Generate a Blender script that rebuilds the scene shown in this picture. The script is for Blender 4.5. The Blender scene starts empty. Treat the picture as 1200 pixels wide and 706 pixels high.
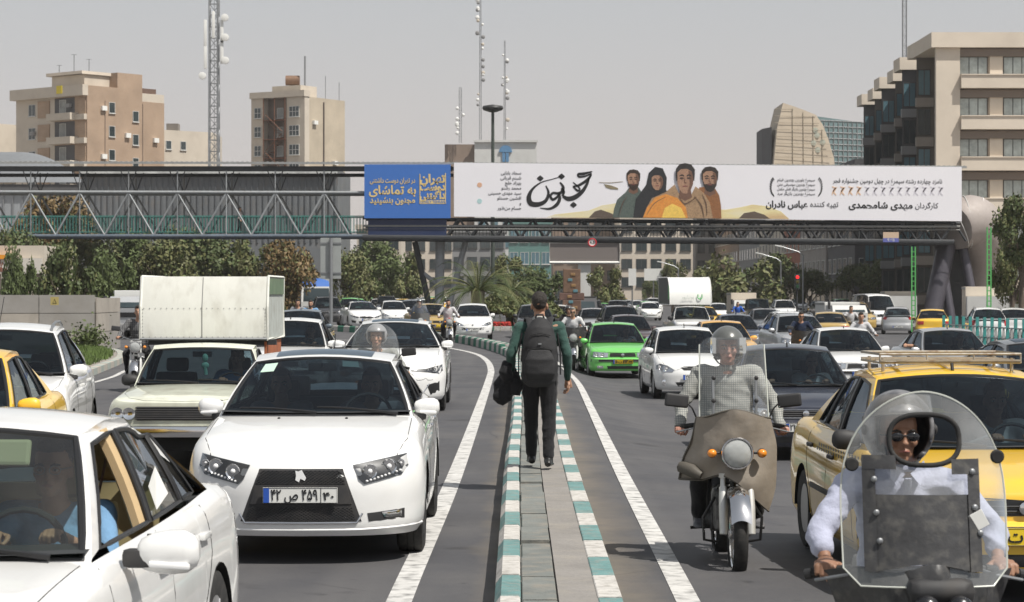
import bpy, bmesh, math, random
from math import sin, cos, pi, radians, sqrt, atan2, hypot
from mathutils import Vector, Matrix, Euler
from mathutils.geometry import tessellate_polygon
from mathutils.bvhtree import BVHTree
SC = bpy.context.scene
COL = SC.collection
# ---------------- camera ----------------
F, HOR, CAMH = 2750.0, 343.4, 1.9
cam = bpy.data.cameras.new('camera'); camo = bpy.data.objects.new('camera', cam); COL.objects.link(camo)
camo.location = (0, 0, CAMH); camo.rotation_euler = (radians(90), 0, 0)
cam.sensor_width = 36; cam.lens = F/1200*36; cam.shift_y = -(353-HOR)/1200
cam.clip_start = .1; cam.clip_end = 6000
cam.dof.use_dof = True; cam.dof.focus_distance = 22; cam.dof.aperture_fstop = 11
SC.camera = camo
# ---------------- world ----------------
W = bpy.data.worlds.new("World"); SC.world = W; W.use_nodes = True
SUNDIR = Vector((.80, -.60, 1.65)).normalized()      # towards the sun
elev = math.asin(SUNDIR.z); azim = atan2(SUNDIR.x, SUNDIR.y)
nt = W.node_tree; nt.nodes.clear()
def wn(t, **k):
    n = nt.nodes.new(t)
    for a, b in k.items(): setattr(n, a, b)
    return n
sky = wn('ShaderNodeTexSky', sky_type='NISHITA', sun_disc=False, sun_elevation=elev, sun_rotation=azim, air_density=1.0, dust_density=4.0, ozone_density=1.0, altitude=1200)
hsv = wn('ShaderNodeHueSaturation'); hsv.inputs['Saturation'].default_value = .35
# dusty city air: a warm grey veil that is thickest at the horizon
tc = wn('ShaderNodeTexCoord'); sp = wn('ShaderNodeSeparateXYZ'); nt.links.new(tc.outputs['Generated'], sp.inputs[0])
mr = wn('ShaderNodeMapRange'); mr.inputs['From Min'].default_value = 0; mr.inputs['From Max'].default_value = .55
mr.inputs['To Min'].default_value = .97; mr.inputs['To Max'].default_value = .25
nt.links.new(sp.outputs['Z'], mr.inputs['Value'])
vr = wn('ShaderNodeValToRGB')
e = vr.color_ramp.elements; e[0].position = 0; e[0].color = (7.1, 6.35, 5.95, 1); e[1].position = .16; e[1].color = (5.3, 5.65, 5.9, 1)
k = e.new(.065); k.color = (6.3, 5.95, 5.8, 1)
nt.links.new(sp.outputs['Z'], vr.inputs['Fac'])
mx = wn('ShaderNodeMix', data_type='RGBA'); bgn = wn('ShaderNodeBackground'); out = wn('ShaderNodeOutputWorld')
nt.links.new(sky.outputs[0], hsv.inputs['Color']); nt.links.new(hsv.outputs[0], mx.inputs[6]); nt.links.new(vr.outputs[0], mx.inputs[7])
nt.links.new(mr.outputs[0], mx.inputs[0]); nt.links.new(mx.outputs[2], bgn.inputs[0]); bgn.inputs[1].default_value = .1
nt.links.new(bgn.outputs[0], out.inputs[0])
sun = bpy.data.lights.new('sun', 'SUN'); sun.energy = 5.0; sun.angle = radians(.5); sun.color = (1, .955, .88)
suno = bpy.data.objects.new('sun', sun); COL.objects.link(suno); suno.rotation_euler = SUNDIR.to_track_quat('Z', 'Y').to_euler()
SC.view_settings.view_transform = 'Standard'; SC.view_settings.look = 'None'; SC.view_settings.exposure = .0; SC.view_settings.gamma = 1
SC.view_settings.use_curve_mapping = False
SC.cycles.max_bounces = 8; SC.cycles.transparent_max_bounces = 24; SC.cycles.glossy_bounces = 3; SC.cycles.diffuse_bounces = 3
SC.cycles.caustics_reflective = False; SC.cycles.caustics_refractive = False

def sstep(a, b, x):
    t = max(0, min(1, (x-a)/(b-a))); return t*t*(3-2*t)
def lerp(a, b, t): return a+(b-a)*t
def interp(tab, x):
    if x <= tab[0][0]: return tab[0][1]
    for (a, fa_), (b, fb_) in zip(tab, tab[1:]):
        if x <= b: return lerp(fa_, fb_, (x-a)/(b-a) if b > a else 0)
    return tab[-1][1]
def interps(tab, x):            # smooth (monotone-ish cubic) interpolation of a table
    n = len(tab)
    if x <= tab[0][0]: return tab[0][1]
    if x >= tab[-1][0]: return tab[-1][1]
    for i in range(n-1):
        x0, y0 = tab[i]; x1, y1 = tab[i+1]
        if x <= x1:
            h = x1-x0; t = (x-x0)/h
            def sl(j):
                if j <= 0: return (tab[1][1]-tab[0][1])/(tab[1][0]-tab[0][0])
                if j >= n-1: return (tab[-1][1]-tab[-2][1])/(tab[-1][0]-tab[-2][0])
                a = (tab[j][1]-tab[j-1][1])/(tab[j][0]-tab[j-1][0]); b = (tab[j+1][1]-tab[j][1])/(tab[j+1][0]-tab[j][0])
                return 0 if a*b <= 0 else 2*a*b/(a+b)
            m0, m1 = sl(i), sl(i+1)
            return (2*t**3-3*t*t+1)*y0+(t**3-2*t*t+t)*h*m0+(-2*t**3+3*t*t)*y1+(t**3-t*t)*h*m1
def gz(x, y):                   # height of the roads: the right carriageway lies a little lower
    return -.3*sstep(.7, 2.6, x)*sstep(8, 45, y)
def P(px, py, d):               # photograph pixel at distance d -> point
    return Vector(((px-600)/F*d, d, CAMH-(py-HOR)/F*d))
def X(px, d): return (px-600)/F*d
def Z(py, d): return CAMH-(py-HOR)/F*d
# ---------------- materials ----------------
MATS = {}
def mat(name, col, rough=.5, metal=0, coat=0, var=.0, vscale=3, bump=0, bscale=30, spec=.5, coatr=.05, sheen=0, emit=None, stretch=None, dirt=0, dirtcol=(.25, .2, .15), alpha=1):
    """procedural Principled material: base colour varied by noise, fine bump, patches of dirt"""
    if name in MATS: return MATS[name]
    m = bpy.data.materials.new(name); m.use_nodes = True; MATS[name] = m
    nt = m.node_tree; b = nt.nodes['Principled BSDF']; L = nt.links.new
    c = (*col, 1) if len(col) == 3 else col
    b.inputs['Base Color'].default_value = c; b.inputs['Roughness'].default_value = rough; b.inputs['Metallic'].default_value = metal
    b.inputs['Specular IOR Level'].default_value = spec
    if coat: b.inputs['Coat Weight'].default_value = coat; b.inputs['Coat Roughness'].default_value = coatr
    if sheen: b.inputs['Sheen Weight'].default_value = sheen
    if alpha < 1: b.inputs['Alpha'].default_value = alpha
    if emit: b.inputs['Emission Color'].default_value = (*emit[:3], 1); b.inputs['Emission Strength'].default_value = emit[3]
    tc = nt.nodes.new('ShaderNodeTexCoord'); src = None
    if stretch:
        mp_ = nt.nodes.new('ShaderNodeMapping'); mp_.inputs['Scale'].default_value = stretch; L(tc.outputs['Object'], mp_.inputs['Vector']); osrc = mp_.outputs[0]
    else: osrc = tc.outputs['Object']
    if var or dirt:
        n = nt.nodes.new('ShaderNodeTexNoise'); n.inputs['Scale'].default_value = vscale; n.inputs['Detail'].default_value = 6; n.inputs['Roughness'].default_value = .65
        L(osrc, n.inputs['Vector'])
        mr = nt.nodes.new('ShaderNodeMapRange'); mr.inputs['From Min'].default_value = .3; mr.inputs['From Max'].default_value = .7
        mr.inputs['To Min'].default_value = 1-var; mr.inputs['To Max'].default_value = 1+var; L(n.outputs['Fac'], mr.inputs['Value'])
        h = nt.nodes.new('ShaderNodeHueSaturation'); h.inputs['Color'].default_value = c; L(mr.outputs[0], h.inputs['Value']); src = h.outputs[0]
        if dirt:
            n2 = nt.nodes.new('ShaderNodeTexNoise'); n2.inputs['Scale'].default_value = vscale*2.7; n2.inputs['Detail'].default_value = 8
            L(osrc, n2.inputs['Vector'])
            r2 = nt.nodes.new('ShaderNodeMapRange'); r2.inputs['From Min'].default_value = .48; r2.inputs['From Max'].default_value = .75
            r2.inputs['To Min'].default_value = 0; r2.inputs['To Max'].default_value = dirt; L(n2.outputs['Fac'], r2.inputs['Value'])
            mx = nt.nodes.new('ShaderNodeMix'); mx.data_type = 'RGBA'; L(r2.outputs[0], mx.inputs[0]); L(src, mx.inputs[6]); mx.inputs[7].default_value = (*dirtcol, 1)
            src = mx.outputs[2]
            rr = nt.nodes.new('ShaderNodeMapRange'); rr.inputs['To Min'].default_value = rough; rr.inputs['To Max'].default_value = min(1, rough+.25); L(n2.outputs['Fac'], rr.inputs['Value']); L(rr.outputs[0], b.inputs['Roughness'])
        L(src, b.inputs['Base Color'])
    if bump:
        n = nt.nodes.new('ShaderNodeTexNoise'); n.inputs['Scale'].default_value = bscale; n.inputs['Detail'].default_value = 5
        L(tc.outputs['Object'], n.inputs['Vector'])
        bp = nt.nodes.new('ShaderNodeBump'); bp.inputs['Strength'].default_value = bump; bp.inputs['Distance'].default_value = .02
        L(n.outputs['Fac'], bp.inputs['Height']); L(bp.outputs[0], b.inputs['Normal'])
    return m
def glassmat(name, tint=(.55, .62, .6), refl=1.0, rough=.02, dust=.05, base=.04, filmcol=(.5, .46, .4)):
    """thin sheet of glass: tinted see-through, Fresnel reflection, a pale film for dust and painted lens brightness"""
    if name in MATS: return MATS[name]
    m = bpy.data.materials.new(name); m.use_nodes = True; MATS[name] = m
    nt = m.node_tree; nt.nodes.clear(); L = nt.links.new; N = nt.nodes.new
    o = N('ShaderNodeOutputMaterial'); t = N('ShaderNodeBsdfTransparent'); t.inputs[0].default_value = (*tint, 1)
    g = N('ShaderNodeBsdfGlossy'); g.inputs['Roughness'].default_value = rough; g.inputs['Color'].default_value = (.80, .89, 1, 1)
    lw = N('ShaderNodeFresnel'); lw.inputs['IOR'].default_value = 1.5
    mm = N('ShaderNodeMath'); mm.operation = 'MULTIPLY_ADD'; mm.inputs[1].default_value = refl; mm.inputs[2].default_value = base*.2; mm.use_clamp = True; L(lw.outputs[0], mm.inputs[0])
    mx = N('ShaderNodeMixShader'); L(mm.outputs[0], mx.inputs[0]); L(t.outputs[0], mx.inputs[1]); L(g.outputs[0], mx.inputs[2])
    d = N('ShaderNodeBsdfDiffuse'); d.inputs[0].default_value = (*filmcol, 1)
    tc = N('ShaderNodeTexCoord'); n = N('ShaderNodeTexNoise'); n.inputs['Scale'].default_value = 4; n.inputs['Detail'].default_value = 7; L(tc.outputs['Object'], n.inputs['Vector'])
    mr = N('ShaderNodeMapRange'); mr.inputs['From Min'].default_value = .3; mr.inputs['From Max'].default_value = .75; mr.inputs['To Min'].default_value = dust*.4; mr.inputs['To Max'].default_value = dust*1.6; L(n.outputs['Fac'], mr.inputs['Value'])
    m2 = N('ShaderNodeMixShader'); L(mr.outputs[0], m2.inputs[0]); L(mx.outputs[0], m2.inputs[1]); L(d.outputs[0], m2.inputs[2]); L(m2.outputs[0], o.inputs[0])
    return m
def paint(name, col, metal=.0, rough=.32, dirt=.12):
    return mat('paint_'+name, col, rough=rough, metal=metal, coat=1, coatr=.04, var=.03, vscale=1.5, dirt=dirt, dirtcol=(.3, .26, .2))
M_WHITE = paint('white', (.80, .80, .79)); M_IVORY = paint('ivory', (.70, .72, .60), rough=.45, dirt=.5)
M_YEL = paint('taxi_yellow', (.85, .52, .03)); M_OCHRE = paint('taxi_ochre', (.45, .30, .08)); M_GREEN = paint('lime_green', (.16, .58, .12))
M_NAVY = paint('dark_blue', (.025, .03, .05), metal=.3); M_SILVER = paint('silver', (.5, .51, .52), metal=.6, rough=.35); M_BLACKP = paint('black', (.02, .02, .022))
M_MAROON = paint('dark_brown', (.10, .07, .07), metal=.4); M_GREYP = paint('grey', (.2, .21, .22), metal=.5)
M_GLASS = glassmat('car_glass', (.36, .44, .47), .8, .01, .003, base=0); M_GLASS2 = glassmat('tinted_glass', (.17, .22, .25), .9, .01, .004, base=0)
M_CLEAR = glassmat('clear_plastic', (.93, .94, .93), 1.1, .05, .10, filmcol=(.7, .7, .68)); M_LENS = glassmat('headlight_lens', (.95, .95, .95), 1.6, .02, .05)
M_RUB = mat('rubber', (.022, .022, .022), .75, var=.2, vscale=8, dirt=.35, dirtcol=(.12, .11, .1)); M_SEAL = mat('black_seal', (.015, .015, .016), .4)
M_PLAS = mat('black_plastic', (.03, .03, .032), .5, var=.15, dirt=.2, dirtcol=(.14, .12, .1)); M_DARK = mat('underbody', (.012, .012, .012), .9)
M_CHROME = mat('chrome', (.75, .75, .76), .12, 1); M_ALLOY = mat('alloy', (.42, .42, .43), .35, .8, var=.1, dirt=.2); M_STEEL = mat('grey_steel', (.30, .31, .32), .45, .6, var=.1)
M_HUBCAP = mat('hubcap', (.33, .33, .34), .4, .3); M_REFL = mat('reflector', (.85, .86, .88), .12, 1); M_LED = mat('white_led', (.9, .9, .9), .2)
M_AMBER = mat('amber_lens', (.85, .28, .02), .2, coat=1); M_RED = mat('red_lens', (.45, .015, .015), .2, coat=1)
M_SEAT = mat('grey_seat', (.07, .07, .075), .9, var=.2, vscale=10); M_TAN = mat('tan_trim', (.55, .40, .22), .7, var=.06); M_DASH = mat('dashboard', (.028, .03, .032), .7)
M_PLW = mat('plate_white', (.78, .78, .75), .35, var=.04); M_PLY = mat('plate_yellow', (.85, .60, .03), .35); M_PLB = mat('plate_blue', (.03, .10, .45), .35)
M_INK = mat('black_ink', (.012, .012, .014), .5)
# ---------------- mesh helpers ----------------
class MB:
    def __init__(s): s.v = []; s.f = []; s.m = []; s.mi = 0
    def add(s, vs, fs, mi=None):
        o = len(s.v); s.v += [tuple(v) for v in vs]; s.f += [tuple(i+o for i in f) for f in fs]
        s.m += [s.mi if mi is None else mi]*len(fs); return o
    def box(s, c, size, rot=None, mi=None, taper=1):
        hx, hy, hz = size[0]/2, size[1]/2, size[2]/2; vs = []
        for z in (-1, 1):
            t = taper if z > 0 else 1
            for x, y in ((-1, -1), (1, -1), (1, 1), (-1, 1)): vs.append(Vector((x*hx*t, y*hy*t, z*hz)))
        if rot is not None:
            R = rot if isinstance(rot, Matrix) else Euler(rot).to_matrix(); vs = [R @ v for v in vs]
        c = Vector(c); s.add([v+c for v in vs], [(3, 2, 1, 0), (4, 5, 6, 7), (0, 1, 5, 4), (1, 2, 6, 5), (2, 3, 7, 6), (3, 0, 4, 7)], mi)
        return s
    def rbox(s, c, size, r=.02, rot=None, mi=None, seg=2):       # rounded box
        bm = bmesh.new(); bmesh.ops.create_cube(bm, size=1); bmesh.ops.scale(bm, vec=size, verts=bm.verts)
        bmesh.ops.bevel(bm, geom=bm.edges[:], offset=min(r, min(size)*.49), segments=seg, affect='EDGES', profile=.6)
        R = Matrix.Identity(3) if rot is None else (rot if isinstance(rot, Matrix) else Euler(rot).to_matrix())
        bm.verts.index_update(); s.add([R @ v.co+Vector(c) for v in bm.verts], [[v.index for v in f.verts] for f in bm.faces], mi); bm.free(); return s
    def tube(s, pts, r, n=8, mi=None, cap=True, closed=False):
        pts = [Vector(p) for p in pts]; k = len(pts); rs = r if isinstance(r, list) else [r]*k
        vs = []; up = None
        for i, p in enumerate(pts):
            if closed: t = pts[(i+1) % k]-pts[i-1]
            else: t = (pts[min(i+1, k-1)]-pts[max(i-1, 0)])
            if t.length < 1e-9: t = Vector((0, 0, 1))
            t.normalize()
            if up is None: up = Vector((0, 0, 1)) if abs(t.z) < .9 else Vector((0, 1, 0))
            a = t.cross(up)
            if a.length < 1e-6: a = t.orthogonal()
            a.normalize(); b = a.cross(t).normalized(); up = b
            rr = rs[i]; ra, rb = rr if isinstance(rr, (tuple, list)) else (rr, rr)
            for j in range(n): vs.append(p+a*cos(2*pi*j/n)*ra+b*sin(2*pi*j/n)*rb)
        fs = []
        for i in range(k if closed else k-1):
            for j in range(n):
                a0 = i*n+j; a1 = i*n+(j+1) % n; b0 = ((i+1) % k)*n+j; b1 = ((i+1) % k)*n+(j+1) % n; fs.append((a0, a1, b1, b0))
        if cap and not closed: fs.append(tuple(range(n-1, -1, -1))); fs.append(tuple((k-1)*n+j for j in range(n)))
        s.add(vs, fs, mi); return s
    def cyl(s, a, b, r, n=12, mi=None, r2=None): return s.tube([a, b], [r, r if r2 is None else r2], n, mi)
    def lathe(s, prof, c=(0, 0, 0), axis='Z', n=24, mi=None, cap=True):     # prof: (radius, height)
        vs = []; fs = []; k = len(prof)
        for (r, h) in prof:
            for j in range(n):
                a = 2*pi*j/n; p = (r*cos(a), r*sin(a), h)
                if axis == 'X': p = (h, r*cos(a), r*sin(a))
                if axis == 'Y': p = (r*sin(a), h, r*cos(a))
                vs.append((p[0]+c[0], p[1]+c[1], p[2]+c[2]))
        for i in range(k-1):
            for j in range(n): fs.append((i*n+j, i*n+(j+1) % n, (i+1)*n+(j+1) % n, (i+1)*n+j))
        if cap and prof[0][0] > 1e-5: fs.append(tuple(range(n-1, -1, -1)))
        if cap and prof[-1][0] > 1e-5: fs.append(tuple((k-1)*n+j for j in range(n)))
        s.add(vs, fs, mi); return s
    def grid(s, fn, nu, nv, mi=None, thick=0, wrap=False):
        vs = [fn(i/nu, j/nv) for j in range(nv+1) for i in range(nu+1)]
        fs = [(j*(nu+1)+i, j*(nu+1)+i+1, (j+1)*(nu+1)+i+1, (j+1)*(nu+1)+i) for j in range(nv) for i in range(nu)]
        s.add(vs, fs, mi); return s
    def ell(s, c, r, n=12, m=8, rot=None, mi=None):
        vs = []; R = Matrix.Identity(3) if rot is None else (rot if isinstance(rot, Matrix) else Euler(rot).to_matrix()); c = Vector(c)
        for i in range(m+1):
            t = pi*i/m
            for j in range(n):
                a = 2*pi*j/n; vs.append(c+R @ Vector((r[0]*sin(t)*cos(a), r[1]*sin(t)*sin(a), r[2]*cos(t))))
        fs = [(i*n+j, i*n+(j+1) % n, (i+1)*n+(j+1) % n, (i+1)*n+j) for i in range(m) for j in range(n)]
        fs = [f[::-1] for f in fs]; s.add(vs, fs, mi); return s
    def extr(s, poly, fn, t, mi=None, holes=()):   # 2-D polygon (with holes) extruded; fn(a, b, depth) -> point
        loops = [poly]+list(holes); flat = [p for l in loops for p in l]
        tris = tessellate_polygon([[Vector((p[0], p[1], 0)) for p in l] for l in loops])
        n = len(flat); vs = [fn(p[0], p[1], 0) for p in flat]+[fn(p[0], p[1], t) for p in flat]; fs = []
        for tr in tris: fs.append(tr); fs.append(tuple(i+n for i in tr[::-1]))
        o = 0
        for l in loops:
            k = len(l)
            for i in range(k): j = (i+1) % k; fs.append((o+i, o+j, o+j+n, o+i+n))
            o += k
        s.add(vs, fs, mi); return s
    def obj(s, name, mats, parent=None, smooth=None, weld=1e-5, fixn=True, loc=None):
        me = bpy.data.meshes.new(name); me.from_pydata(s.v, [], s.f)
        if not isinstance(mats, (list, tuple)): mats = [mats]
        for m in mats: me.materials.append(m)
        if len(mats) > 1: me.polygons.foreach_set('material_index', s.m)
        if fixn or weld:
            bm = bmesh.new(); bm.from_mesh(me)
            if weld: bmesh.ops.remove_doubles(bm, verts=bm.verts, dist=weld)
            if fixn: bmesh.ops.recalc_face_normals(bm, faces=bm.faces)
            bm.to_mesh(me); bm.free()
        if smooth:
            me.polygons.foreach_set('use_smooth', [True]*len(me.polygons)); me.set_sharp_from_angle(angle=radians(smooth))
        me.update()
        return link(name, me, parent, loc)
def link(name, data, parent=None, loc=None):
    o = bpy.data.objects.new(name, data); COL.objects.link(o)
    if parent is not None: o.parent = parent
    if loc is not None: o.location = loc
    return o
def empty(name, label=None, cat=None, loc=(0, 0, 0), rz=0, group=None):
    o = bpy.data.objects.new(name, None); COL.objects.link(o); o.location = loc; o.rotation_euler = (0, 0, rz); o.empty_display_size = .1
    if label: o['label'] = label; o['category'] = cat
    if group: o['group'] = group
    return o
def tag(o, label, cat, group=None):
    o['label'] = label; o['category'] = cat
    if group: o['group'] = group
    return o
def struct(o): o['kind'] = 'structure'; return o
def stuff(o): o['kind'] = 'stuff'; return o
KIDS = {}
def dup(root, loc, rz, label, group=None, cat=None, paintmat=None, skip=()):
    r = root.copy(); COL.objects.link(r); r.location = loc; r.rotation_euler = (0, 0, rz); r['label'] = label
    if cat: r['category'] = cat
    if group: r['group'] = group
    def rec(src, dst):
        for ch in src.children:
            nm = ch.name.split('.')[0]
            if nm in skip: continue
            c = ch.copy(); COL.objects.link(c); c.parent = dst
            c.matrix_parent_inverse = ch.matrix_parent_inverse
            if paintmat and ch.get('painted'): c.material_slots[0].link = 'OBJECT'; c.material_slots[0].material = paintmat
            rec(ch, c)
    rec(root, r); return r
TS = bpy.data.scenes.new('tmp')     # scratch scene: modifiers and lettering are evaluated here, away from the big scene
def evalmesh(o, name=None):
    """apply an object's modifiers"""
    TS.collection.objects.link(o); TS.view_layers[0].update(); dg = TS.view_layers[0].depsgraph; me = bpy.data.meshes.new_from_object(o.evaluated_get(dg)); TS.collection.objects.unlink(o)
    old = o.data; o.modifiers.clear(); o.data = me; me.name = name or old.name; bpy.data.meshes.remove(old); return me
# ---------------- lettering ----------------
FORMS = {'ا': 'FE8D FE8E', 'آ': 'FE81 FE82', 'ب': 'FE8F FE90 FE91 FE92', 'پ': 'FB56 FB57 FB58 FB59', 'ت': 'FE95 FE96 FE97 FE98', 'ج': 'FE9D FE9E FE9F FEA0',
 'چ': 'FB7A FB7B FB7C FB7D', 'ح': 'FEA1 FEA2 FEA3 FEA4', 'خ': 'FEA5 FEA6 FEA7 FEA8', 'د': 'FEA9 FEAA', 'ذ': 'FEAB FEAC', 'ر': 'FEAD FEAE', 'ز': 'FEAF FEB0',
 'س': 'FEB1 FEB2 FEB3 FEB4', 'ش': 'FEB5 FEB6 FEB7 FEB8', 'ص': 'FEB9 FEBA FEBB FEBC', 'ض': 'FEBD FEBE FEBF FEC0', 'ع': 'FEC9 FECA FECB FECC', 'ف': 'FED1 FED2 FED3 FED4',
 'ق': 'FED5 FED6 FED7 FED8', 'ک': 'FB8E FB8F FB90 FB91', 'گ': 'FB92 FB93 FB94 FB95', 'ل': 'FEDD FEDE FEDF FEE0', 'م': 'FEE1 FEE2 FEE3 FEE4', 'ن': 'FEE5 FEE6 FEE7 FEE8',
 'و': 'FEED FEEE', 'ه': 'FEE9 FEEA FEEB FEEC', 'ی': 'FBFC FBFD FBFE FBFF', 'ژ': 'FB8A FB8B'}
FORMS = {k: [chr(int(x, 16)) for x in v.split()] for k, v in FORMS.items()}
def fa(t):
    out = []
    for i, ch in enumerate(t):
        if ch not in FORMS: out.append(ch); continue
        fm = FORMS[ch]; prev = t[i-1] if i else ' '; nxt = t[i+1] if i+1 < len(t) else ' '
        jp = prev in FORMS and len(FORMS[prev]) == 4; jn = nxt in FORMS and len(fm) == 4
        out.append(fm[3] if jp and jn else fm[1] if jp else fm[2] if jn else fm[0])
    r = ''.join(reversed(out))
    import re
    return re.sub(r'[۰-۹0-9]+', lambda m: m.group(0)[::-1], r)
TXT = {}
def text(name, s, size, mat_, parent, mw, align='CENTER', depth=.002, bold=0, width=None, shear=0):
    """s as mesh lettering; mw places its plane (local x along the line, y up, z out of the sign)"""
    key = (s, size, align, depth, bold, width, mat_.name, shear)
    if key not in TXT:
        c = bpy.data.curves.new(name, 'FONT'); c.body = s; c.size = size; c.align_x = align; c.align_y = 'CENTER'; c.extrude = depth; c.offset = bold; c.resolution_u = 3; c.shear = shear
        o = bpy.data.objects.new(name, c); TS.collection.objects.link(o); TS.view_layers[0].update(); dg = TS.view_layers[0].depsgraph
        me = bpy.data.meshes.new_from_object(o.evaluated_get(dg)); bpy.data.objects.remove(o)
        if width and me.vertices:
            xs = [v.co.x for v in me.vertices]; w = max(xs)-min(xs)
            if w > 1e-6:
                k = width/w
                cx = (max(xs)+min(xs))/2 if align == 'CENTER' else (max(xs) if align == 'RIGHT' else min(xs))
                tx = 0
                for v in me.vertices: v.co.x = (v.co.x-cx)*k+tx
        me.materials.clear(); me.materials.append(mat_); TXT[key] = me
    o = link(name, TXT[key], parent); o.matrix_local = mw; return o
def plane_mw(loc, yaw=0, tilt=0):      # lettering that faces -Y (towards the camera) turned by yaw
    return Matrix.Translation(loc) @ Euler((radians(90)+tilt, 0, yaw)).to_matrix().to_4x4()
# ---------------- cars ----------------
def paint2(m, inner=(.06, .06, .06)):
    """give a paint material a matt trim colour on its inner side"""
    nt = m.node_tree; b = nt.nodes['Principled BSDF']; o = nt.nodes['Material Output']
    d = nt.nodes.new('ShaderNodeBsdfDiffuse'); d.inputs[0].default_value = (*inner, 1); g = nt.nodes.new('ShaderNodeNewGeometry'); x = nt.nodes.new('ShaderNodeMixShader')
    nt.links.new(g.outputs['Backfacing'], x.inputs[0]); nt.links.new(b.outputs[0], x.inputs[1]); nt.links.new(d.outputs[0], x.inputs[2]); nt.links.new(x.outputs[0], o.inputs[0])
    return m
for _m in (M_WHITE, M_IVORY, M_YEL, M_OCHRE, M_GREEN, M_NAVY, M_SILVER, M_BLACKP, M_MAROON, M_GREYP): paint2(_m)
M_WHITE_TAN = paint2(paint('white_with_tan_trim', (.80, .80, .79)), (.42, .30, .16))
# front = -Y, X to the viewer's right when the car faces the camera; s = distance from the front end
BASE = dict(L=4.4, W=1.7, zc=.2, af=.5, ar=.5, nf=2.8, nr=2.8, wf=.82, wr=3.5, R=.30, tw=.19,
    zt=[(0, .66), (.15, .72), (.6, .80), (1.1, .87), (1.5, .90), (3.0, .93), (3.6, .95), (4.2, .96), (4.4, .93)],
    fp=[(.18, .09), (.25, .03), (.33, 0), (.50, 0), (.55, .035), (.66, .06), (.72, .10), (.8, .14)],
    rp=[(.18, .09), (.25, .03), (.33, 0), (.52, 0), (.57, .04), (.8, .06), (.93, .09), (1.0, .12)],
    sp=[(0, .06), (.12, .015), (.3, .005), (.5, 0), (.72, .012), (.88, .035), (.96, .065), (1, .105)],
    sA=1.25, bow=.17, sH=1.98, sRH=3.05, sRB=3.75, zr=[(0, 1.33), (.4, 1.37), (.7, 1.365), (1, 1.32)], xr=.55, crown=.045, hcrown=.035,
    sB=2.38, dr=(3.35, 3.0), q=0, rails=0, bulge=.015)
def build_car(sp):
    S = dict(BASE); S.update(sp); L, Wd = S['L'], S['W']; hw0 = Wd/2; rng = random.Random(5)
    def hw(s):
        if s < S['af']: return hw0*max(0, 1-((S['af']-s)/S['af'])**S['nf'])**(1/S['nf'])
        if s > L-S['ar']: return hw0*max(0, 1-((s-L+S['ar'])/S['ar'])**S['nr'])**(1/S['nr'])*.98
        return hw0*lerp(1, .98, sstep(L*.5, L-S['ar'], s))
    st = []                                             # stations (s, x, nx, ny)
    N = 11
    for i in range(N+1):
        a = pi/2*i/N*.985; s = S['af']*(1-cos(a)**(2/S['nf'])); st.append(s)
    Ra = S['R']+.045
    for c in (S['wf'], S['wr']):
        for k in range(-6, 7): st.append(c+Ra*sin(pi/2*k/6)*1.0)
        st += [c-Ra-.03, c+Ra+.03]
    st += [s0 for s0 in (S['wf']+Ra+.3, S['wf']+Ra+.6, 2.0, 2.3, 2.6, 2.9, S['wr']-Ra-.3) if S['wf']+Ra+.05 < s0 < S['wr']-Ra-.05]
    for i in range(N+1):
        a = pi/2*i/N*.985; st.append(L-S['ar']*(1-cos(a)**(2/S['nr'])))
    for e_ in (S['sA'], S['sRB']): st.append(e_)
    st = sorted(st); s2 = [st[0]]
    for s in st[1:]:
        if s-s2[-1] > .006: s2.append(s)
    if L-s2[-1] < .03: s2[-1] = L
    else: s2.append(L)
    st = s2
    zt = lambda s: interps(S['zt'], s)
    def zbot(s):
        z = S['zc']
        if s < S['af']: z += S.get('lipf', 0)
        for c in (S['wf'], S['wr']):
            d = abs(s-c)
            if d < Ra: z = max(z, S['R']+sqrt(Ra*Ra-d*d))
        return z
    lev = [0, .05, .11, .18, .26, .34, .42, .5, .58, .66, .74, .82, .89, .95, .985, 1]
    def pos(s, v):
        x = hw(s); e = .004; nx = 1.0; ny = 0.0
        if s < S['af'] or s > L-S['ar']:
            a, b = max(0, s-e), min(L, s+e); dx, ds = hw(b)-hw(a), b-a; l = hypot(dx, ds); nx, ny = ds/l, -dx/l
        if x < 1e-6: nx, ny = 0, (-1 if s < L/2 else 1)
        z0, z1 = zbot(s), zt(s); z = lerp(z0, z1, v); w = ny*ny
        t = (z-S['zc'])/(z1-S['zc'])
        off = w*interps(S['fp'] if s < L/2 else S['rp'], z)+(1-w)*interps(S['sp'], t)
        # ny: outward component along -s at the front
        px = max(0, x-nx*off); ps = s-ny*off if s > L/2 else s+(-ny)*off*-1
        ps = s + (off*abs(ny) if s < L/2 else -off*abs(ny))
        return Vector((px, ps-L/2, z))
    mb = MB(); nl = len(lev); M = 6
    rows = []
    for s in st:
        side = [pos(s, v) for v in lev]; top = side[-1]; cr = S['hcrown']*min(1, s/.6, (L-s)/.4+.0)
        tops = [Vector((top.x*(1-j/M), top.y, top.z+cr*(1-(1-j/M)**2)+S.get('rib', 0)*sstep(.35, .5, 1-j/M)*sstep(.75, .6, 1-j/M)*sstep(.1, .5, s))) for j in range(1, M+1)]
        rows.append((s, side, tops))
    # windscreen/roof geometry
    xb = lambda s: pos(s, 1).x
    def rq(s): return max(0, min(1, (s-S['sH'])/(S['sRH']-S['sH'])))
    zrf = lambda s: interps(S['zr'], rq(s)); xrf = lambda s: S['xr']-.03*(abs(rq(s)-.4)/.6)**2
    def sidep(s, z):
        z0 = zt(s); z1 = zrf(s); t = (z-z0)/(z1-z0); x = lerp(xb(min(max(s, S['sA']), S['sRB'])), xrf(s), t)+S['bulge']*4*t*(1-t); return Vector((x, s-L/2, z))
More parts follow.
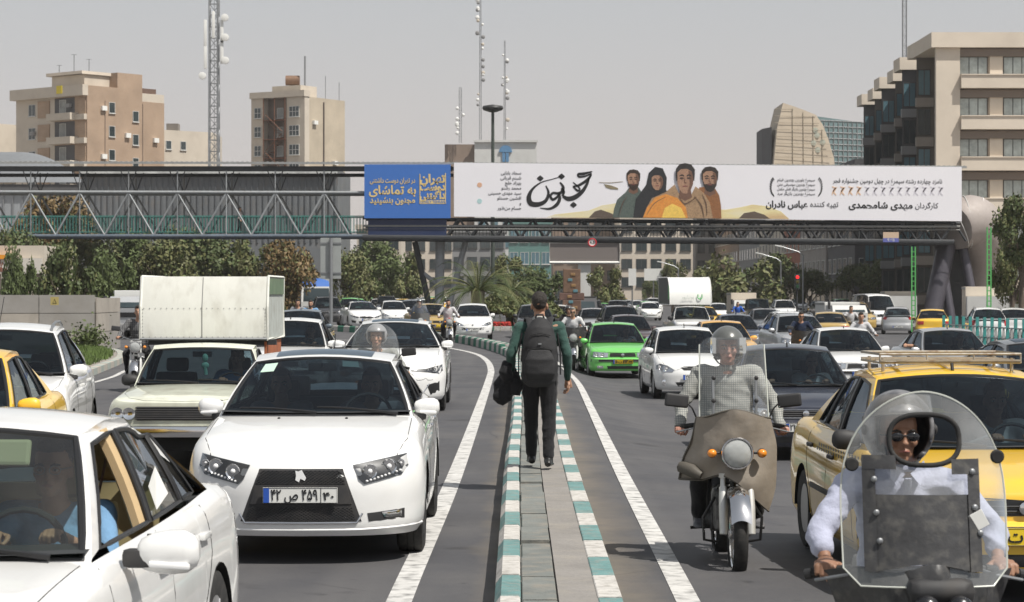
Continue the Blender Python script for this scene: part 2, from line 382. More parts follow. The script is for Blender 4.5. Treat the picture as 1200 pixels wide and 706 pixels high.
    sA, sH, sRH, sRB = S['sA'], S['sH'], S['sRH'], S['sRB']
    tb = [0, .025, .2, .4, .6, .8, .955, 1]; kb = [-1, -.955, -.75, -.5, -.25, 0, .25, .5, .75, .955, 1]
    def edge(sa, sh, t, bulge):                       # pillar edge
        s = lerp(sa, sh, t); z = lerp(zt(sa), zrf(sh), t)+bulge*4*t*(1-t); return sidep(s, z)
    def wsc(k, t): 
        E = edge(sA, sH, t, .012); b = lerp(S['bow'], .05, t); return Vector((k*E.x, E.y-b*(1-k*k), E.z+(S['crown']*t+S['hcrown']*.5*(1-t))*(1-k*k)))
    rc = S.get('rbow', .10)
    def rsc(k, t):
        E = edge(sRB, sRH, t, .012); b = lerp(rc, .04, t); return Vector((k*E.x, E.y+b*(1-k*k), E.z+(S['crown']*t+S['hcrown']*.5*(1-t))*(1-k*k)))
    qs = [0, .08, .2, .35, .5, .65, .8, .92, 1]
    def roof(k, q):
        s = lerp(sH, sRH, q); y = s-L/2-.05*(1-k*k)*(1-q)+.04*(1-k*k)*q; return Vector((k*xrf(s), y, zrf(s)+S['crown']*(1-k*k)))
    BMv = MB(); seals = MB(); ws = MB(); rw = MB()
    def cells(fn, dest, glass, lo=1, hi=None):
        for i in range(len(kb)-1):
            for j in range(len(tb)-1):
                g = 0 < i < len(kb)-2 and 0 < j < len(tb)-2
                q = [fn(kb[i], tb[j]), fn(kb[i+1], tb[j]), fn(kb[i+1], tb[j+1]), fn(kb[i], tb[j+1])]
                (glass if g else dest).add(q, [(0, 1, 2, 3)])
    cells(wsc, BMv, ws); cells(rsc, BMv, rw)
    for i in range(len(kb)-1):
        for j in range(len(qs)-1): BMv.add([roof(kb[i], qs[j]), roof(kb[i+1], qs[j]), roof(kb[i+1], qs[j+1]), roof(kb[i], qs[j+1])], [(0, 1, 2, 3)])
    # side panels with window openings
    zl = lambda s: zt(s)+.03
    zh = lambda s: zrf(s)-.05
    ap = S.get('apw', .075)
    def sf(z): t = (z-zt(sA))/(zrf(sH)-zt(sA)); return lerp(sA, sH, t)+ap*1.5
    def sr(z): t = (z-zt(S['dr'][0]))/(zrf(S['dr'][1])-zt(S['dr'][0])); return lerp(S['dr'][0], S['dr'][1], t)
    def solve(fn, top):                                # s where the line meets the top / bottom edge
        s = fn(1.1)
        for _ in range(12): s = fn(zh(s) if top else zl(s))
        return s
    f0, f1, r0, r1 = solve(sf, 0), solve(sf, 1), solve(sr, 0), solve(sr, 1)
    cuts = [(S['sB']-.04, S['sB']+.04)]
    if S['q']: cuts.append((S['q']-.02, S['q']+.02))
    segs = []; a = None
    bounds = [('f', None)]+[c for c in cuts]+[('r', None)]
    wins = []
    for i in range(len(cuts)+1):
        bl = (f0, f1) if i == 0 else (cuts[i-1][1],)*2; br = (r0, r1) if i == len(cuts) else (cuts[i][0],)*2
        bl = list(bl); br = list(br); n = 5; poly = []
        if br[1]-bl[1] < .05: br[1] = bl[1]+.05
        for k in range(n+1): s = lerp(bl[0], br[0], k/n); poly.append((s, zl(s)))
        for k in range(1, 4): t = k/4; s = lerp(br[0], br[1], t); poly.append((s, lerp(zl(br[0]), zh(br[1]), t)))
        for k in range(n+1): s = lerp(br[1], bl[1], k/n); poly.append((s, zh(s)))
        for k in range(1, 4): t = k/4; s = lerp(bl[1], bl[0], t); poly.append((s, lerp(zh(bl[1]), zl(bl[0]), t)))
        wins.append(poly)
    outer = []
    for t in tb: e_ = edge(sA, sH, t, .012); outer.append((e_.y+L/2, e_.z))
    for q in qs[1:]: s = lerp(sH, sRH, q); outer.append((s, zrf(s)))
    for t in tb[::-1][1:]: e_ = edge(sRB, sRH, t, .012); outer.append((e_.y+L/2, e_.z))
    bel = [s for s in st if sA+.01 < s < sRB-.01]
    for s in bel[::-1]: outer.append((s, zt(s)))
    flat = outer+[p for w in wins for p in w]
    tr = tessellate_polygon([[Vector((p[0], p[1], 0)) for p in l] for l in [outer]+wins])
    for sg in (1, -1):
        vs = []
        for p in flat: v = sidep(*p); vs.append(Vector((v.x*sg, v.y, v.z)))
        BMv.add(vs, [tuple(t_) for t_ in tr])
    bodyf = MB(); bodyf.v = list(BMv.v); bodyf.f = list(BMv.f); bodyf.m = list(BMv.m)
    for sg in (1, -1):
        vs = []; W_ = nl+M
        for s, sd, tp in rows: vs += [Vector((v.x*sg, v.y, v.z)) for v in sd+tp]
        fs = []
        for i in range(len(rows)-1):
            sm = (rows[i][0]+rows[i+1][0])/2
            for j in range(W_-1):
                if j >= nl-1 and sA+.002 < sm < sRB-.002: continue
                fs.append((i*W_+j, (i+1)*W_+j, (i+1)*W_+j+1, i*W_+j+1))
        bodyf.add(vs, fs)
    root = empty(S['name'], 'car', 'car')
    pm = S.get('paint', M_WHITE)
    def mk(mb_, name, m_, par=root, sm=35, painted=False, weld=1e-5):
        o = mb_.obj(name, m_, par, smooth=sm, weld=weld)
        if painted: o['painted'] = 1
        return o
    body = bodyf.obj('body', pm, root, smooth=None, weld=4e-4, fixn=True); body['painted'] = 1
    me = body.data
    bm = bmesh.new(); bm.from_mesh(me); bm.normal_update()
    c = max((f for f in bm.faces), key=lambda f: f.calc_center_median().z)
    # pillar and roof edges rounded
    ed = [e_ for e_ in bm.edges if len(e_.link_faces) == 2 and e_.calc_face_angle(0) > radians(32) and min(v.co.z for v in e_.verts) > .8]
    if S.get('bev', 1):
        try: bmesh.ops.bevel(bm, geom=ed, offset=.018, segments=2, affect='EDGES', clamp_overlap=True)
        except Exception: pass
    bm.normal_update(); flip = []
    for f in bm.faces:          # outward = away from the long axis of the car
        q = f.calc_center_median(); ref = Vector((0, max(-L/2+1, min(L/2-1, q.y)), .6))
        if f.normal.dot(q-ref) < 0: flip.append(f)
    bmesh.ops.reverse_faces(bm, faces=flip)
    bm.to_mesh(me); bm.free(); me.polygons.foreach_set('use_smooth', [True]*len(me.polygons)); me.set_sharp_from_angle(angle=radians(38))
    # conforming surface for details
    full = MB(); full.v = list(bodyf.v); full.f = list(bodyf.f)
    full.add(ws.v, ws.f); full.add(rw.v, rw.f)
    bv = BVHTree.FromPolygons([Vector(v) for v in full.v], full.f)
    DR = {'F': Vector((0, 1, 0)), 'B': Vector((0, -1, 0)), 'L': Vector((1, 0, 0)), 'R': Vector((-1, 0, 0)), 'T': Vector((0, 0, -1))}
    def hit(d, a, b, off=0):
        D = DR[d]
        for k in range(40):
            f = 1-k*.02
            if d in 'FB': o = Vector((a*f, 0, b))-D*6
            elif d in 'LR': o = Vector((0, a, b))-D*6
            else: o = Vector((a*f, b, 6))
            h = bv.ray_cast(o, D)
            if h[0] is not None: return h[0]-D*off
        return Vector((a, -L/2, b))-D*off
    def dens(p, mx_=.07):
        o = []
        for i in range(len(p)):
            a, b = p[i], p[(i+1) % len(p)]; l = hypot(b[0]-a[0], b[1]-a[1]); n = max(1, int(l/mx_))
            for k in range(n): o.append((lerp(a[0], b[0], k/n), lerp(a[1], b[1], k/n)))
        return o
    def decal(name, poly, d, m_, off=.004, sym=False, par=root, skirt=.03, sm=40, painted=False):
        res = []
        for sg in ((1, -1) if sym else (1,)):
            mb_ = MB(); p = dens([(x*sg, z) for x, z in poly]); n = len(p); cx = sum(q[0] for q in p)/n; cz = sum(q[1] for q in p)/n; vs = []
            for f in (1, .97, .7, .35): vs += [hit(d, cx+(a-cx)*f, cz+(b-cz)*f, off if f < 1 else off-skirt) for a, b in p]
            vs.append(hit(d, cx, cz, off)); fs = []
            for r in range(3):
                for i in range(n): j = (i+1) % n; fs.append((r*n+i, r*n+j, (r+1)*n+j, (r+1)*n+i))
            for i in range(n): fs.append((3*n+i, 3*n+(i+1) % n, 4*n))
            mb_.add(vs, fs); res.append(mk(mb_, name, m_, par, sm, painted))
        return res
    def line(name, pts, d, r, m_, off=0, sym=False, par=root, closed=False, mbx=None):
        res = []
        for sg in ((1, -1) if sym else (1,)):
            pp = dens(pts, .06) if closed else []
            if not closed:
                for i in range(len(pts)-1):
                    a, b = pts[i], pts[i+1]; n = max(1, int(hypot(b[0]-a[0], b[1]-a[1])/.07))
                    for k in range(n): pp.append((lerp(a[0], b[0], k/n), lerp(a[1], b[1], k/n)))
                pp.append(pts[-1])
            dd = d if sg == 1 or d not in 'LR' else ('R' if d == 'L' else 'L')
            q = [hit(dd, (x*sg if d in 'FBT' else x), z, off) for x, z in pp]
            mb_ = mbx or MB(); mb_.tube(q, r, 6, closed=closed)
            if mbx is None: res.append(mk(mb_, name, m_, par))
        return res
    # glass
    g = S.get('glass', M_GLASS)
    wo = mk(ws, 'windshield', g); ro = mk(rw, 'rear_window', S.get('rglass', g))
    sl = MB()
    ring = [wsc(kb[i], tb[1]) for i in range(1, len(kb)-1)]+[wsc(kb[-2], t) for t in tb[2:-1]]+[wsc(kb[i], tb[-2]) for i in range(len(kb)-3, 0, -1)]+[wsc(kb[1], t) for t in tb[-3:1:-1]]
    sl.tube(ring, (.016, .010), 6, closed=True)
    ring = [rsc(kb[i], tb[1]) for i in range(1, len(kb)-1)]+[rsc(kb[-2], t) for t in tb[2:-1]]+[rsc(kb[i], tb[-2]) for i in range(len(kb)-3, 0, -1)]+[rsc(kb[1], t) for t in tb[-3:1:-1]]
    sl2 = MB(); sl2.tube(ring, (.016, .010), 6, closed=True)
    mk(sl, 'windshield_seal', M_SEAL); mk(sl2, 'rear_window_seal', M_SEAL)
    for sg in (1, -1):
        for wi, w in enumerate(wins):
            if (wi, sg) in S.get('open', ()): 
                fr = MB()
            else:
                gl = MB(); vs = [sidep(*p) for p in w]; vs = [Vector(((v.x-.006)*sg, v.y, v.z)) for v in vs]; n = len(vs)
                gl.add(vs+[sum(vs, Vector())/n], [(i, (i+1) % n, n) for i in range(n)]); mk(gl, 'side_window', S.get('sglass', g), sm=60)
            fr = MB(); fr.tube([Vector((sidep(*p).x*sg, sidep(*p).y, p[1])) for p in w], .011, 5, closed=True); mk(fr, 'window_seal', M_SEAL)
        for ci, c_ in enumerate(cuts):
            pl = MB(); hwid = .036 if ci == 0 else .016
            a = [(c_[0]+.0, zl), (c_[1], zl)]; vs = []
            for z_ in (0, .33, .66, 1):
                for s_ in (c_[0]-.004, c_[1]+.004):
                    v = sidep(s_, lerp(zl(s_)-.005, zh(s_)+.005, z_)); vs.append(Vector(((v.x+.006)*sg, v.y, v.z)))
            pl.add(vs, [(0, 1, 3, 2), (2, 3, 5, 4), (4, 5, 7, 6)]); mk(pl, 'door_pillar', M_SEAL)
    # wheels
    yw = (S['wf']-L/2, S['wr']-L/2); R, tw = S['R'], S['tw']
    def wheel(x, y, sg):
        w = link('wheel', None, root, (x, y, R)); w.empty_display_size = .1
        key = (S['name'], sg); 
        if key not in KIDS:
            t = MB(); h = tw/2; rr = S.get('rim', .62)*R
            t.lathe([(rr, -h*.8), (R*.86, -h), (R*.97, -h*.86), (R, -h*.6), (R, -h*.3), (R-.008, -h*.28), (R-.008, -h*.2), (R, -h*.18), (R, h*.18), (R-.008, h*.2), (R-.008, h*.28), (R, h*.3), (R, h*.6), (R*.97, h*.86), (R*.86, h), (rr, h*.8)], axis='X', n=32)
            r = MB(); o_ = h*.62*sg
            r.lathe([(rr, h*.82*sg), (rr*.94, h*.7*sg), (rr*.9, o_*.4), (rr*.9, 0)], axis='X', n=28)
            if S.get('wheeltype', 'cap') == 'cap':
                r.lathe([(rr*.95, o_*1.15), (rr*.6, o_*1.25), (rr*.3, o_*1.1), (0, o_*1.15)], axis='X', n=28)
                r2 = MB()
                for k in range(12):
                    a = 2*pi*k/12; r2.box((o_*1.24, cos(a)*rr*.75, sin(a)*rr*.75), (.008, rr*.08, rr*.2), rot=(a+pi/2, 0, 0))
            else:
                r2 = MB()
                for k in range(5):
                    for dd in (-.16, .16):
                        a = 2*pi*k/5+dd; r.tube([(o_*.9, cos(a-dd*.6)*rr*.1, sin(a-dd*.6)*rr*.1), (o_*1.25, cos(a)*rr*.55, sin(a)*rr*.55), (o_*1.15, cos(a)*rr*.95, sin(a)*rr*.95)], [.022, .016, .02], 6)
                r.lathe([(rr*.2, o_*.9), (rr*.16, o_*1.25), (0, o_*1.25)], axis='X', n=12)
                r2.lathe([(rr*.9, -.02*sg), (0, -.02*sg)], axis='X', n=20)
            tm = t.obj('tyre', M_RUB, None, 40).data; rm = r.obj('rim', M_HUBCAP if S.get('wheeltype', 'cap') == 'cap' else M_ALLOY, None, 40).data; bm_ = r2.obj('rim_slot', M_DARK, None).data
            for nm in (tm, rm, bm_):
                for o in [o for o in bpy.data.objects if o.data is nm]: bpy.data.objects.remove(o)
            KIDS[key] = (tm, rm, bm_)
        tm, rm, bm_ = KIDS[key]; link('tyre', tm, w); link('rim', rm, w); link('rim_slot', bm_, w)
    for y in yw:
        for sg in (1, -1): wheel(sg*(hw0-tw/2-.02), y, sg)
    # underbody and wheel wells
    ub = MB(); ub.box((0, 0, S['zc']+.13), (Wd-2*tw-.14, L-.5, .2)); 
    ub.box((0, (yw[0]+yw[1])/2, S['zc']+.11), (Wd-.14, yw[1]-yw[0]-2*Ra-.02, .2))
    for y in yw:
        for sg in (1, -1):
            x0, x1 = sg*(hw0-.012), sg*(hw0-tw-.09); n = 12; vs = []; r_ = Ra-.002
            for k in range(n+1):
                a = pi*k/n; 
                for x in (x0, x1): vs.append((x, y-r_*cos(a), R+r_*sin(a)))
            fs = [(2*k, 2*k+1, 2*k+3, 2*k+2) for k in range(n)]; o = len(vs); vs.append((x1, y, R)); fs += [(2*k+1, 2*k+3, o) for k in range(n)]
            ub.add(vs, fs)
    ub.obj('underbody', M_DARK, root, fixn=False)
    # interior
    im = S.get('seatmat', M_SEAT); zb0 = zt(2.0)
    it = MB(); wi_ = hw0-.12; it.add([(-wi_, sA-.0-L/2, .35), (wi_, sA-L/2, .35), (wi_, sRB-L/2, .35), (-wi_, sRB-L/2, .35)], [(0, 1, 2, 3)])
    for sg in (1, -1): it.add([(sg*wi_, sA-L/2, .35), (sg*wi_, sRB-L/2, .35), (sg*(wi_+.02), sRB-L/2, zt(sRB)-.02), (sg*(wi_+.02), sA-L/2, zt(sA)-.02)], [(0, 1, 2, 3)])
    it.obj('cabin_lining', S.get('lining', M_DASH), root)
    d_ = MB(); ys = sA-L/2; zz = zt(sA)
    d_.grid(lambda u, v: Vector(((u*2-1)*(xb(sA)-.02), ys-S['bow']*(1-(u*2-1)**2)-.02+v*.42, zz+S['hcrown']+.004+.012*sin(v*pi)-.25*max(0, v-.75)**1.2)), 10, 6)
    d_.grid(lambda u, v: Vector(((u*2-1)*(xb(sA)-.02), ys+.38, zz-v*.5)), 2, 2)
    mk(d_, 'dashboard', M_DASH)
    pd = MB(); pd.box((0, sRB-L/2-.12, zt(sRB)-.04), (xb(sRB)*2-.06, .5, .03)); mk(pd, 'parcel_shelf', M_DASH)
    sy = S.get('seaty', S['sB']-.12)-L/2
    def seat(x, y, w, n):
        s_ = link(n, None, root, (x, y, 0)); a = MB(); a.rbox((0, -.18, .47), (w, .5, .16), .05); a.rbox((0, .14, .76), (w, .13, .56), .05, rot=(-.25, 0, 0)); mk(a, 'cushion', im, s_)
        for hx in ((0,) if w < .8 else (-.35, .35)): h = MB(); h.rbox((hx, .27, 1.12), (.26, .09, .17), .04, rot=(-.2, 0, 0)); mk(h, 'headrest', im, s_)
    if S.get('seats', 1):
        seat(-.36, sy, .48, 'seat'); seat(.36, sy, .48, 'seat')
        if sRB-S['sB'] > .8: seat(0, sy+.86, 1.2, 'rear_seat')
        sw = MB(); c0 = Vector((.36, sy-.50, zz-.02)); t_ = radians(-25)
        sw.tube([c0+Euler((t_, 0, 0)).to_matrix() @ Vector((cos(a)*.185, 0, sin(a)*.185)) for a in [2*pi*k/20 for k in range(20)]], .014, 6, closed=True)
        sw.box(c0+Vector((0, 0, -.01)), (.34, .02, .04), (t_, 0, 0)); sw.cyl(c0, c0+Vector((0, -.3, -.12)), .03, 8)
        mk(sw, 'steering_wheel', M_DASH)
        rm_ = MB(); p_ = wsc(0, .86); rm_.rbox((0, p_.y+.06, p_.z-.035), (.22, .02, .065), .01); rm_.cyl((0, p_.y+.04, p_.z), (0, p_.y+.05, p_.z-.03), .008); mk(rm_, 'rear_view_mirror', M_DASH)
    # wipers
    for x0, x1, tq in S.get('wipers', ((.62, .02, .16), (.02, -.58, .16))):
        wp = MB(); pts = []
        for k in range(6):
            u = k/5; kk = lerp(x0, x1, u)/max(.1, xb(sA)); pts.append(wsc(kk, lerp(.02, tq, sin(u*pi/2)*.6))+Vector((0, -.03, .012)))
        wp.tube(pts, [.014, .012, .009, .009, .008, .006], 5); mk(wp, 'wiper', M_SEAL)
    # door gaps
    gp = MB()
    for sg in (1, -1):
        dd = 'R' if sg > 0 else 'L'
        def L_(pts):
            q = []
            for i in range(len(pts)-1):
                a, b = pts[i], pts[i+1]
                for k in range(5): q.append(hit(dd, lerp(a[0], b[0], k/5)-L/2, lerp(a[1], b[1], k/5), -.001))
            q.append(hit(dd, pts[-1][0]-L/2, pts[-1][1], -.001)); gp.tube(q, .0035, 4)
        z0 = S['zc']+.07; sD = S.get('sD', S['wf']+Ra+.15); sE = min(S['wr']-.12, S['sB']+.95)
        if S.get('doors', 1):
            L_([(sD, z0), (sD, .55), (sD-.02, zt(sD)-.02)]); L_([(sD, z0), (S['sB'], z0)]); L_([(S['sB'], z0), (S['sB'], zt(S['sB'])-.01)])
            if S['doors'] if 'doors' in S else 1:
                L_([(S['sB'], z0), (S['wr']-Ra-.1, z0)]); L_([(S['wr']-Ra-.1, z0), (S['wr']-Ra-.02, .5), (sE, .72), (sE+.02, zt(sE)-.02)])
            for s_ in (S['sB']-.18, sE-.18):
                h_ = MB(); p_ = hit(dd, s_-L/2, zt(s_)-.13); h_.rbox((p_.x+sg*.015, p_.y, p_.z), (.03, .17, .032), .01); mk(h_, 'door_handle', S.get('handlemat', pm), painted=S.get('handlemat') is None)
    def TL(pts, off=-.001, r=.0035):
        for sg in (1, -1):
            q = []
            for i in range(len(pts)-1):
                a, b = pts[i], pts[i+1]
                for k in range(6): q.append(hit('T', lerp(a[0], b[0], k/6)*sg, lerp(a[1], b[1], k/6)-L/2, off))
            gp.tube(q+[hit('T', pts[-1][0]*sg, pts[-1][1]-L/2, off)], r, 4)
    he = S.get('hoodx', hw0-.13); TL([(he-.10, .16), (he, .5), (he+.0, sA-.08)]); 
    if S.get('hoodfront', 1): TL([(0, S.get('hf', .06)), (he*.6, S.get('hf', .06)+.015), (he-.10, .16)])
    mk(gp, 'panel_gap', M_DARK)
    # mirrors
    for sg in (1, -1):
        m_ = link('side_mirror', None, root, (sg*(xb(sA+.25)-.03+S.get('mx', 0)), sA+.28-L/2, zt(sA)+.0))
        a = MB(); a.tube([(sg*(.03+dx_), .012-.02*dx_, .052+.06*dx_+S.get('mz', 0)) for dx_ in (0, .012, .05, .10, .15, .178, .19)], [(.030, .032), (.042, .050), (.052, .064), (.055, .070), (.052, .067), (.038, .050), (.016, .026)] if sg < 0 or 1 else 0, 18); mo = mk(a, 'mirror_shell', S.get('mirror', pm), m_, painted=S.get('mirror') is None)
        b = MB(); b.rbox((sg*.05, 0, -.01), (.14, .06, .06), .02); b.box((sg*.12, .060, .06+S.get('mz', 0)), (.15, .01, .1)); mk(b, 'mirror_arm', M_PLAS, m_)
        m_.scale = (S.get('ms', 1),)*3
        if S.get('turnlamp'): c = MB(); c.rbox((sg*.135, -.04, .022+S.get('mz', 0)), (.13, .02, .02), .008, rot=(0, sg*.06, 0)); mk(c, 'turn_lamp', M_LED, m_)
        if S.get('rails'):
            r_ = MB(); q_ = [roof(sg*.93, q)+Vector((0, 0, .05 if 0 < i < 5 else .0)) for i, q in enumerate((.03, .1, .3, .6, .85, .93))]; r_.tube(q_, .016, 6); mk(r_, 'roof_rail', M_STEEL)
    return dict(root=root, S=S, hit=hit, decal=decal, line=line, mk=mk, wsc=wsc, rsc=rsc, roof=roof, zt=zt, L=L, W=Wd, xb=xb, sidep=sidep)
def plate(C, y, x, z, digits, yellow=False, scale=1, back=False, name='license_plate'):
    root = C['root'] if isinstance(C, dict) else C
    p = link(name, None, root, (x, y, z)); b = MB(); b.rbox((0, 0, 0), (.52*scale, .012, .11*scale), .004); sg = 1
    b.obj('plate_board', M_PLY if yellow else M_PLW, p)
    e_ = MB(); e_.box((-.235*scale, -.008, 0), (.04*scale, .006, .1*scale)); e_.obj('plate_band', M_PLB, p)
    f = MB(); f.tube([(-.257*scale, -.007, -.052*scale), (.257*scale, -.007, -.052*scale), (.257*scale, -.007, .052*scale), (-.257*scale, -.007, .052*scale)], .002, 4, closed=True)
    f.box((.145*scale, -.0075, 0), (.004, .003, .1*scale)); f.obj('plate_border', M_INK, p)
    text('plate_number', digits[0], .105*scale, M_INK, p, plane_mw((-.04*scale, -.0085, .0)), bold=.0015, width=.325*scale)
    text('plate_region', digits[1], .075*scale, M_INK, p, plane_mw((.198*scale, -.0085, -.008*scale)), bold=.001, width=.075*scale)
    if back: p.rotation_euler = (0, 0, pi)
    return p
def pdigits(a, l, b, c): return (a+' '+fa(l)+' '+b, c)
# ---------------- car kinds ----------------
def headlight(C, poly, bulbs, sym=True, housing=M_SEAL, lens=M_LENS, leds=None, off=.012):
    for sg in (1, -1):
        h = link('headlight', None, C['root']); pl = [(x*sg, z) for x, z in poly]
        C['decal']('lamp_housing', pl, 'F', housing, off=.004, par=h)
        for (x, z, r, kind) in bulbs:
            p = C['hit']('F', x*sg, z, .004); b = MB()
            b.lathe([(r, -.012), (r*.98, -.02), (r*.7, -.008), (r*.35, -.004), (0, -.004)], (p.x, p.y-.004, p.z), 'Y', 18)
            C['mk'](b, 'reflector', kind, h)
            k = MB(); k.ell((p.x, p.y-.014, p.z), (r*.36, r*.3, r*.36), 10, 6); C['mk'](k, 'bulb', M_LED, h)
        if leds:
            d = MB()
            for (x, z) in leds: p = C['hit']('F', x*sg, z, .008); d.ell(p, (.011, .008, .009), 8, 5)
            C['mk'](d, 'led_strip', M_LED, h)
        C['decal']('lens', pl, 'F', lens, off=off, par=h, skirt=.015)
def mesh_grille(C, poly, pitch=.03, name='grille', bar=.004, slats=None, m=M_SEAL, frame=None):
    g = link(name, None, C['root']); C['decal']('grille_back', poly, 'F', m, off=.003, par=g)
    xs = [p[0] for p in poly]; zs = [p[1] for p in poly]; mb = MB()
    def inside(x, z):
        c = False; n = len(poly)
        for i in range(n):
            x1, z1 = poly[i]; x2, z2 = poly[(i+1) % n]
            if (z1 > z) != (z2 > z) and x < (x2-x1)*(z-z1)/(z2-z1)+x1: c = not c
        return c
    if slats:
        z = min(zs)+slats
        while z < max(zs)-slats*.4:
            run = [x for x in [lerp(min(xs), max(xs), k/24) for k in range(25)] if inside(x, z)]
            if len(run) > 1: mb.tube([C['hit']('F', x, z, .012) for x in run], (bar*.7, bar*1.6), 4)
            z += slats
    else:
        for sg in (1, -1):
            t = min(xs)-(max(zs)-min(zs))*1.8
            while t < max(xs)+(max(zs)-min(zs))*1.8:
                run = []
                for k in range(15):
                    z = lerp(min(zs), max(zs), k/14); x = t+sg*(z-min(zs))*1.6
                    if inside(x, z): run.append(C['hit']('F', x, z, .008))
                if len(run) > 1: mb.tube(run, bar, 3)
                t += pitch
    o = C['mk'](mb, 'grille_mesh', M_STEEL if slats and m is not M_SEAL else M_PLAS, g); o['kind'] = 'stuff'
    if frame: C['line']('grille_frame', poly, 'F', .006, frame, off=.006, closed=True, par=g)
    return g
def make_dena():
    C = build_car(dict(name='sedan_car', L=4.55, W=1.71, sp=[(0, .06), (.12, .015), (.3, .005), (.5, 0), (.72, .012), (.88, .04), (.96, .08), (1, .125)], nf=2.5, af=.62, sA=1.30, sH=2.02, sRH=3.15, sRB=3.95, bow=.2, R=.315, wf=.92, wr=3.6, tw=.2, xr=.545,
        zt=[(0, .70), (.15, .775), (.5, .86), (1.0, .935), (1.4, .975), (2.2, .985), (3.2, 1.0), (3.9, 1.03), (4.4, 1.02), (4.55, .99)],
        zr=[(0, 1.365), (.4, 1.405), (.7, 1.395), (1, 1.34)], dr=(3.62, 3.2), q=3.22, rbow=.12,
        fp=[(.18, .07), (.22, .02), (.28, 0), (.5, 0), (.6, .015), (.68, .05), (.76, .12), (.8, .2)], wheeltype='alloy', turnlamp=1, handlemat=M_CHROME, hoodfront=0))
    R, hit, decal, line, mk, L = C['root'], C['hit'], C['decal'], C['line'], C['mk'], C['L']
    # black trapezoid centre with two meshes
    decal('grille_surround', [(-.30, .675), (.30, .675), (.435, .30), (-.435, .30)], 'F', M_PLAS, off=.005)
    mesh_grille(C, [(-.275, .665), (.275, .665), (.32, .565), (-.32, .565)], .03)
    mesh_grille(C, [(-.36, .415), (.36, .415), (.385, .31), (-.385, .31)], .03, 'lower_grille')
    decal('front_bar', [(-.33, .56), (.33, .56), (.365, .425), (-.365, .425)], 'F', M_PLAS, off=.012)
    line('grille_trim', [(-.43, .36), (-.39, .295), (.39, .295), (.43, .36)], 'F', .007, M_CHROME, off=.006)
    headlight(C, [(.355, .695), (.51, .725), (.73, .765), (.745, .68), (.70, .62), (.44, .56), (.40, .595)], [(.48, .65, .052, M_REFL), (.61, .68, .055, M_REFL), (.69, .70, .028, M_REFL)],
        leds=[(.46+.025*k, .583+.0075*k) for k in range(10)])
    for sg in (1, -1):
        f = link('fog_light', None, R); C['decal']('fog_bezel', [(sg*.46, .36), (sg*.72, .385), (sg*.72, .315), (sg*.47, .30)], 'F', M_PLAS, off=.004, par=f)
        C['decal']('fog_lens', [(sg*.56, .365), (sg*.70, .375), (sg*.70, .33), (sg*.58, .325)], 'F', M_REFL, off=.009, par=f)
    line('bumper_lip', [(-.84, .26), (-.4, .245), (.4, .245), (.84, .26)], 'F', .014, C['S'].get('paint', M_WHITE), off=-.004)
    # horse head badge
    b = MB(); pts = [(-.035, -.03), (-.01, -.045), (.0, -.02), (.03, -.035), (.04, -.015), (.02, .02), (.01, .04), (-.015, .03), (-.035, .035), (-.03, .0)]
    p0 = hit('F', 0, .625, .02); b.extr(pts, lambda a, c, d: (a, p0.y-d, p0.z+c), .006); mk(b, 'badge', M_LED)
    # sunroof, antenna, washer jets
    b = MB(); b.grid(lambda u, v: C['roof']((u-.5)*1.4, .06+v*.3)+Vector((0, 0, .004)), 8, 4); mk(b, 'sunroof', M_GLASS2)
    b = MB(); b.cyl(C['roof'](0, .95), C['roof'](0, .95)+Vector((0, .12, .16)), .004, 5); mk(b, 'antenna', M_SEAL)
    for x in (-.25, .25): b = MB(); q = hit('T', x, 1.02-L/2, .004); b.ell(q, (.012, .014, .008), 8, 5); mk(b, 'washer_jet', M_SEAL)
    for sg in (1, -1): decal('tail_light', [(sg*.5, .92), (sg*.82, .92), (sg*.84, .75), (sg*.55, .78)], 'B', M_RED)
    return C
# ---------------- people ----------------
from mathutils import noise as mnoise
def V(*a): return Vector(a)
def remesh(mb, vox, sm=3, wrinkle=0, wf=14, seed=0, dec=0):
    me = bpy.data.meshes.new('tmp'); me.from_pydata(mb.v, [], mb.f); o = bpy.data.objects.new('tmp', me); TS.collection.objects.link(o)
    m = o.modifiers.new('r', 'REMESH'); m.mode = 'VOXEL'; m.voxel_size = vox
    if sm: s = o.modifiers.new('s', 'SMOOTH'); s.iterations = sm; s.factor = .5
    if dec: d = o.modifiers.new('d', 'DECIMATE'); d.ratio = dec
    TS.view_layers[0].update(); dg = TS.view_layers[0].depsgraph; r = bpy.data.meshes.new_from_object(o.evaluated_get(dg))
    bpy.data.objects.remove(o); bpy.data.meshes.remove(me)
    vs = [v.co.copy() for v in r.vertices]
    if wrinkle:
        for i, v in enumerate(r.vertices):
            p = v.co; n = mnoise.noise(Vector((p.x*wf*.5+seed, p.y*wf*.5, p.z*wf*.95+p.x*3))); n2 = mnoise.noise(Vector((p.x*wf*2.3, p.y*wf*2.3+seed, p.z*wf*3.6)))
            vs[i] += v.normal*wrinkle*((.55-abs(n)*2.6)+.22*n2)
    out = MB(); out.v = [tuple(v) for v in vs]; out.f = [tuple(p.vertices) for p in r.polygons]; out.m = [0]*len(out.f); bpy.data.meshes.remove(r); return out
def limb(mb, a, b, ra, rb, n=12):
    a, b = V(*a), V(*b); d = (b-a)
    mb.tube([a, a+d*.3, a+d*.7, b], [ra, lerp(ra, rb, .25)*1.02, lerp(ra, rb, .75), rb], n)
    mb.ell(a, (ra,)*3, n, 8); mb.ell(b, (rb,)*3, n, 8)
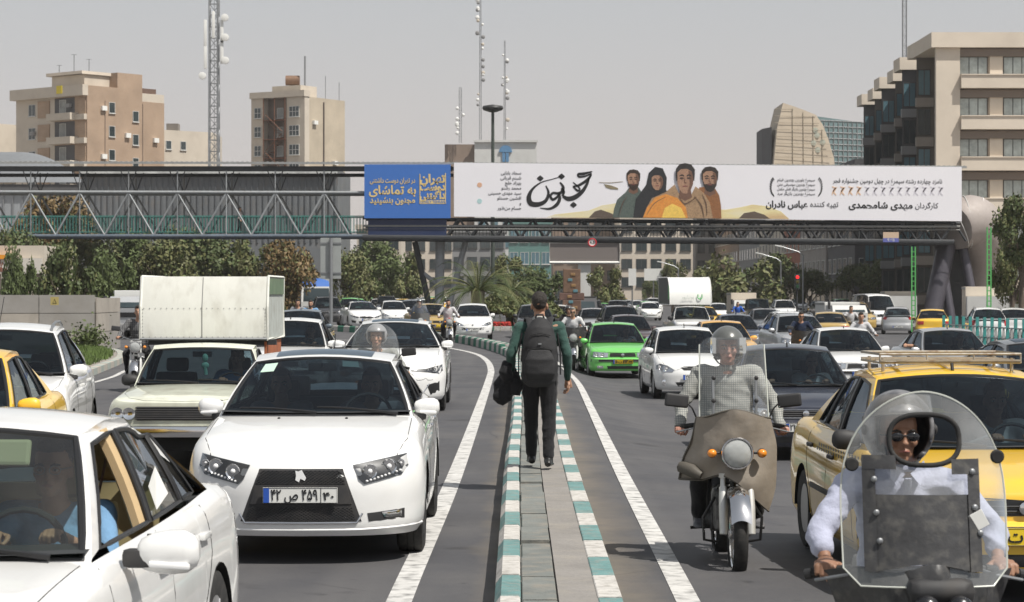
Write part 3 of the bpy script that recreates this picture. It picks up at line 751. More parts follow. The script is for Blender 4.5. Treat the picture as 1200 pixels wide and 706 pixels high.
def head_mb(c, R, s=1.0):
    """skull, jaw, nose, lips, brow and ears, facing -Y before R turns it"""
    m = MB(); c = V(*c)
    def e(p, r, n=14): m.ell(c+R @ (V(*p)*s), [x*s for x in r], n, 10, rot=R)
    e((0, .012, .045), (.077, .096, .090)); e((0, -.012, -.005), (.066, .078, .085)); e((0, -.030, -.060), (.050, .052, .045)); e((0, -.062, -.088), (.024, .022, .020))
    e((0, -.094, -.005), (.011, .013, .028)); e((0, -.106, -.022), (.015, .014, .011)); e((0, -.083, .028), (.048, .013, .011))
    e((0, -.086, -.050), (.026, .010, .007)); e((0, -.086, -.061), (.022, .010, .007))
    for x in (-1, 1): e((x*.076, .012, -.005), (.010, .020, .032)); e((x*.040, -.066, -.020), (.022, .018, .020)); e((x*.032, -.083, .008), (.013, .010, .007))
    m2 = MB(); return m
def hand_mb(w, d, up, side, curl=.5, thumb=.6, s=1.0):
    """palm, four unequal bent fingers and a thumb; d: wrist to knuckles, up: back of the hand, side: +1 thumb towards d x up"""
    m = MB(); w = V(*w); d = V(*d).normalized(); up = V(*up); up = (up-d*up.dot(d)).normalized(); t = d.cross(up)*side
    m.tube([w-d*.02, w+d*.03*s, w+d*.06*s, w+d*.085*s], [(.027*s, .020*s), (.034*s, .018*s), (.040*s, .015*s), (.040*s, .013*s)], 12) if abs(t.z) < 2 else None
    for o in (-.026, -.009, .009, .026): m.ell(w+d*.078*s+t*o*s, (.011*s, .011*s, .011*s), 8, 6); m.ell(w+d*.045*s+t*o*s, (.014*s,)*3, 8, 6)
    for i, (o, l) in enumerate(((.029, .070), (.010, .078), (-.010, .072), (-.028, .056))):
        p = w+d*.082*s+t*o*s; dd = d.copy(); pts = [p]
        for k, f in enumerate((.45, .30, .25)):
            a = curl*(1.0+.08*i)*(1.1 if k else .8); dd = (dd*cos(a)-up*sin(a)).normalized(); p = p+dd*l*f*s; pts.append(p); up2 = up
            up = (up-dd*up.dot(dd)).normalized()
        m.tube(pts, [.0098*s, .0092*s, .0085*s, .0068*s], 8); m.ell(pts[-1], (.0068*s,)*3, 8, 6); up = V(*(t.cross(d)*side)) if False else (pts[0]-pts[0]) or up
        up = d.cross(t)*-side; up = up.normalized()
    p = w+d*.025*s+t*.026*s; q = p+(d*.55+t*.75-up*.15).normalized()*.035*s; r = q+(d*(.9-thumb*.3)+t*(.35-thumb*.5)-up*(.3+thumb*.4)).normalized()*.030*s; r2 = r+(d*(.9-thumb*.5)-t*thumb*.35-up*(.2+thumb*.5)).normalized()*.024*s
    m.tube([p, q, r, r2], [.015*s, .0125*s, .0105*s, .008*s], 8); m.ell(r2, (.008*s,)*3, 8, 6); return m
def skinm(n='skin', c=(.42, .24, .16)): return mat(n, c, .5, var=.06, vscale=14, spec=.4)
SKIN = skinm(); SKIN2 = skinm('tanned_skin', (.30, .16, .10)); HAIR = mat('dark_hair', (.024, .018, .014), .55, var=.3, vscale=40, bump=.8, bscale=120)
def cloth(n, c, rough=.9, **k): return mat('cloth_'+n, c, rough, var=.10, vscale=9, bump=.25, bscale=60, sheen=.15, spec=.2, **k)
def figure(p, label, shirt, trousers, skin=SKIN, vox=.014, sleeve=1.0, voxh=.0065, shirt_r=1.0, face=True, hair=HAIR, beard=None, hands=None, look=(0, 0, 0), glasses=None, cat='person', belly=0, legs=True, head=True, collar=None, wrinkle=.006, shoes=None, group=None, name='person', fat=1.0, stubble=False):
    root = empty(name, label, cat, (0, 0, 0), 0, group); g = lambda k: [V(*q) for q in p[k]]
    pel, che, nec, hd = (V(*p[k]) for k in ('pelvis', 'chest', 'neck', 'head')); sh, el, wr = g('sh'), g('el'), g('wr'); R = Euler(look).to_matrix()
    def torso(m, f):
        ax = (che-pel); mid = pel+ax*.45
        m.tube([pel-ax*.12, pel+ax*.1, mid+V(0, -belly*.5, 0), che, che+ax*.28, nec+V(0, 0, -.02)], [(.13*f, .10*f), (.165*f, .125*f), ((.150+belly*.3)*f, (.115+belly*.6)*f), (.178*f, .122*f), (.165*f, .105*f), (.070*f, .065*f)], 20)
        for i in (0, 1): m.ell(sh[i]+V(0, 0, -.005), (.070*f, .068*f, .066*f), 12, 8); m.tube([che+ax*.22, sh[i]], [.085*f, .066*f], 10)
    # skin body
    b = MB(); torso(b, .93); b.tube([nec-V(0, 0, .04), nec+V(0, 0, .02), hd-R @ V(0, -.012, .05)], [.064, .055, .052], 12)
    for i in (0, 1): limb(b, sh[i], el[i], .046, .038); limb(b, el[i], wr[i], .039, .026)
    if legs:
        hi, kn, an = g('hip'), g('kn'), g('an')
        for i in (0, 1): limb(b, hi[i], kn[i], .078, .052); limb(b, kn[i], an[i], .054, .034)
    body = remesh(b, vox, 2)
    if head:
        h = remesh(head_mb(hd, R), voxh, 2); body.add(h.v, h.f)
    hs = hands or {}
    for i in (0, 1):
        hp = hs.get(i)
        if hp is None: d = (wr[i]-el[i]).normalized(); hp = (d, V(0, 0, 1) if abs(d.z) < .8 else V((i*2-1), 0, 0), (1 if i else -1), .5, .5)
        if hp == 0: continue
        hm = remesh(hand_mb(wr[i]+hp[0]*.01 if isinstance(hp[0], Vector) else V(*wr[i])+V(*hp[0]).normalized()*.01, *hp), max(.0042, voxh*.7), 1); body.add(hm.v, hm.f)
    body.obj('body', skin, root, smooth=180, fixn=False)
    f = shirt_r*fat; s = MB(); torso(s, 1.04*f)
    for i in (0, 1):
        limb(s, sh[i], el[i], .062*f, .052*f); e = el[i].lerp(wr[i], sleeve) if sleeve > .3 else el[i]
        if sleeve > .3: limb(s, el[i], e, .053*f, lerp(.053, .036, sleeve)*f)
        if sleeve <= .3: pass
    if collar: s.tube([nec+V(0, 0, -.025), nec+V(0, .004, .018)], [.075, .066], 16)
    sm_ = remesh(s, vox, 2, wrinkle, 13, seed=hash(label) % 50); sm_.obj('shirt', shirt, root, smooth=180, fixn=False)
    if legs:
        t = MB(); ax = che-pel
        t.tube([pel-ax*.18, pel, pel+ax*.2], [(.15, .12), (.172, .135), (.165, .125)], 18)
        for i in (0, 1): t.ell(hi[i], (.098, .10, .10), 12, 8); limb(t, hi[i], kn[i], .096, .070); limb(t, kn[i], an[i]+(kn[i]-an[i])*.05, .070, .055)
        remesh(t, vox, 2, wrinkle, 11, seed=3).obj('trousers', trousers, root, smooth=180, fixn=False)
        toe = g('toe')
        for i in (0, 1):
            q = MB(); d = (toe[i]-an[i]); d.z = 0; L_ = d.normalized(); base = V(an[i].x, an[i].y, toe[i].z)
            pitch = p.get('pitch', (0, 0))[i]; Rm = Matrix.Rotation(pitch, 3, L_.cross(V(0, 0, 1)))
            pr = [(-.085, .030, .05), (-.06, .036, .075), (0, .038, .085), (.07, .044, .05), (.13, .046, .038), (.175, .034, .028), (.19, .012, .018)]
            q.tube([base+Rm @ (L_*a+V(0, 0, h*.5)) for a, w, h in pr], [(w, h*.5) for a, w, h in pr], 14); q.tube([base+V(0, 0, .04), an[i]+V(0, 0, .02)], [.045, .045], 12)
            remesh(q, max(.008, vox*.6), 2).obj('shoe', shoes or M_PLAS, root, smooth=180, fixn=False)
    if head and hair:
        h = MB()
        def he(q, r): h.ell(hd+R @ V(*q), r, 14, 10, rot=R)
        he((0, .022, .062), (.080, .092, .086)); he((0, .050, .025), (.068, .054, .060)); he((0, -.045, .108), (.060, .045, .036))
        hh = remesh(h, max(.008, voxh), 1, .003, 45); hh.obj('hair', hair, root, smooth=180, fixn=False)
    if head and face:
        for x in (-1, 1):
            ey = MB(); ey.ell(hd+R @ V(x*.032, -.084, .008), (.012, .009, .006), 10, 6, rot=R); ey.obj('eye', mat('eye_white', (.6, .57, .52), .3), root, smooth=180)
            ir = MB(); ir.ell(hd+R @ V(x*.032, -.0915, .008), (.0055, .003, .0055), 10, 6, rot=R); ir.obj('iris', M_INK, root, smooth=180)
            br = MB(); br.tube([hd+R @ V(x*.014, -.094, .026), hd+R @ V(x*.034, -.095, .033), hd+R @ V(x*.052, -.082, .027)], [.004, .0055, .003], 6); br.obj('eyebrow', HAIR, root, smooth=180)
        mo = MB(); mo.tube([hd+R @ V(-.022, -.090, -.056), hd+R @ V(0, -.0985, -.053), hd+R @ V(.022, -.090, -.056)], [.003, .0065, .003], 6); mo.obj('lips', mat('lips', (.36, .14, .11), .45), root, smooth=180)
    if head and beard:
        bb = MB()
        for q, r in (((0, -.060, -.085), (.040, .036, .034)), ((-.045, -.032, -.055), (.022, .045, .045)), ((.045, -.032, -.055), (.022, .045, .045)), ((0, -.094, -.040), (.026, .008, .007))): bb.ell(hd+R @ V(*q), r, 12, 8, rot=R)
        remesh(bb, max(.007, voxh), 1, .002, 60).obj('beard', beard, root, smooth=180, fixn=False)
    if head and glasses:
        gl = MB()
        for x in (-1, 1):
            gl.ell(hd+R @ V(x*.033, -.100, .006), (.028, .007, .020), 14, 8, rot=R); gl.tube([hd+R @ V(x*.058, -.092, .012), hd+R @ V(x*.080, .0, .010)], .003, 5)
        gl.tube([hd+R @ V(-.012, -.106, .012), hd+R @ V(.012, -.106, .012)], .003, 5); gl.obj('sunglasses', glasses, root, smooth=60)
    return root
def helmet_mb(hd, R, r=1.0, openf=True, voxel=.01):
    """open-face shell: an ellipsoid with the face opening cut away"""
    m = MB(); n, k = 36, 22; vs = []; hd = V(*hd)
    for j in range(k+1):
        for i in range(n):
            a = 2*pi*i/n; t = pi*j/k*.80; v = V(sin(t)*sin(a)*.128, -sin(t)*cos(a)*.150+.012, cos(t)*.140+.030)*r
            vs.append(v)
    fs = []
    def cut(v): 
        return v.y < -.035*r and v.z < .072*r and (abs(v.x) < .105*r)
    for j in range(k):
        for i in range(n):
            q = [j*n+i, j*n+(i+1) % n, (j+1)*n+(i+1) % n, (j+1)*n+i]
            if openf and cut(sum((vs[a] for a in q), Vector())/4): continue
            fs.append(tuple(q))
    m.add([hd+R @ v for v in vs], fs); m2 = MB(); m2.v = list(m.v); m2.f = list(m.f); m2.m = [0]*len(m.f); return m2
def add_helmet(root, hd, look, m_, r=1.0, visor=None, parent_name='helmet'):
    R = Euler(look).to_matrix(); h = helmet_mb(hd, R, r); o = h.obj('helmet', m_, root, smooth=60)
    md = o.modifiers.new('s', 'SOLIDIFY'); md.thickness = .022; md.offset = -1; md2 = o.modifiers.new('b', 'SUBSURF'); md2.levels = md2.render_levels = 1; evalmesh(o); o.data.polygons.foreach_set('use_smooth', [True]*len(o.data.polygons))
    st = MB(); hd = V(*hd)
    for x in (-1, 1): st.tube([hd+R @ V(x*.10, -.01, -.06), hd+R @ V(x*.07, -.03, -.10), hd+R @ V(x*.03, -.045, -.125)], [(.012, .004)]*3, 6); st.ell(hd+R @ V(x*.128*r, -.01, .03), (.012, .022, .022), 12, 6)
    st.obj('chin_strap', M_PLAS, root, smooth=60)
    if visor:
        v = MB(); n = 14
        v.grid(lambda a, b: hd+R @ (V(sin((a-.5)*2.3)*.142, -cos((a-.5)*2.3)*.165+.012, lerp(.085, -.03, b))*r), 14, 5); v.obj('visor', visor, root, smooth=60, fixn=False)
    return o
def mirror_pose(p): return p
def rider_pose(lean=0, hx=.37, hz=1.03, hy=-.22, head=1.52, seat=.84, sx=0):
    k = head-1.52
    return dict(pelvis=(sx, .30, seat), chest=(sx, .22, 1.20+k), neck=(sx, .17, 1.385+k), head=(sx, .12, 1.52+k),
        sh=[(sx-.19, .19, 1.34+k), (sx+.19, .19, 1.34+k)], el=[(sx-.34, .10, 1.12+k), (sx+.34, .10, 1.12+k)], wr=[(-hx+.01, hy+.09, hz+.02), (hx-.01, hy+.09, hz+.02)],
        hip=[(sx-.11, .28, seat-.02), (sx+.11, .28, seat-.02)], kn=[(-.23, -.10, .72), (.23, -.10, .72)], an=[(-.21, .12, .36), (.21, .12, .36)], toe=[(-.22, -.02, .28), (.22, -.02, .28)])
GRIP = {0: ((-.15, -1, -.1), (0, -.2, 1), -1, 1.15, .9), 1: ((.15, -1, -.1), (0, -.2, 1), 1, 1.15, .9)}
# ---------------- motorcycles (front = -Y) ----------------
M_TAUPE = mat('taupe_vinyl', (.27, .235, .195), .42, var=.12, vscale=7, dirt=.3, bump=.15, bscale=25); M_BLKVINYL = mat('black_vinyl', (.045, .045, .047), .38, var=.25, vscale=8, dirt=.45, dirtcol=(.17, .16, .14), bump=.15)
M_ENGINE = mat('engine_alloy', (.18, .18, .18), .5, .7, var=.3, vscale=12, dirt=.5, dirtcol=(.05, .04, .03)); M_FORK = mat('fork_leg', (.62, .62, .60), .35, .4, var=.1, dirt=.3)
def sheetfold(mb, fn, nu, nv, amp=.02, seed=0, freq=7):
    def g(u, v):
        p = fn(u, v); n = mnoise.noise(Vector((p.x*freq+seed, p.z*freq*.6, seed*1.3)))+.5*mnoise.noise(Vector((p.x*freq*2.2, p.z*freq*1.6+seed, 2)))
        return p+Vector((0, -amp*n, 0))
    mb.grid(g, nu, nv)
def make_moto(name='motorcycle', label='motorcycle', tank=M_BLACKP, apron=None, lamp=True, screen=None, loc=(0, 0, 0), rz=0, detail=1, group=None, scooter=False):
    r = empty(name, label, 'motorcycle', loc, rz, group); Rw = .30
    def wheel(y, w):
        e_ = link('wheel', None, r, (0, y, Rw)); t = MB(); t.lathe([(.235, -w*.4), (.265, -w*.5), (.29, -w*.32), (.30, -w*.1), (.30, w*.1), (.29, w*.32), (.265, w*.5), (.235, w*.4)], axis='X', n=32, cap=False); t.obj('tyre', M_RUB, e_, smooth=50)
        m = MB(); m.lathe([(.238, -.04), (.225, -.03), (.225, .03), (.238, .04)], axis='X', n=32, cap=False)
        for k in range(12 if detail else 6): a = 2*pi*k/(12 if detail else 6); m.tube([(.02*(-1)**k, cos(a)*.04, sin(a)*.04), (0, cos(a)*.228, sin(a)*.228)], .003, 4)
        m.cyl((-.06, 0, 0), (.06, 0, 0), .035, 12); m.obj('rim', M_CHROME, e_, smooth=40)
    wheel(-.64, .10); wheel(.62, .12)
    f = MB()
    for x in (-.095, .095): f.tube([(x, -.645, .30), (x, -.60, .48), (x, -.545, .62)], [.030, .032, .026], 12); f.tube([(x, -.545, .62), (x*.9, -.42, .98)], .018, 10)
    f.box((0, -.52, .70), (.24, .05, .03)); f.box((0, -.44, .96), (.22, .05, .03)); f.obj('fork', M_FORK, r, smooth=50)
    fd = MB(); fd.grid(lambda u, v: V((v-.5)*.14, -.64-cos(pi*(.12+.74*u))*.335, .30+sin(pi*(.12+.74*u))*.335-((v-.5)*2)**2*.03), 14, 6); fd.obj('front_fender', M_CHROME if lamp else M_PLAS, r, smooth=60)
    e = MB(); e.rbox((0, .0, .42), (.24, .36, .30), .05); e.cyl((-.13, .06, .36), (.13, .06, .36), .11, 16); e.cyl((-.17, .1, .34), (.17, .1, .34), .075, 14)
    for k in range(5): e.box((0, -.14+.015*k, .44+k*.035), (.19, .14, .012), (-.3, 0, 0))
    e.obj('engine', M_ENGINE, r, smooth=40)
    x = MB(); x.tube([(.07, -.18, .40), (.12, -.16, .25), (.15, .1, .22), (.16, .55, .26), (.16, .75, .30)], [.02, .02, .022, .036, .034], 10); x.obj('exhaust_pipe', M_CHROME, r, smooth=50)
    fr = MB(); fr.tube([(0, -.44, .92), (0, -.30, .62), (0, -.22, .25), (0, .2, .22)], .022, 8); fr.tube([(0, -.42, .94), (0, .1, .80), (0, .6, .78), (0, .75, .82)], .022, 8)
    for s in (-1, 1): fr.tube([(s*.06, .62, .30), (s*.07, .2, .34)], .02, 6); fr.tube([(s*.10, .62, .34), (s*.10, .5, .72)], .022, 8); fr.tube([(s*.05, .15, .28), (s*.27, .13, .27)], .013, 6); fr.tube([(s*.12, -.20, .52), (s*.21, -.26, .38), (s*.20, -.24, .22), (s*.10, -.2, .2)], .011, 6)
    fr.obj('frame', M_SEAL, r, smooth=50)
    t = MB(); t.tube([(0, -.38, .88), (0, -.28, .92), (0, -.1, .91), (0, .08, .82)], [(.05, .05), (.13, .10), (.13, .10), (.06, .05)], 14); t.obj('fuel_tank', tank, r, smooth=60)
    s = MB(); s.rbox((0, .36, .79), (.26, .62, .10), .04); s.obj('seat', M_BLKVINYL, r, smooth=50)
    rf = MB(); rf.grid(lambda u, v: V((v-.5)*.17, .62-cos(pi*(.3+.6*u))*.34, .30+sin(pi*(.3+.6*u))*.34-((v-.5)*2)**2*.03), 10, 4); rf.obj('rear_fender', M_PLAS, r, smooth=60)
    h = MB(); h.tube([(-.38, -.20, 1.02), (-.26, -.26, 1.04), (-.12, -.40, 1.00), (.12, -.40, 1.00), (.26, -.26, 1.04), (.38, -.20, 1.02)], .011, 8); h.obj('handlebar', M_STEEL, r, smooth=60)
    for s_ in (-1, 1):
        g = MB(); g.cyl((s_*.27, -.255, 1.038), (s_*.40, -.19, 1.018), .018, 10); g.obj('handle_grip', M_RUB, r, smooth=50)
        l = MB(); l.tube([(s_*.25, -.27, 1.03), (s_*.28, -.33, 1.02), (s_*.40, -.27, .99)], [.008, .006, .006], 6); l.obj('brake_lever', M_STEEL, r)
        m = MB(); m.tube([(s_*.24, -.27, 1.05), (s_*.29, -.30, 1.16), (s_*.33, -.30, 1.20)], .006, 6); m.rbox((s_*.40, -.30, 1.215), (.17, .035, .095), .03, rot=(0, -s_*.12, -s_*.15), seg=3); m.obj('side_mirror', M_PLAS, r, smooth=50)
    if lamp:
        e_ = link('headlamp', None, r); b = MB(); b.lathe([(.06, -.42), (.10, -.50), (.110, -.60), (.110, -.63), (.100, -.63)], (0, 0, .86), 'Y', 28); b.tube([(cos(a_)*.106, -.634, .86+sin(a_)*.106) for a_ in [2*pi*k/28 for k in range(28)]], .007, 6, closed=True); b.obj('lamp_bowl', M_CHROME, e_, smooth=40)
        q = MB(); q.lathe([(.100, -.625), (.075, -.585), (.03, -.56), (0, -.56)], (0, 0, .86), 'Y', 28); q.obj('reflector', M_REFL, e_, smooth=60)
        g = MB(); g.lathe([(.101, -.63), (.075, -.648), (.04, -.656), (0, -.658)], (0, 0, .86), 'Y', 28); g.obj('lens', glassmat('fluted_lens', (.95, .97, .95), 1.8, .05, .38, filmcol=(.9, .92, .9)), e_, smooth=60)  # whitish film painted into the lens for its bright reflection
        for s_ in (-1, 1):
            i = link('turn_signal', None, r); a = MB(); a.ell((s_*.175, -.60, .86), (.034, .034, .030), 14, 10); a.obj('amber_lens', M_AMBER, i, smooth=80); a = MB(); a.cyl((s_*.10, -.56, .86), (s_*.16, -.585, .86), .008); a.cyl((s_*.175, -.60, .86), (s_*.175, -.565, .86), .033, 14); a.obj('signal_stalk', M_PLAS, i, smooth=50)
    return r
def shell_screen(name, fn, nu, nv, m_, parent, rim=None, rimr=.004):
    a = MB(); a.grid(fn, nu, nv); o = a.obj(name, m_, parent, smooth=80, fixn=False)
    if rim: b = MB(); pts = [fn(0, k/nv) for k in range(nv, -1, -1)]+[fn(k/nu, 0) for k in range(1, nu+1)]+[fn(1, k/nv) for k in range(1, nv+1)]; b.tube(pts, rimr, 5); b.obj(name+'_rim', rim, parent, smooth=60)
    return o
# ---------------- ground, roads, median ----------------
def road_mat():
    m = bpy.data.materials.new('asphalt'); m.use_nodes = True; nt = m.node_tree; b = nt.nodes['Principled BSDF']; L = nt.links.new; N = nt.nodes.new
    tc = N('ShaderNodeTexCoord')
    def noise(sc, det=6, rough=.6, vec=None):
        n = N('ShaderNodeTexNoise'); n.inputs['Scale'].default_value = sc; n.inputs['Detail'].default_value = det; n.inputs['Roughness'].default_value = rough; L(vec or tc.outputs['Object'], n.inputs['Vector']); return n.outputs['Fac']
    def ramp(src, a, b_, lo, hi):
        r = N('ShaderNodeMapRange'); r.inputs['From Min'].default_value = a; r.inputs['From Max'].default_value = b_; r.inputs['To Min'].default_value = lo; r.inputs['To Max'].default_value = hi; r.clamp = True; L(src, r.inputs['Value']); return r.outputs[0]
    def mixc(f, a, c):
        x = N('ShaderNodeMix'); x.data_type = 'RGBA'; L(f, x.inputs[0])
        if isinstance(a, tuple): x.inputs[6].default_value = (*a, 1)
        else: L(a, x.inputs[6])
        if isinstance(c, tuple): x.inputs[7].default_value = (*c, 1)
        else: L(c, x.inputs[7])
        return x.outputs[2]
    mp = N('ShaderNodeMapping'); mp.inputs['Scale'].default_value = (1, .12, 1); L(tc.outputs['Object'], mp.inputs['Vector'])
    base = mixc(ramp(noise(.5, 7), .35, .65, 0, 1), (.060, .060, .066), (.092, .089, .090))
    base = mixc(ramp(noise(1.6, 5, .6, mp.outputs[0]), .5, .72, 0, .75), base, (.050, .050, .056))
    sp = N('ShaderNodeTexNoise'); sp.inputs['Scale'].default_value = 120; sp.inputs['Detail'].default_value = 2; L(tc.outputs['Object'], sp.inputs['Vector'])
    base = mixc(ramp(sp.outputs['Fac'], .58, .75, 0, .5), base, (.20, .19, .185)); base = mixc(ramp(sp.outputs['Fac'], .42, .28, 0, .6), base, (.03, .03, .033))
    mp2 = N('ShaderNodeMapping'); mp2.inputs['Scale'].default_value = (.9, .035, 1); L(tc.outputs['Object'], mp2.inputs['Vector'])
    base = mixc(ramp(noise(1.0, 4, .5, mp2.outputs[0]), .52, .70, 0, .55), base, (.115, .11, .108)); base = mixc(ramp(noise(.9, 3, .5), .66, .72, 0, .75), base, (.035, .034, .036))
    base = mixc(ramp(noise(5.5, 2, .4), .70, .76, 0, .6), base, (.028, .028, .03))
    # dust lying along the kerbs of the median
    sx = N('ShaderNodeSeparateXYZ'); L(tc.outputs['Object'], sx.inputs[0])
    wob = N('ShaderNodeMath'); wob.operation = 'MULTIPLY_ADD'; L(noise(.9, 6), wob.inputs[0]); wob.inputs[1].default_value = .45; L(sx.outputs['X'], wob.inputs[2])
    d1 = ramp(wob.outputs[0], .95, 1.25, 1, 0); d2 = ramp(wob.outputs[0], -.05, .18, 0, 1); mm = N('ShaderNodeMath'); mm.operation = 'MULTIPLY'; L(d1, mm.inputs[0]); L(d2, mm.inputs[1])
    yy = ramp(sx.outputs['Y'], 62, 72, 1, .0); m2 = N('ShaderNodeMath'); m2.operation = 'MULTIPLY'; L(mm.outputs[0], m2.inputs[0]); L(yy, m2.inputs[1])
    m3 = N('ShaderNodeMath'); m3.operation = 'MULTIPLY'; L(m2.outputs[0], m3.inputs[0]); L(ramp(noise(3, 6), .3, .7, .45, .95), m3.inputs[1])
    base = mixc(m3.outputs[0], base, (.17, .145, .115))
    # cracks
    vo = N('ShaderNodeTexVoronoi'); vo.feature = 'DISTANCE_TO_EDGE'; vo.inputs['Scale'].default_value = .35; vv = N('ShaderNodeMix'); vv.data_type = 'RGBA'; vv.inputs[0].default_value = .08
    nn = N('ShaderNodeTexNoise'); nn.inputs['Scale'].default_value = 2.5; L(tc.outputs['Object'], nn.inputs['Vector']); L(tc.outputs['Object'], vv.inputs[6]); L(nn.outputs['Color'], vv.inputs[7]); L(vv.outputs[2], vo.inputs['Vector'])
    cr = N('ShaderNodeMath'); cr.operation = 'MULTIPLY'; L(ramp(vo.outputs['Distance'], .0, .006, 1, 0), cr.inputs[0]); L(ramp(noise(.3, 3), .5, .6, 0, .6), cr.inputs[1])
    base = mixc(cr.outputs[0], base, (.025, .025, .027)); L(base, b.inputs['Base Color'])
    L(ramp(noise(.8, 5), .3, .7, .62, .85), b.inputs['Roughness'])
    bp = N('ShaderNodeBump'); bp.inputs['Strength'].default_value = .5; bp.inputs['Distance'].default_value = .004; L(sp.outputs['Fac'], bp.inputs['Height']); L(bp.outputs[0], b.inputs['Normal'])
    return m
M_ASPH = road_mat()
M_LINE = mat('road_paint', (.56, .55, .53), .65, var=.16, vscale=3, dirt=.95, dirtcol=(.12, .118, .115)); M_CONC = mat('concrete', (.30, .285, .26), .85, var=.15, vscale=2, dirt=.5, dirtcol=(.16, .14, .12), bump=.3)
M_KW = mat('kerb_white', (.52, .50, .47), .75, var=.16, vscale=5, dirt=.9, dirtcol=(.26, .24, .21), bump=.4); M_KT = mat('kerb_teal', (.125, .245, .24), .75, var=.25, vscale=6, dirt=.85, dirtcol=(.25, .25, .225), bump=.4)
M_KT2 = mat('kerb_green', (.03, .17, .11), .7, var=.15, vscale=4, dirt=.3, dirtcol=(.18, .22, .18)); M_PAVE = mat('grey_paver', (.165, .175, .165), .85, var=.22, vscale=2.3, dirt=.6, dirtcol=(.29, .25, .2), bump=.4)
M_SAND = mat('sand_joint', (.33, .28, .21), .95, var=.15); M_GRND = mat('pavement_ground', (.26, .235, .21), .9, var=.12, vscale=.4, dirt=.5)
gxs = [-900, -400, -150, -60, -30, -15, -9, -5, -2, 0, 1.0]+[1.6+.2*i for i in range(9)]+[4, 6, 9, 15, 30, 60, 150, 400, 900]
gys = [-6, 0, 4, 8]+[8+3.7*i for i in range(1, 11)]+[52, 60, 70, 80, 95, 110, 130, 160, 200, 260, 400, 700, 1500, 3500]
def sheet(name, m_, xs, ys, dz, z0=None):
    mb = MB(); n = len(xs); mb.add([(x, y, gz(x, y)+dz) for y in ys for x in xs], [(j*n+i, j*n+i+1, (j+1)*n+i+1, (j+1)*n+i) for j in range(len(ys)-1) for i in range(n-1)])
    return struct(mb.obj(name, m_, smooth=60))
sheet('ground', M_GRND, gxs, gys, -.012)
sheet('road', M_ASPH, [x for x in gxs if -60 < x < 60], [y for y in gys if y <= 400], 0)
def catmull(pts, n=8):
    P_ = [Vector((p[0], p[1], 0)) for p in pts]; out = []
    for i in range(len(P_)-1):
        p0, p1, p2, p3 = P_[max(0, i-1)], P_[i], P_[i+1], P_[min(len(P_)-1, i+2)]
        for k in range(n):
            t = k/n; out.append(.5*((2*p1)+(p2-p0)*t+(2*p0-5*p1+4*p2-p3)*t*t+(3*p1-p0-3*p2+p3)*t**3))
    out.append(P_[-1]); return out
def resample(pts, step):
    out = [pts[0]]; acc = 0
    for a, b in zip(pts, pts[1:]):
        l = (b-a).length; t = step-acc
        while t <= l: out.append(a.lerp(b, t/l)); t += step
        acc = l-(t-step)
    return out
def normals(pts): 
    r = []
    for i in range(len(pts)):
        t = (pts[min(i+1, len(pts)-1)]-pts[max(i-1, 0)]).normalized(); r.append(Vector((t.y, -t.x, 0)))     # to the right of travel
    return r
def strip(name, pts, w, m_, dz, parent=None):
    ns = normals(pts); mb = MB(); vs = []
    for p, n in zip(pts, ns):
        for k in (-1, 1): q = p+n*w/2*k; vs.append((q.x, q.y, gz(q.x, q.y)+dz))
    mb.add(vs, [(2*i, 2*i+1, 2*i+3, 2*i+2) for i in range(len(pts)-1)]); o = mb.obj(name, m_, parent, smooth=60)
    return o
struct(strip('lane_line', resample(catmull([(-.70, 8), (-.695, 14.4), (-.595, 24), (-.53, 40), (-.50, 52), (-.52, 58), (-.68, 65), (-1.05, 72), (-1.75, 78), (-2.7, 83), (-4.5, 89), (-8, 97), (-14, 106)]), .8), .16, M_LINE, .004))
struct(strip('lane_line', resample(catmull([(1.02, 8), (1.09, 15), (1.18, 26), (1.36, 41), (1.47, 52), (1.40, 59), (1.2, 68), (.4, 80), (-.9, 91), (-3, 102), (-8, 115), (-15, 124)]), .8), .15, M_LINE, .004))
struct(strip('lane_line', resample(catmull([(-8.3, 20), (-8.8, 48), (-9.4, 57), (-10.3, 66), (-12.4, 76)]), .8), .12, M_LINE, .004))
for y0 in (30, 42, 54, 66, 78, 92, 106):
    struct(strip('lane_dash', [Vector((6.2+.008*y0, y0+k, 0)) for k in range(4)], .12, M_LINE, .004))
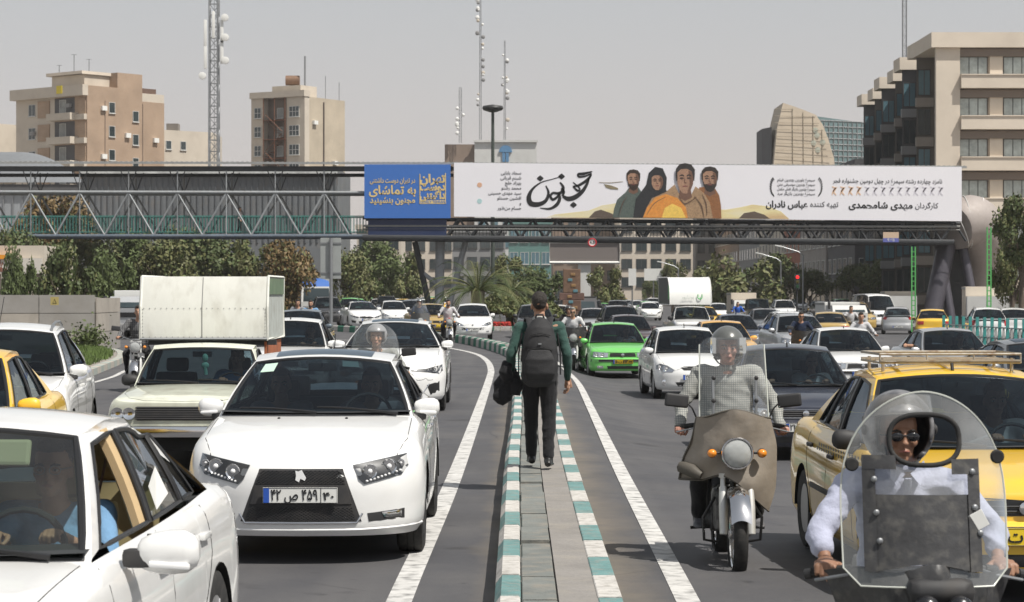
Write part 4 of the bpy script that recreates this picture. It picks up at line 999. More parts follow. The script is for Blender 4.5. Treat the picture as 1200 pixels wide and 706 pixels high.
# the median: kerb blocks painted white and green, a row of pavers, a poured strip
mroot = struct(empty('median_strip')); mpath = resample(catmull([(.24, 5), (.25, 8), (.265, 14), (.29, 24), (.35, 33), (.40, 50), (.40, 62), (.2, 70), (-.6, 80), (-2, 91), (-4.9, 105), (-9, 117), (-13, 124), (-22, 134)]), 1.0)
mn = normals(mpath); rg = random.Random(11)
def block(name, i, o0, o1, h0, h1, m_, gap=.006, bev=0, sink=.02, parent=mroot, path=mpath, nn=mn, jit=.002, tilt=0):
    a, b = path[i], path[i+1]; na, nb = nn[i], nn[i+1]; t = (b-a).normalized()*gap; j = rg.uniform(-jit, jit)*2; s = rg.uniform(-jit, jit)
    def pt(p, n, o, z): q = p+n*(o+s); return (q.x, q.y, z)
    g0 = gz(a.x, a.y); prof = [(o0, -sink), (o0+bev*.25, h1-bev), (o0+bev, h1), (o1-.01, h1), (o1, h1-.01), (o1, -sink)] if bev else [(o0, -sink), (o0, h1-.005), (o0+.006, h1), (o1-.006, h1), (o1, h1-.005), (o1, -sink)]
    vs = []; k = len(prof); tl = rg.uniform(-tilt, tilt)
    for (p, n, tt, zz) in ((a, na, t, j), (b, nb, -t, j+tl)):
        for o, z in prof: vs.append(pt(p+tt, n, o, z+zz+g0*.0))
    mb = MB(); mb.add(vs, [(q, (q+1) % k, (q+1) % k+k, q+k) for q in range(k)]+[tuple(range(k-1, -1, -1)), tuple(range(k, 2*k))]); return mb.obj(name, m_, parent)
for i in range(len(mpath)-1):
    far = mpath[i].y > 60
    wh = M_KW; te = M_KT2 if far else M_KT
    block('kerb_block', i, -.375, -.215, 0, .22+(.08 if mpath[i].y > 72 else 0), wh if i % 2 else te, bev=.05)
    block('kerb_block', i, .215, .35, 0, .215, te if i % 2 else wh, bev=0)
    if mpath[i].y < 75: block('paving_slab', i, -.205, -.01, 0, .205, M_PAVE, gap=.018, jit=.005, tilt=.008)
ms = MB(); ns_ = mn; vs = []
for p, n in zip(mpath, mn):
    for o, z in ((-.213, .18), (-.004, .18), (-.003, .207), (.213, .207)): q = p+n*o; vs.append((q.x, q.y, z+.0))
ms.add([v for v in vs], [(4*i+a, 4*i+a+1, 4*i+a+5, 4*i+a+4) for i in range(len(mpath)-1) for a in range(3)]); ms.mi = 0
ms.obj('concrete_strip', mat('poured_concrete', (.235, .22, .205), .85, var=.18, vscale=1.6, dirt=.5, dirtcol=(.33, .30, .25), bump=.35), mroot)
# left edge of the road
lroot = struct(empty('roadside_kerb')); lp = resample(catmull([(-8.5, 20), (-8.7, 34), (-9.2, 48), (-9.9, 57), (-10.9, 66), (-13, 75), (-17.5, 81), (-26, 86)]), 1.0); ln = normals(lp)
for i in range(len(lp)-1): block('kerb_block', i, -.2, 0, 0, .16, mat('pale_kerb', (.42, .39, .34), .8, var=.12, dirt=.4) if i % 2 else mat('faded_kerb', (.33, .37, .34), .8, var=.12, dirt=.4), parent=lroot, path=lp, nn=ln)
gl = MB(); vs = []
for p in lp: q = Vector((min(-13.6, p.x-3), p.y-4, 0)); vs += [(p.x-.2, p.y, .14), (p.x-1.6 if p.y > 60 else p.x-2.4, p.y-1, .15)]
gl.add(vs, [(2*i, 2*i+1, 2*i+3, 2*i+2) for i in range(len(lp)-1)]); struct(gl.obj('verge', M_GRND))
# grass tufts of the verge
gr = MB(); rr = random.Random(3)
for _ in range(9000):
    k = rr.randrange(28, len(lp)-8); p = lp[k]; u = rr.random(); x = p.x-.35-u*1.9; y = p.y-u*.8+rr.uniform(-.5, .5); h = rr.uniform(.05, .14); a = rr.uniform(0, pi); w = .02
    gr.add([(x-cos(a)*w, y-sin(a)*w, .14), (x+cos(a)*w, y+sin(a)*w, .14), (x+rr.uniform(-.05, .05), y+rr.uniform(-.05, .05), .15+h)], [(0, 1, 2)])
g_ = stuff(gr.obj('grass', mat('grass', (.09, .14, .03), .8, var=.3, vscale=2), fixn=False, weld=0)); tag(g_, 'strip of short green grass between the kerb and the stone wall', 'grass')
# stone-clad wall block
wroot = tag(empty('stone_wall', loc=(0, 0, 0)), 'low grey stone-clad wall block at the left edge behind the white hatchback', 'wall')
def facing(root, a, b, z0, rows, pw, m_list, name='stone_panel', t=.04):
    a, b = V(*a), V(*b); L_ = (b-a).length; d = (b-a)/L_; n = V(d.y, -d.x, 0); k = max(1, round(L_/pw)); w = L_/k; z = z0
    for ri, h in enumerate(rows):
        off = 0
        for i in range(k):
            mb = MB(); c = a+d*((i+.5)*w); j = rg.uniform(0, .012)
            mb.box((c.x+n.x*(t/2+j), c.y+n.y*(t/2+j), z+h/2), (w-.02, t, h-.02), (0, 0, atan2(d.y, d.x))); mb.obj(name, rg.choice(m_list), root)
        z += h
M_ST = [mat('wall_stone_%s' % n, c, .8, var=.12, vscale=.8, dirt=.4, dirtcol=(.22, .2, .17)) for n, c in (('a', (.34, .315, .28)), ('b', (.30, .285, .265)), ('c', (.38, .345, .30)))]
wc = MB(); wc.add([(-24, 74, 0), (-13.55, 76, 0), (-13.6, 81, 0), (-24, 81, 0), (-24, 74, 1.85), (-13.55, 76, 1.78), (-13.6, 81, 1.62), (-24, 81, 1.8)], [(0, 1, 5, 4), (1, 2, 6, 5), (2, 3, 7, 6), (4, 5, 6, 7), (3, 0, 4, 7)]); wc.obj('wall_core', M_CONC, wroot)
facing(wroot, (-24, 73.98, 0), (-13.5, 75.98, 0), 0, [.62, .62, .60], 1.75, M_ST); facing(wroot, (-13.5, 76.0, 0), (-13.55, 80.9, 0), 0, [.62, .62, .50], 2.4, M_ST)
s_ = empty('warning_sticker', 'small faded yellow warning plate on the stone wall', 'sign', P(64, 353, 75.0)); b = MB(); b.box((0, 0, 0), (.26, .02, .26)); b.obj('sign_board', mat('faded_yellow', (.42, .34, .12), .7), s_); b = MB(); b.tube([(-.06, -.012, -.07), (.06, -.012, -.07), (0, -.012, .06)], .008, 4, closed=True); b.obj('sign_symbol', M_INK, s_)
# ---------------- footbridge ----------------
M_TRUSS = mat('truss_paint', (.31, .33, .345), .5, .2, var=.12, dirt=.3); M_TEAL = mat('teal_rail', (.05, .22, .19), .55, var=.1, dirt=.2); M_DKST = mat('dark_steel', (.03, .033, .037), .55, var=.2); M_CORR = mat('corrugated_sheet', (.33, .34, .34), .5, .3, var=.12, dirt=.4)
M_DECK = mat('deck_edge', (.10, .13, .17), .55, .2, var=.2, dirt=.4); M_RAILG = mat('grey_handrail', (.25, .25, .24), .5, .3, var=.1, dirt=.3)
BD = 150.0; K = F/BD
def bx(px): return (px-600)/K
def bz(py): return CAMH-(py-HOR)/K
br = tag(empty('footbridge', loc=(0, BD, 0)), 'long covered steel footbridge crossing above the whole road', 'footbridge')
Y0 = 0
def BB(name, m_, fn, smooth=None):
    mb = MB(); fn(mb); return mb.obj(name, m_, br, smooth=smooth)
# corrugated roof, left and right parts
def roof_(mb, x0, x1, z0, z1):
    n = int((x1-x0)/.16); 
    for i in range(n):
        a = lerp(x0, x1, i/n); b_ = lerp(x0, x1, (i+1)/n); za = lerp(z0, z1, i/n); d = .05 if i % 2 else 0; e = .05-d
        mb.add([(a, -.3, za+d), (b_, -.3, za+e), (b_, 3.6, za+e+.1), (a, 3.6, za+d+.1), (a, -.3, za-.12), (b_, -.3, za-.12)], [(0, 1, 2, 3), (4, 5, 1, 0)])
BB('roof_sheet', M_CORR, lambda m: roof_(m, bx(-60), bx(532), bz(190), bz(191)))
BB('roof_sheet', M_CORR, lambda m: roof_(m, bx(532), bx(1132), bz(191), bz(195.5)))
for py, h, y, x0, x1 in ((198, .32, .1, -60, 530), (203, .22, 2.9, -60, 530)): BB('roof_beam', M_DKST, lambda m: m.box(((bx(x0)+bx(x1))/2, y, bz(py)), (bx(x1)-bx(x0), .25, h)))
BB('roof_soffit', M_DKST, lambda m: m.box(((bx(-60)+bx(1130))/2, 1.6, bz(196.5)), (bx(1130)-bx(-60), 3.2, .06)))
# left open truss, front and rear
top = [36-57.3+57.3*k for k in range(8)]; bot = [8-57.3+57.3*k for k in range(9)]
for y, m_ in ((0, M_TRUSS), (3.0, M_RAILG)):
    BB('top_chord', m_, lambda m: m.tube([(bx(-60), y, bz(225)), (bx(430), y, bz(226))], .10, 8), 60)
    BB('bottom_chord', M_DECK, lambda m: m.tube([(bx(-60), y, bz(277)), (bx(430), y, bz(277))], .13, 8), 60)
    for i, t in enumerate(top):
        if t < -30 or t > 420: continue
        for s in (bot[i], bot[i+1]): BB('truss_diagonal', m_, lambda m: m.tube([(bx(t), y, bz(226)), (bx(s), y, bz(276))], .068, 6), 60)
        BB('truss_post', m_, lambda m: m.tube([(bx(t), y, bz(200)), (bx(t), y, bz(277))], .042, 6), 60)
        BB('hanger', M_DKST, lambda m: (m.tube([(bx(t)-.5, y, bz(200)), (bx(t), y, bz(224))], .035, 5), m.tube([(bx(t)+.5, y, bz(200)), (bx(t), y, bz(224))], .035, 5)), 60)
BB('deck', M_DECK, lambda m: m.box(((bx(-60)+bx(430))/2, 1.5, bz(276.5)), (bx(430)-bx(-60), 3.1, .14)))
for y in (.12, 2.9):
    BB('handrail', M_TEAL, lambda m: m.box(((bx(-60)+bx(428))/2, y, bz(253.5)), (bx(428)-bx(-60), .06, .07))); BB('handrail', M_TEAL, lambda m: m.box(((bx(-60)+bx(428))/2, y, bz(272)), (bx(428)-bx(-60), .05, .05)))
for i in range(118):
    px = 2+i*3.62
    if px < 427: BB('baluster', M_TEAL, lambda m: m.box((bx(px), .12, bz(263)), (.045, .03, bz(253.5)-bz(273))))
bal = MB()
for i in range(118): bal.box((bx(2+i*3.62), 2.9, bz(263)), (.045, .03, 1.0))
stuff(bal.obj('far_balusters', M_TEAL, br))
# right part: dark deck truss under the banner
sl = lambda px: (px-427)*.0083/K
def tb_(name, m_, a, b, r, y=0, n=6): return BB(name, m_, lambda m: m.tube([(bx(a[0]), y, bz(a[1])-sl(a[0])), (bx(b[0]), y, bz(b[1])-sl(b[0]))], r, n), 60)
for y in (0, 3.0):
    tb_('bottom_chord', M_DKST, (425, 278.5), (1118, 278.5), .20, y); tb_('top_chord', M_DKST, (425, 256), (1125, 256), .09, y)
    tb_('handrail', M_RAILG, (425, 265), (1125, 260), .075, y-.06); tb_('handrail', M_RAILG, (425, 268.5), (1125, 264), .045, y-.06)
    k = 0
    for px in range(436, 1120, 29):
        tb_('truss_diagonal', M_DKST, (px, 277), (px+15, 255), .10 if k % 2 else .08, y); tb_('truss_diagonal', M_DKST, (px+15, 255), (px+29, 277), .08, y); k += 1
BB('deck', M_DKST, lambda m: m.box(((bx(425)+bx(1118))/2, 1.5, bz(281)), (bx(1118)-bx(425), 3.2, .28), (0, .0083/1, 0)))
for i in range(170):
    px = 434+i*4.0
    if px < 1116: BB('baluster', M_DKST, lambda m: m.box((bx(px), .03, bz(271)-sl(px)), (.035, .03, .72)))
# columns
cb = Vector((bx(513), 1.5, 0))
for a, r in ((485, .19), (515, .30), (545, .19)): BB('column', M_TRUSS if a != 485 else M_DKST, lambda m: m.tube([(bx(a), 1.5, bz(283)), (cb.x+(a-513)*.012, 1.5, -.1)], r, 12), 60)
BB('column_brace', M_TRUSS, lambda m: m.tube([(bx(492), 1.5, bz(318)), (bx(514), 1.5, bz(335))], .14, 8), 60)
BB('column_base', M_CONC, lambda m: m.box((cb.x, 1.5, .2), (2.2, 2, .5)))
for a, b_ in ((1117, 1092), (1136, 1150), (1108, 1120)): BB('column', mat('purple_grey_steel', (.075, .07, .085), .45, .3, var=.1), lambda m: m.tube([(bx(a), 2.2, bz(286)), (bx(b_), 1.0, -.4)], .62 if a == 1117 else .3, 14), 60)
BB('support_panel', M_DKST, lambda m: m.box((bx(1128), 4, 3), (2.2, .3, 6.6)))
# the ribbed tube of the stair
tp = catmull([(bx(1122), bz(266)), (bx(1140), bz(259)), (bx(1154), bz(263)), (bx(1163), bz(282)), (bx(1166), bz(308)), (bx(1163), bz(345))], 5); tr_ = []
for i, p in enumerate(tp): tr_.append(interp([(0, 1.5), (.25, 1.75), (.5, 1.7), (.7, 1.35), (.88, .9), (1, .6)], i/(len(tp)-1)))
st = tag(empty('stair_tube', loc=(0, BD, 0)), 'bulky grey ribbed tube curving down from the right end of the footbridge', 'stair tube')
m = MB(); m.tube([(p.x, 1.5+i*.12, p.y) for i, p in enumerate(tp)], tr_, 24); m.obj('tube_shell', mat('tube_cladding', (.36, .32, .30), .5, .1, var=.06, dirt=.25), st, smooth=50)
for i in range(2, len(tp)-2, 3): m = MB(); q = tp[i]; d = (tp[i+1]-tp[i-1]).normalized(); u = Vector((-d.y, 0, d.x)); c_ = Vector((q.x, 1.5+i*.12, q.y)); m.tube([c_+u*cos(a)*tr_[i]*1.012+Vector((0, 1, 0))*sin(a)*tr_[i]*1.012 for a in [2*pi*k/26 for k in range(26)]], .03, 4, closed=True); m.obj('seam_ring', M_PLW, st, smooth=60)
# banner and blue board
M_BAN = mat('banner_vinyl', (.86, .85, .89), .5, var=.02, vscale=.3); M_BLUE = mat('board_blue', (.045, .16, .50), .5, var=.03); M_YTX = mat('pale_gold_print', (.72, .55, .24), .5); M_BTX = mat('grey_print', (.10, .10, .11), .5)
bn = tag(empty('banner', loc=(0, BD-.35, 0)), 'long white film banner with calligraphy and four portraits hanging on the footbridge', 'banner')
KB = F/(BD-.35)
def nx(px): return (px-600)/KB
def nz(px, py): return CAMH-(py-HOR)/KB
tilt = -atan2(5, 595)
m = MB(); m.add([(nx(532), 0, nz(0, 254)), (nx(1127), 0, nz(0, 259.5)), (nx(1127), 0, nz(0, 196)), (nx(532), 0, nz(0, 191)), (nx(532), .05, nz(0, 254)), (nx(1127), .05, nz(0, 259.5)), (nx(1127), .05, nz(0, 196)), (nx(532), .05, nz(0, 191))], [(0, 1, 2, 3), (7, 6, 5, 4), (0, 4, 5, 1), (3, 2, 6, 7), (0, 3, 7, 4), (1, 5, 6, 2)]); m.obj('banner_sheet', M_BAN, bn)
def bt(s, px, py, hpx, wpx=None, m_=M_BTX, bold=.004, align='CENTER', root=None, k=None):
    root = root or bn; py2 = py
    return text('lettering', s, hpx/KB, m_, root, Matrix.Translation((nx(px), -.012, nz(0, py2))) @ Euler((radians(90), 0, 0)).to_matrix().to_4x4() @ Matrix.Rotation(tilt if root is bn else 0, 4, 'Z'), align=align, bold=bold, width=(wpx/KB if wpx else None), depth=.004)
# title calligraphy: brush strokes of varying width
def brush(pts, ws, root=bn, m_=M_INK, y=-.015, name='calligraphy_stroke'):
    pts = catmull(pts, 6); n = len(pts); vs = []
    for i, p in enumerate(pts):
        t = (pts[min(i+1, n-1)]-pts[max(0, i-1)]).normalized(); w = interp([(k/(len(ws)-1), w_) for k, w_ in enumerate(ws)], i/(n-1)); u = Vector((-t.y, t.x, 0))*w*.5
        for s in (-1, 1): q = p+u*s; vs.append((nx(q.x), y, nz(0, q.y)))
    o = len(vs); vs += [(a, y+.01, c) for a, b, c in vs]; m = MB()
    m.add(vs, [(2*i, 2*i+1, 2*i+3, 2*i+2) for i in range(n-1)]+[(o+2*i, o+2*i+2, o+2*i+3, o+2*i+1) for i in range(n-1)]+[(2*i, 2*i+2, o+2*i+2, o+2*i) for i in range(n-1)]+[(2*i+1, o+2*i+1, o+2*i+3, 2*i+3) for i in range(n-1)]); return m.obj(name, m_, root)
def zq(pts): return [(600+u/4.444, 185+v/4.444) for u, v in pts]
for pts, w in (([(176, 146), (190, 182), (176, 224), (138, 243), (98, 238), (88, 205), (106, 165), (150, 130), (210, 112), (258, 98)], [5, 13, 18, 24, 28, 24, 13, 6, 4, 5]),
    ([(250, 128), (266, 152), (262, 176), (240, 186), (214, 184), (200, 200), (212, 218), (234, 206), (246, 186)], [6, 15, 17, 14, 12, 13, 14, 13, 9]), ([(246, 186), (248, 216), (232, 246), (196, 266), (146, 262)], [9, 17, 18, 12, 3]),
    ([(418, 72), (372, 84), (346, 86), (350, 100), (384, 96), (412, 84), (396, 112), (352, 142), (318, 150)], [5, 16, 13, 10, 9, 8, 15, 14, 8]), ([(404, 96), (392, 134), (366, 176), (328, 206), (292, 214), (264, 200)], [5, 14, 20, 25, 24, 12]), ([(318, 150), (342, 172), (352, 160), (318, 128)], [8, 12, 9, 5]), ([(262, 200), (270, 178), (256, 160)], [10, 14, 8])): brush(zq(pts), [q/4.444 for q in w])
for (a, b_) in ((147, 108), (258, 98), (320, 246)): brush(zq([(a-17, b_), (a, b_), (a+17, b_)]), [.5, 7.2, .5])
for i, s in enumerate(('سجاد بابایی', 'شبنم قربانی', 'بهزاد خلج', 'محمد رشنو', 'سید مهدی حسینی', 'افشین حسنلو', 'و', 'حسام منظور')): bt(fa(s), 611, 203+i*5.9+(0), 5.2, align='RIGHT', bold=.002)
for a, b_, c in ((562, 217, mat('pale_orange_print', (.70, .42, .28), .5)), (562, 236, mat('pale_teal_print', (.45, .65, .66), .5))):
    m = MB(); m.lathe([(.16, 0), (.16, -.008), (.0, -.008)], (nx(a), -.002, nz(0, b_)), 'Y', 14); m.obj('logo_print', c, bn)
M_LAV = mat('lavender_print', (.72, .70, .76), .5); M_OR2 = mat('orange_print', (.80, .56, .40), .5)
bt(fa('نامزد چهارده رشته سیمرغ در چهل دومین جشنواره فجر'), 1040, 212.5, 7.2, 128, bold=.003)
for i in range(14):        # award birds
    px = 978+i*9.6; c = M_OR2 if i < 4 else M_LAV
    brush([(px-3, 219), (px+1, 221), (px-1, 225), (px+2, 229)], [.8, 2.2, 2.2, .8], m_=c, name='award_bird'); brush([(px+3, 219.5), (px-1, 223), (px-3, 229)], [.8, 1.8, .8], m_=c, name='award_bird')
bt(fa('کارگردان'), 1086, 241.5, 8.5, 27); bt(fa('مهدی شامحمدی'), 1032, 241, 10.5, 75, bold=.018, m_=M_INK)
bt(fa('تهیه کننده'), 966, 240, 8.5, 33); bt(fa('عباس نادران'), 922, 240, 10.5, 49, bold=.018, m_=M_INK)
for i in range(4): bt(fa(('سیمرغ بلورین بهترین فیلم', 'سیمرغ بهترین موسیقی متن', 'سیمرغ بهترین بازیگر نقش مکمل', 'سیمرغ بهترین بازیگر مرد')[i]), 933, 211+i*5.4, 4.6, 44, bold=.001)
for s in (-1, 1):          # laurel
    for k in range(9): a = radians(-60+k*15); cx, cy = 933+s*(24+6*cos(a)), 219.5-sin(a)*11; brush([(cx-1.2*s, cy+1.5), (cx+.8*s, cy-1.5)], [.7, 1.8], name='laurel_leaf')
# picture part of the banner: hazy yellow ground, helicopter and generic portraits
def disc(pts, m_, y, name):
    m = MB(); n = len(pts); m.add([(nx(a), y, nz(0, b_)) for a, b_ in pts]+[(nx(a), y+.012, nz(0, b_)) for a, b_ in pts], []); t = tessellate_polygon([[Vector((a, b_, 0)) for a, b_ in pts]]); o = 0
    m.f = [tuple(q) for q in t]+[(i, (i+1) % n, (i+1) % n+n, i+n) for i in range(n)]; m.m = [0]*len(m.f); return m.obj(name, m_, bn)
def pm_(n, c, dirt=0, **k): return mat('print_'+n, c, .5, var=.15, vscale=6, dirt=dirt, **k)
def oval(cx, cy, rx, ry, n=18, a0=0): return [(cx+rx*cos(2*pi*i/n+a0), cy+ry*sin(2*pi*i/n+a0)) for i in range(n)]
def gradm(name, stops):
    m = bpy.data.materials.new(name); m.use_nodes = True; nt = m.node_tree; tc = nt.nodes.new('ShaderNodeTexCoord'); n = nt.nodes.new('ShaderNodeTexNoise'); n.inputs['Scale'].default_value = .55; n.inputs['Detail'].default_value = 7; mp = nt.nodes.new('ShaderNodeMapping'); mp.inputs['Scale'].default_value = (.4, 1, 2)
    r = nt.nodes.new('ShaderNodeValToRGB'); e = r.color_ramp.elements; e[0].position, e[0].color = stops[0][0], (*stops[0][1], 1); e[1].position, e[1].color = stops[-1][0], (*stops[-1][1], 1)
    for p_, c_ in stops[1:-1]: q = e.new(p_); q.color = (*c_, 1)
    nt.links.new(tc.outputs['Object'], mp.inputs[0]); nt.links.new(mp.outputs[0], n.inputs['Vector']); nt.links.new(n.outputs['Fac'], r.inputs['Fac']); nt.links.new(r.outputs[0], nt.nodes['Principled BSDF'].inputs['Base Color']); return m
M_DUSTP = gradm('print_smoky_yellow', [(.3, (.80, .76, .66)), (.5, (.80, .70, .38)), (.62, (.66, .48, .26)), (.74, (.36, .26, .18))])
disc([(640, 255.2), (650, 251.5), (665, 250), (690, 247), (705, 241), (725, 238), (750, 242), (850, 246), (868, 243), (882, 240), (900, 242), (915, 248), (925, 257.0)], M_DUSTP, -.006, 'printed_landscape')
disc([(690, 255.3), (697, 248), (704, 246), (716, 250), (726, 255.6)], pm_('smoke', (.12, .09, .07)), -.016, 'printed_smoke'); disc([(866, 256), (872, 250), (884, 248), (896, 252), (902, 256.5)], pm_('smoke', (.12, .09, .07)), -.016, 'printed_smoke')
disc([(708, 216), (716, 217.5), (724, 220.5), (724.5, 222.5), (716, 222), (710, 220)], pm_('olive', (.25, .21, .13)), -.016, 'printed_helicopter'); brush([(702, 214), (715, 214.5), (730, 213)], [.5, .8, .5], m_=pm_('olive', (.25, .21, .13)), name='printed_rotor')
def zp(pts): return [(u/4.444+600, v/4.444+185) for u, v in pts]
def person_print(j, body, bodyc, head, hairc, beard, scarf=False):
    y = -.02-.018*j; cx, cy, rx, ry = head; cx, cy, rx, ry = cx/4.444+600, cy/4.444+185, rx/4.444, ry/4.444
    sh_ = pm_('clothes_%d' % j, bodyc, .75, dirtcol=tuple(c*.3 for c in bodyc)); hm_ = pm_('hair_%d' % j, hairc); sk = pm_('face_%d' % j, (.40, .235, .155), .6, dirtcol=(.15, .08, .05)); dk = pm_('face_shade', (.17, .09, .06))
    disc(zp(body), sh_, y, 'printed_torso')
    if not scarf:
        disc([(cx-rx*.5, cy+ry*.5), (cx+rx*.5, cy+ry*.5), (cx+rx*.7, cy+ry*1.25), (cx, cy+ry*1.5), (cx-rx*.7, cy+ry*1.25)], dk, y-.002, 'printed_neck')
        disc([(cx+rx*a, cy+ry*b_) for a, b_ in ((-.92, .15), (-1.0, -.25), (-.98, -.7), (-.6, -1.02), (0, -1.1), (.62, -1.0), (1.0, -.65), (.98, -.2), (.92, .15), (.7, .0), (-.7, .0))], hm_, y-.003, 'printed_hair')
    disc([(cx+rx*a, cy+ry*b_) for a, b_ in ((-.82, -.45), (-.45, -.68), (.2, -.70), (.68, -.5), (.84, -.05), (.80, .35), (.55, .78), (.15, 1.0), (-.25, .98), (-.6, .72), (-.82, .3))], sk, y-.006, 'printed_face')
    disc([(cx+rx*a, cy+ry*b_) for a, b_ in ((.30, -.6), (.68, -.5), (.84, -.05), (.80, .35), (.55, .78), (.2, .95), (.45, .4), (.42, -.1))], dk, y-.008, 'printed_shade')
    if beard: disc([(cx+rx*a, cy+ry*b_) for a, b_ in ((-.84, .1), (-.62, .45), (-.3, .42), (0, .36), (.3, .42), (.62, .45), (.85, .1), (.78, .55), (.45, .98), (.05, 1.14), (-.4, .98), (-.76, .55))], hm_, y-.010, 'printed_beard')
    for s_ in (-1, 1):
        brush([(cx+s_*rx*.14, cy-ry*.20), (cx+s_*rx*.36, cy-ry*.28), (cx+s_*rx*.62, cy-ry*.20)], [rx*.10, rx*.15, rx*.06], y=y-.012, m_=hm_ if not scarf else M_INK, name='printed_brow'); disc([(cx+s_*rx*.36+rx*.22*cos(q), cy-ry*.06+ry*.07*sin(q)) for q in [2*pi*k/10 for k in range(10)]], pm_('eye_socket', (.07, .04, .03)), y-.011, 'printed_eye')
    brush([(cx-rx*.06, cy-ry*.1), (cx-rx*.08, cy+ry*.2), (cx+rx*.12, cy+ry*.27)], [rx*.05, rx*.12, rx*.14], y=y-.011, m_=dk, name='printed_nose'); brush([(cx-rx*.28, cy+ry*.50), (cx, cy+ry*.48), (cx+rx*.28, cy+ry*.50)], [rx*.05, rx*.13, rx*.05], y=y-.013, m_=pm_('mouth', (.22, .07, .06)), name='printed_mouth')
person_print(0, [(524, 311), (532, 265), (548, 218), (590, 182), (606, 160), (655, 150), (682, 190), (700, 250), (700, 313)], (.10, .13, .115), (632, 116, 36, 50), (.035, .022, .015), 1)
person_print(1, [(632, 313), (645, 215), (700, 140), (712, 80), (745, 48), (785, 56), (806, 105), (802, 168), (840, 220), (850, 315)], (.022, .024, .028), (757, 124, 36, 46), (.02, .02, .02), 0, True)
person_print(3, [(955, 314), (965, 200), (975, 155), (1050, 150), (1078, 195), (1088, 250), (1090, 317)], (.30, .13, .05), (1030, 112, 44, 60), (.03, .022, .018), 1)
person_print(4, [(680, 313), (700, 262), (728, 212), (800, 180), (846, 140), (870, 190), (930, 200), (955, 150), (1000, 186), (1030, 235), (1046, 316)], (.40, .26, .15), (902, 112, 50, 76), (.03, .025, .025), 0)
disc(zp([(682, 312), (702, 262), (745, 208), (800, 190), (860, 210), (905, 260), (915, 315)]), pm_('orange_jacket', (.70, .26, .05), .7, dirtcol=(.75, .50, .10)), -.115, 'printed_jacket'); disc(zp([(780, 313), (795, 262), (835, 240), (880, 262), (905, 314)]), pm_('yellow_glow', (.85, .58, .12), .3, dirtcol=(.80, .35, .05)), -.117, 'printed_jacket')
for pts in ([(700, 300), (740, 240), (800, 205)], [(950, 200), (985, 250), (1000, 312)], [(870, 200), (900, 240), (960, 205)], [(560, 300), (575, 240), (600, 200)], [(990, 190), (1010, 240), (1015, 300)]): brush(zp(pts), [.3, .9, .3], y=-.119, m_=pm_('fold', (.12, .07, .05)), name='printed_fold')
bl = tag(empty('blue_board', loc=(0, BD-.4, 0)), 'square blue board with yellow lettering left of the white banner', 'sign board')
m = MB(); m.box((nx(477.5), .1, (nz(0, 193)+nz(0, 256))/2), (101/KB, .2, 63/KB)); m.obj('board_panel', M_BLUE, bl)
m = MB(); m.box((nx(477), .6, (nz(0, 257)+nz(0, 277))/2), (92/KB, .6, 19/KB)); m.obj('lower_box', mat('navy_box', (.015, .03, .09), .5), bl)
bt(fa('در تهران دوست داشتنی'), 460, 212, 8, 53, M_YTX, .008, root=bl); bt(fa('به تماشای'), 460, 223.5, 14, 55, M_YTX, .02, root=bl); bt(fa('مجنون بنشینید'), 460, 235, 10, 53, M_YTX, .015, root=bl)
bt(fa('تهران'), 507, 210, 13, 30, M_YTX, .03, root=bl); bt(fa('دوست'), 507, 219.5, 12, 30, M_YTX, .03, root=bl); bt(fa('داشتنی'), 507, 229.5, 12, 30, M_YTX, .03, root=bl)
m = MB(); m.box((nx(507), -.004, nz(0, 237)), (31/KB, .01, 4.2/KB)); m.obj('gold_band', M_YTX, bl); bt('LOVELY TEHRAN', 507, 237, 4.2, 29, M_BLUE, .003, root=bl)
m = MB(); m.tube([(nx(492), -.01, nz(0, 204)), (nx(492), -.01, nz(0, 239))], .03, 4); m.tube([(nx(522), -.01, nz(0, 203)), (nx(522), -.01, nz(0, 239))], .03, 4); m.obj('logo_frame', M_YTX, bl)
sg = tag(empty('round_road_sign', loc=P(694, 284.5, BD-.5)), 'small round red-rimmed road sign hanging from the footbridge deck', 'road sign'); m = MB(); m.lathe([(.28, 0), (.28, -.03), (0, -.03)], axis='Y', n=20); m.obj('sign_face', M_PLW, sg); m = MB(); m.tube([(cos(a)*.25, -.035, sin(a)*.25) for a in [2*pi*k/20 for k in range(20)]], .045, 5, closed=True); m.obj('sign_rim', mat('sign_red', (.55, .02, .03), .5), sg); text('lettering', '4.5', .26, M_INK, sg, plane_mw((0, -.04, 0)), bold=.005)
sg = tag(empty('deck_sign', loc=P(1044, 278, BD-.5)), 'small beige and blue plate on the footbridge below the banner', 'sign'); m = MB(); m.box((0, 0, .12), (1.0, .05, .38)); m.obj('beige_half', mat('beige_plate', (.6, .45, .33), .5), sg); m = MB(); m.box((0, -.001, -.2), (1.0, .05, .26)); m.obj('blue_half', mat('blue_plate', (.12, .14, .42), .5), sg); text('lettering', fa('۹۶۶۱۱'), .24, M_PLW, sg, plane_mw((0, -.032, -.2)), bold=.004)
sm = empty('x') if False else None
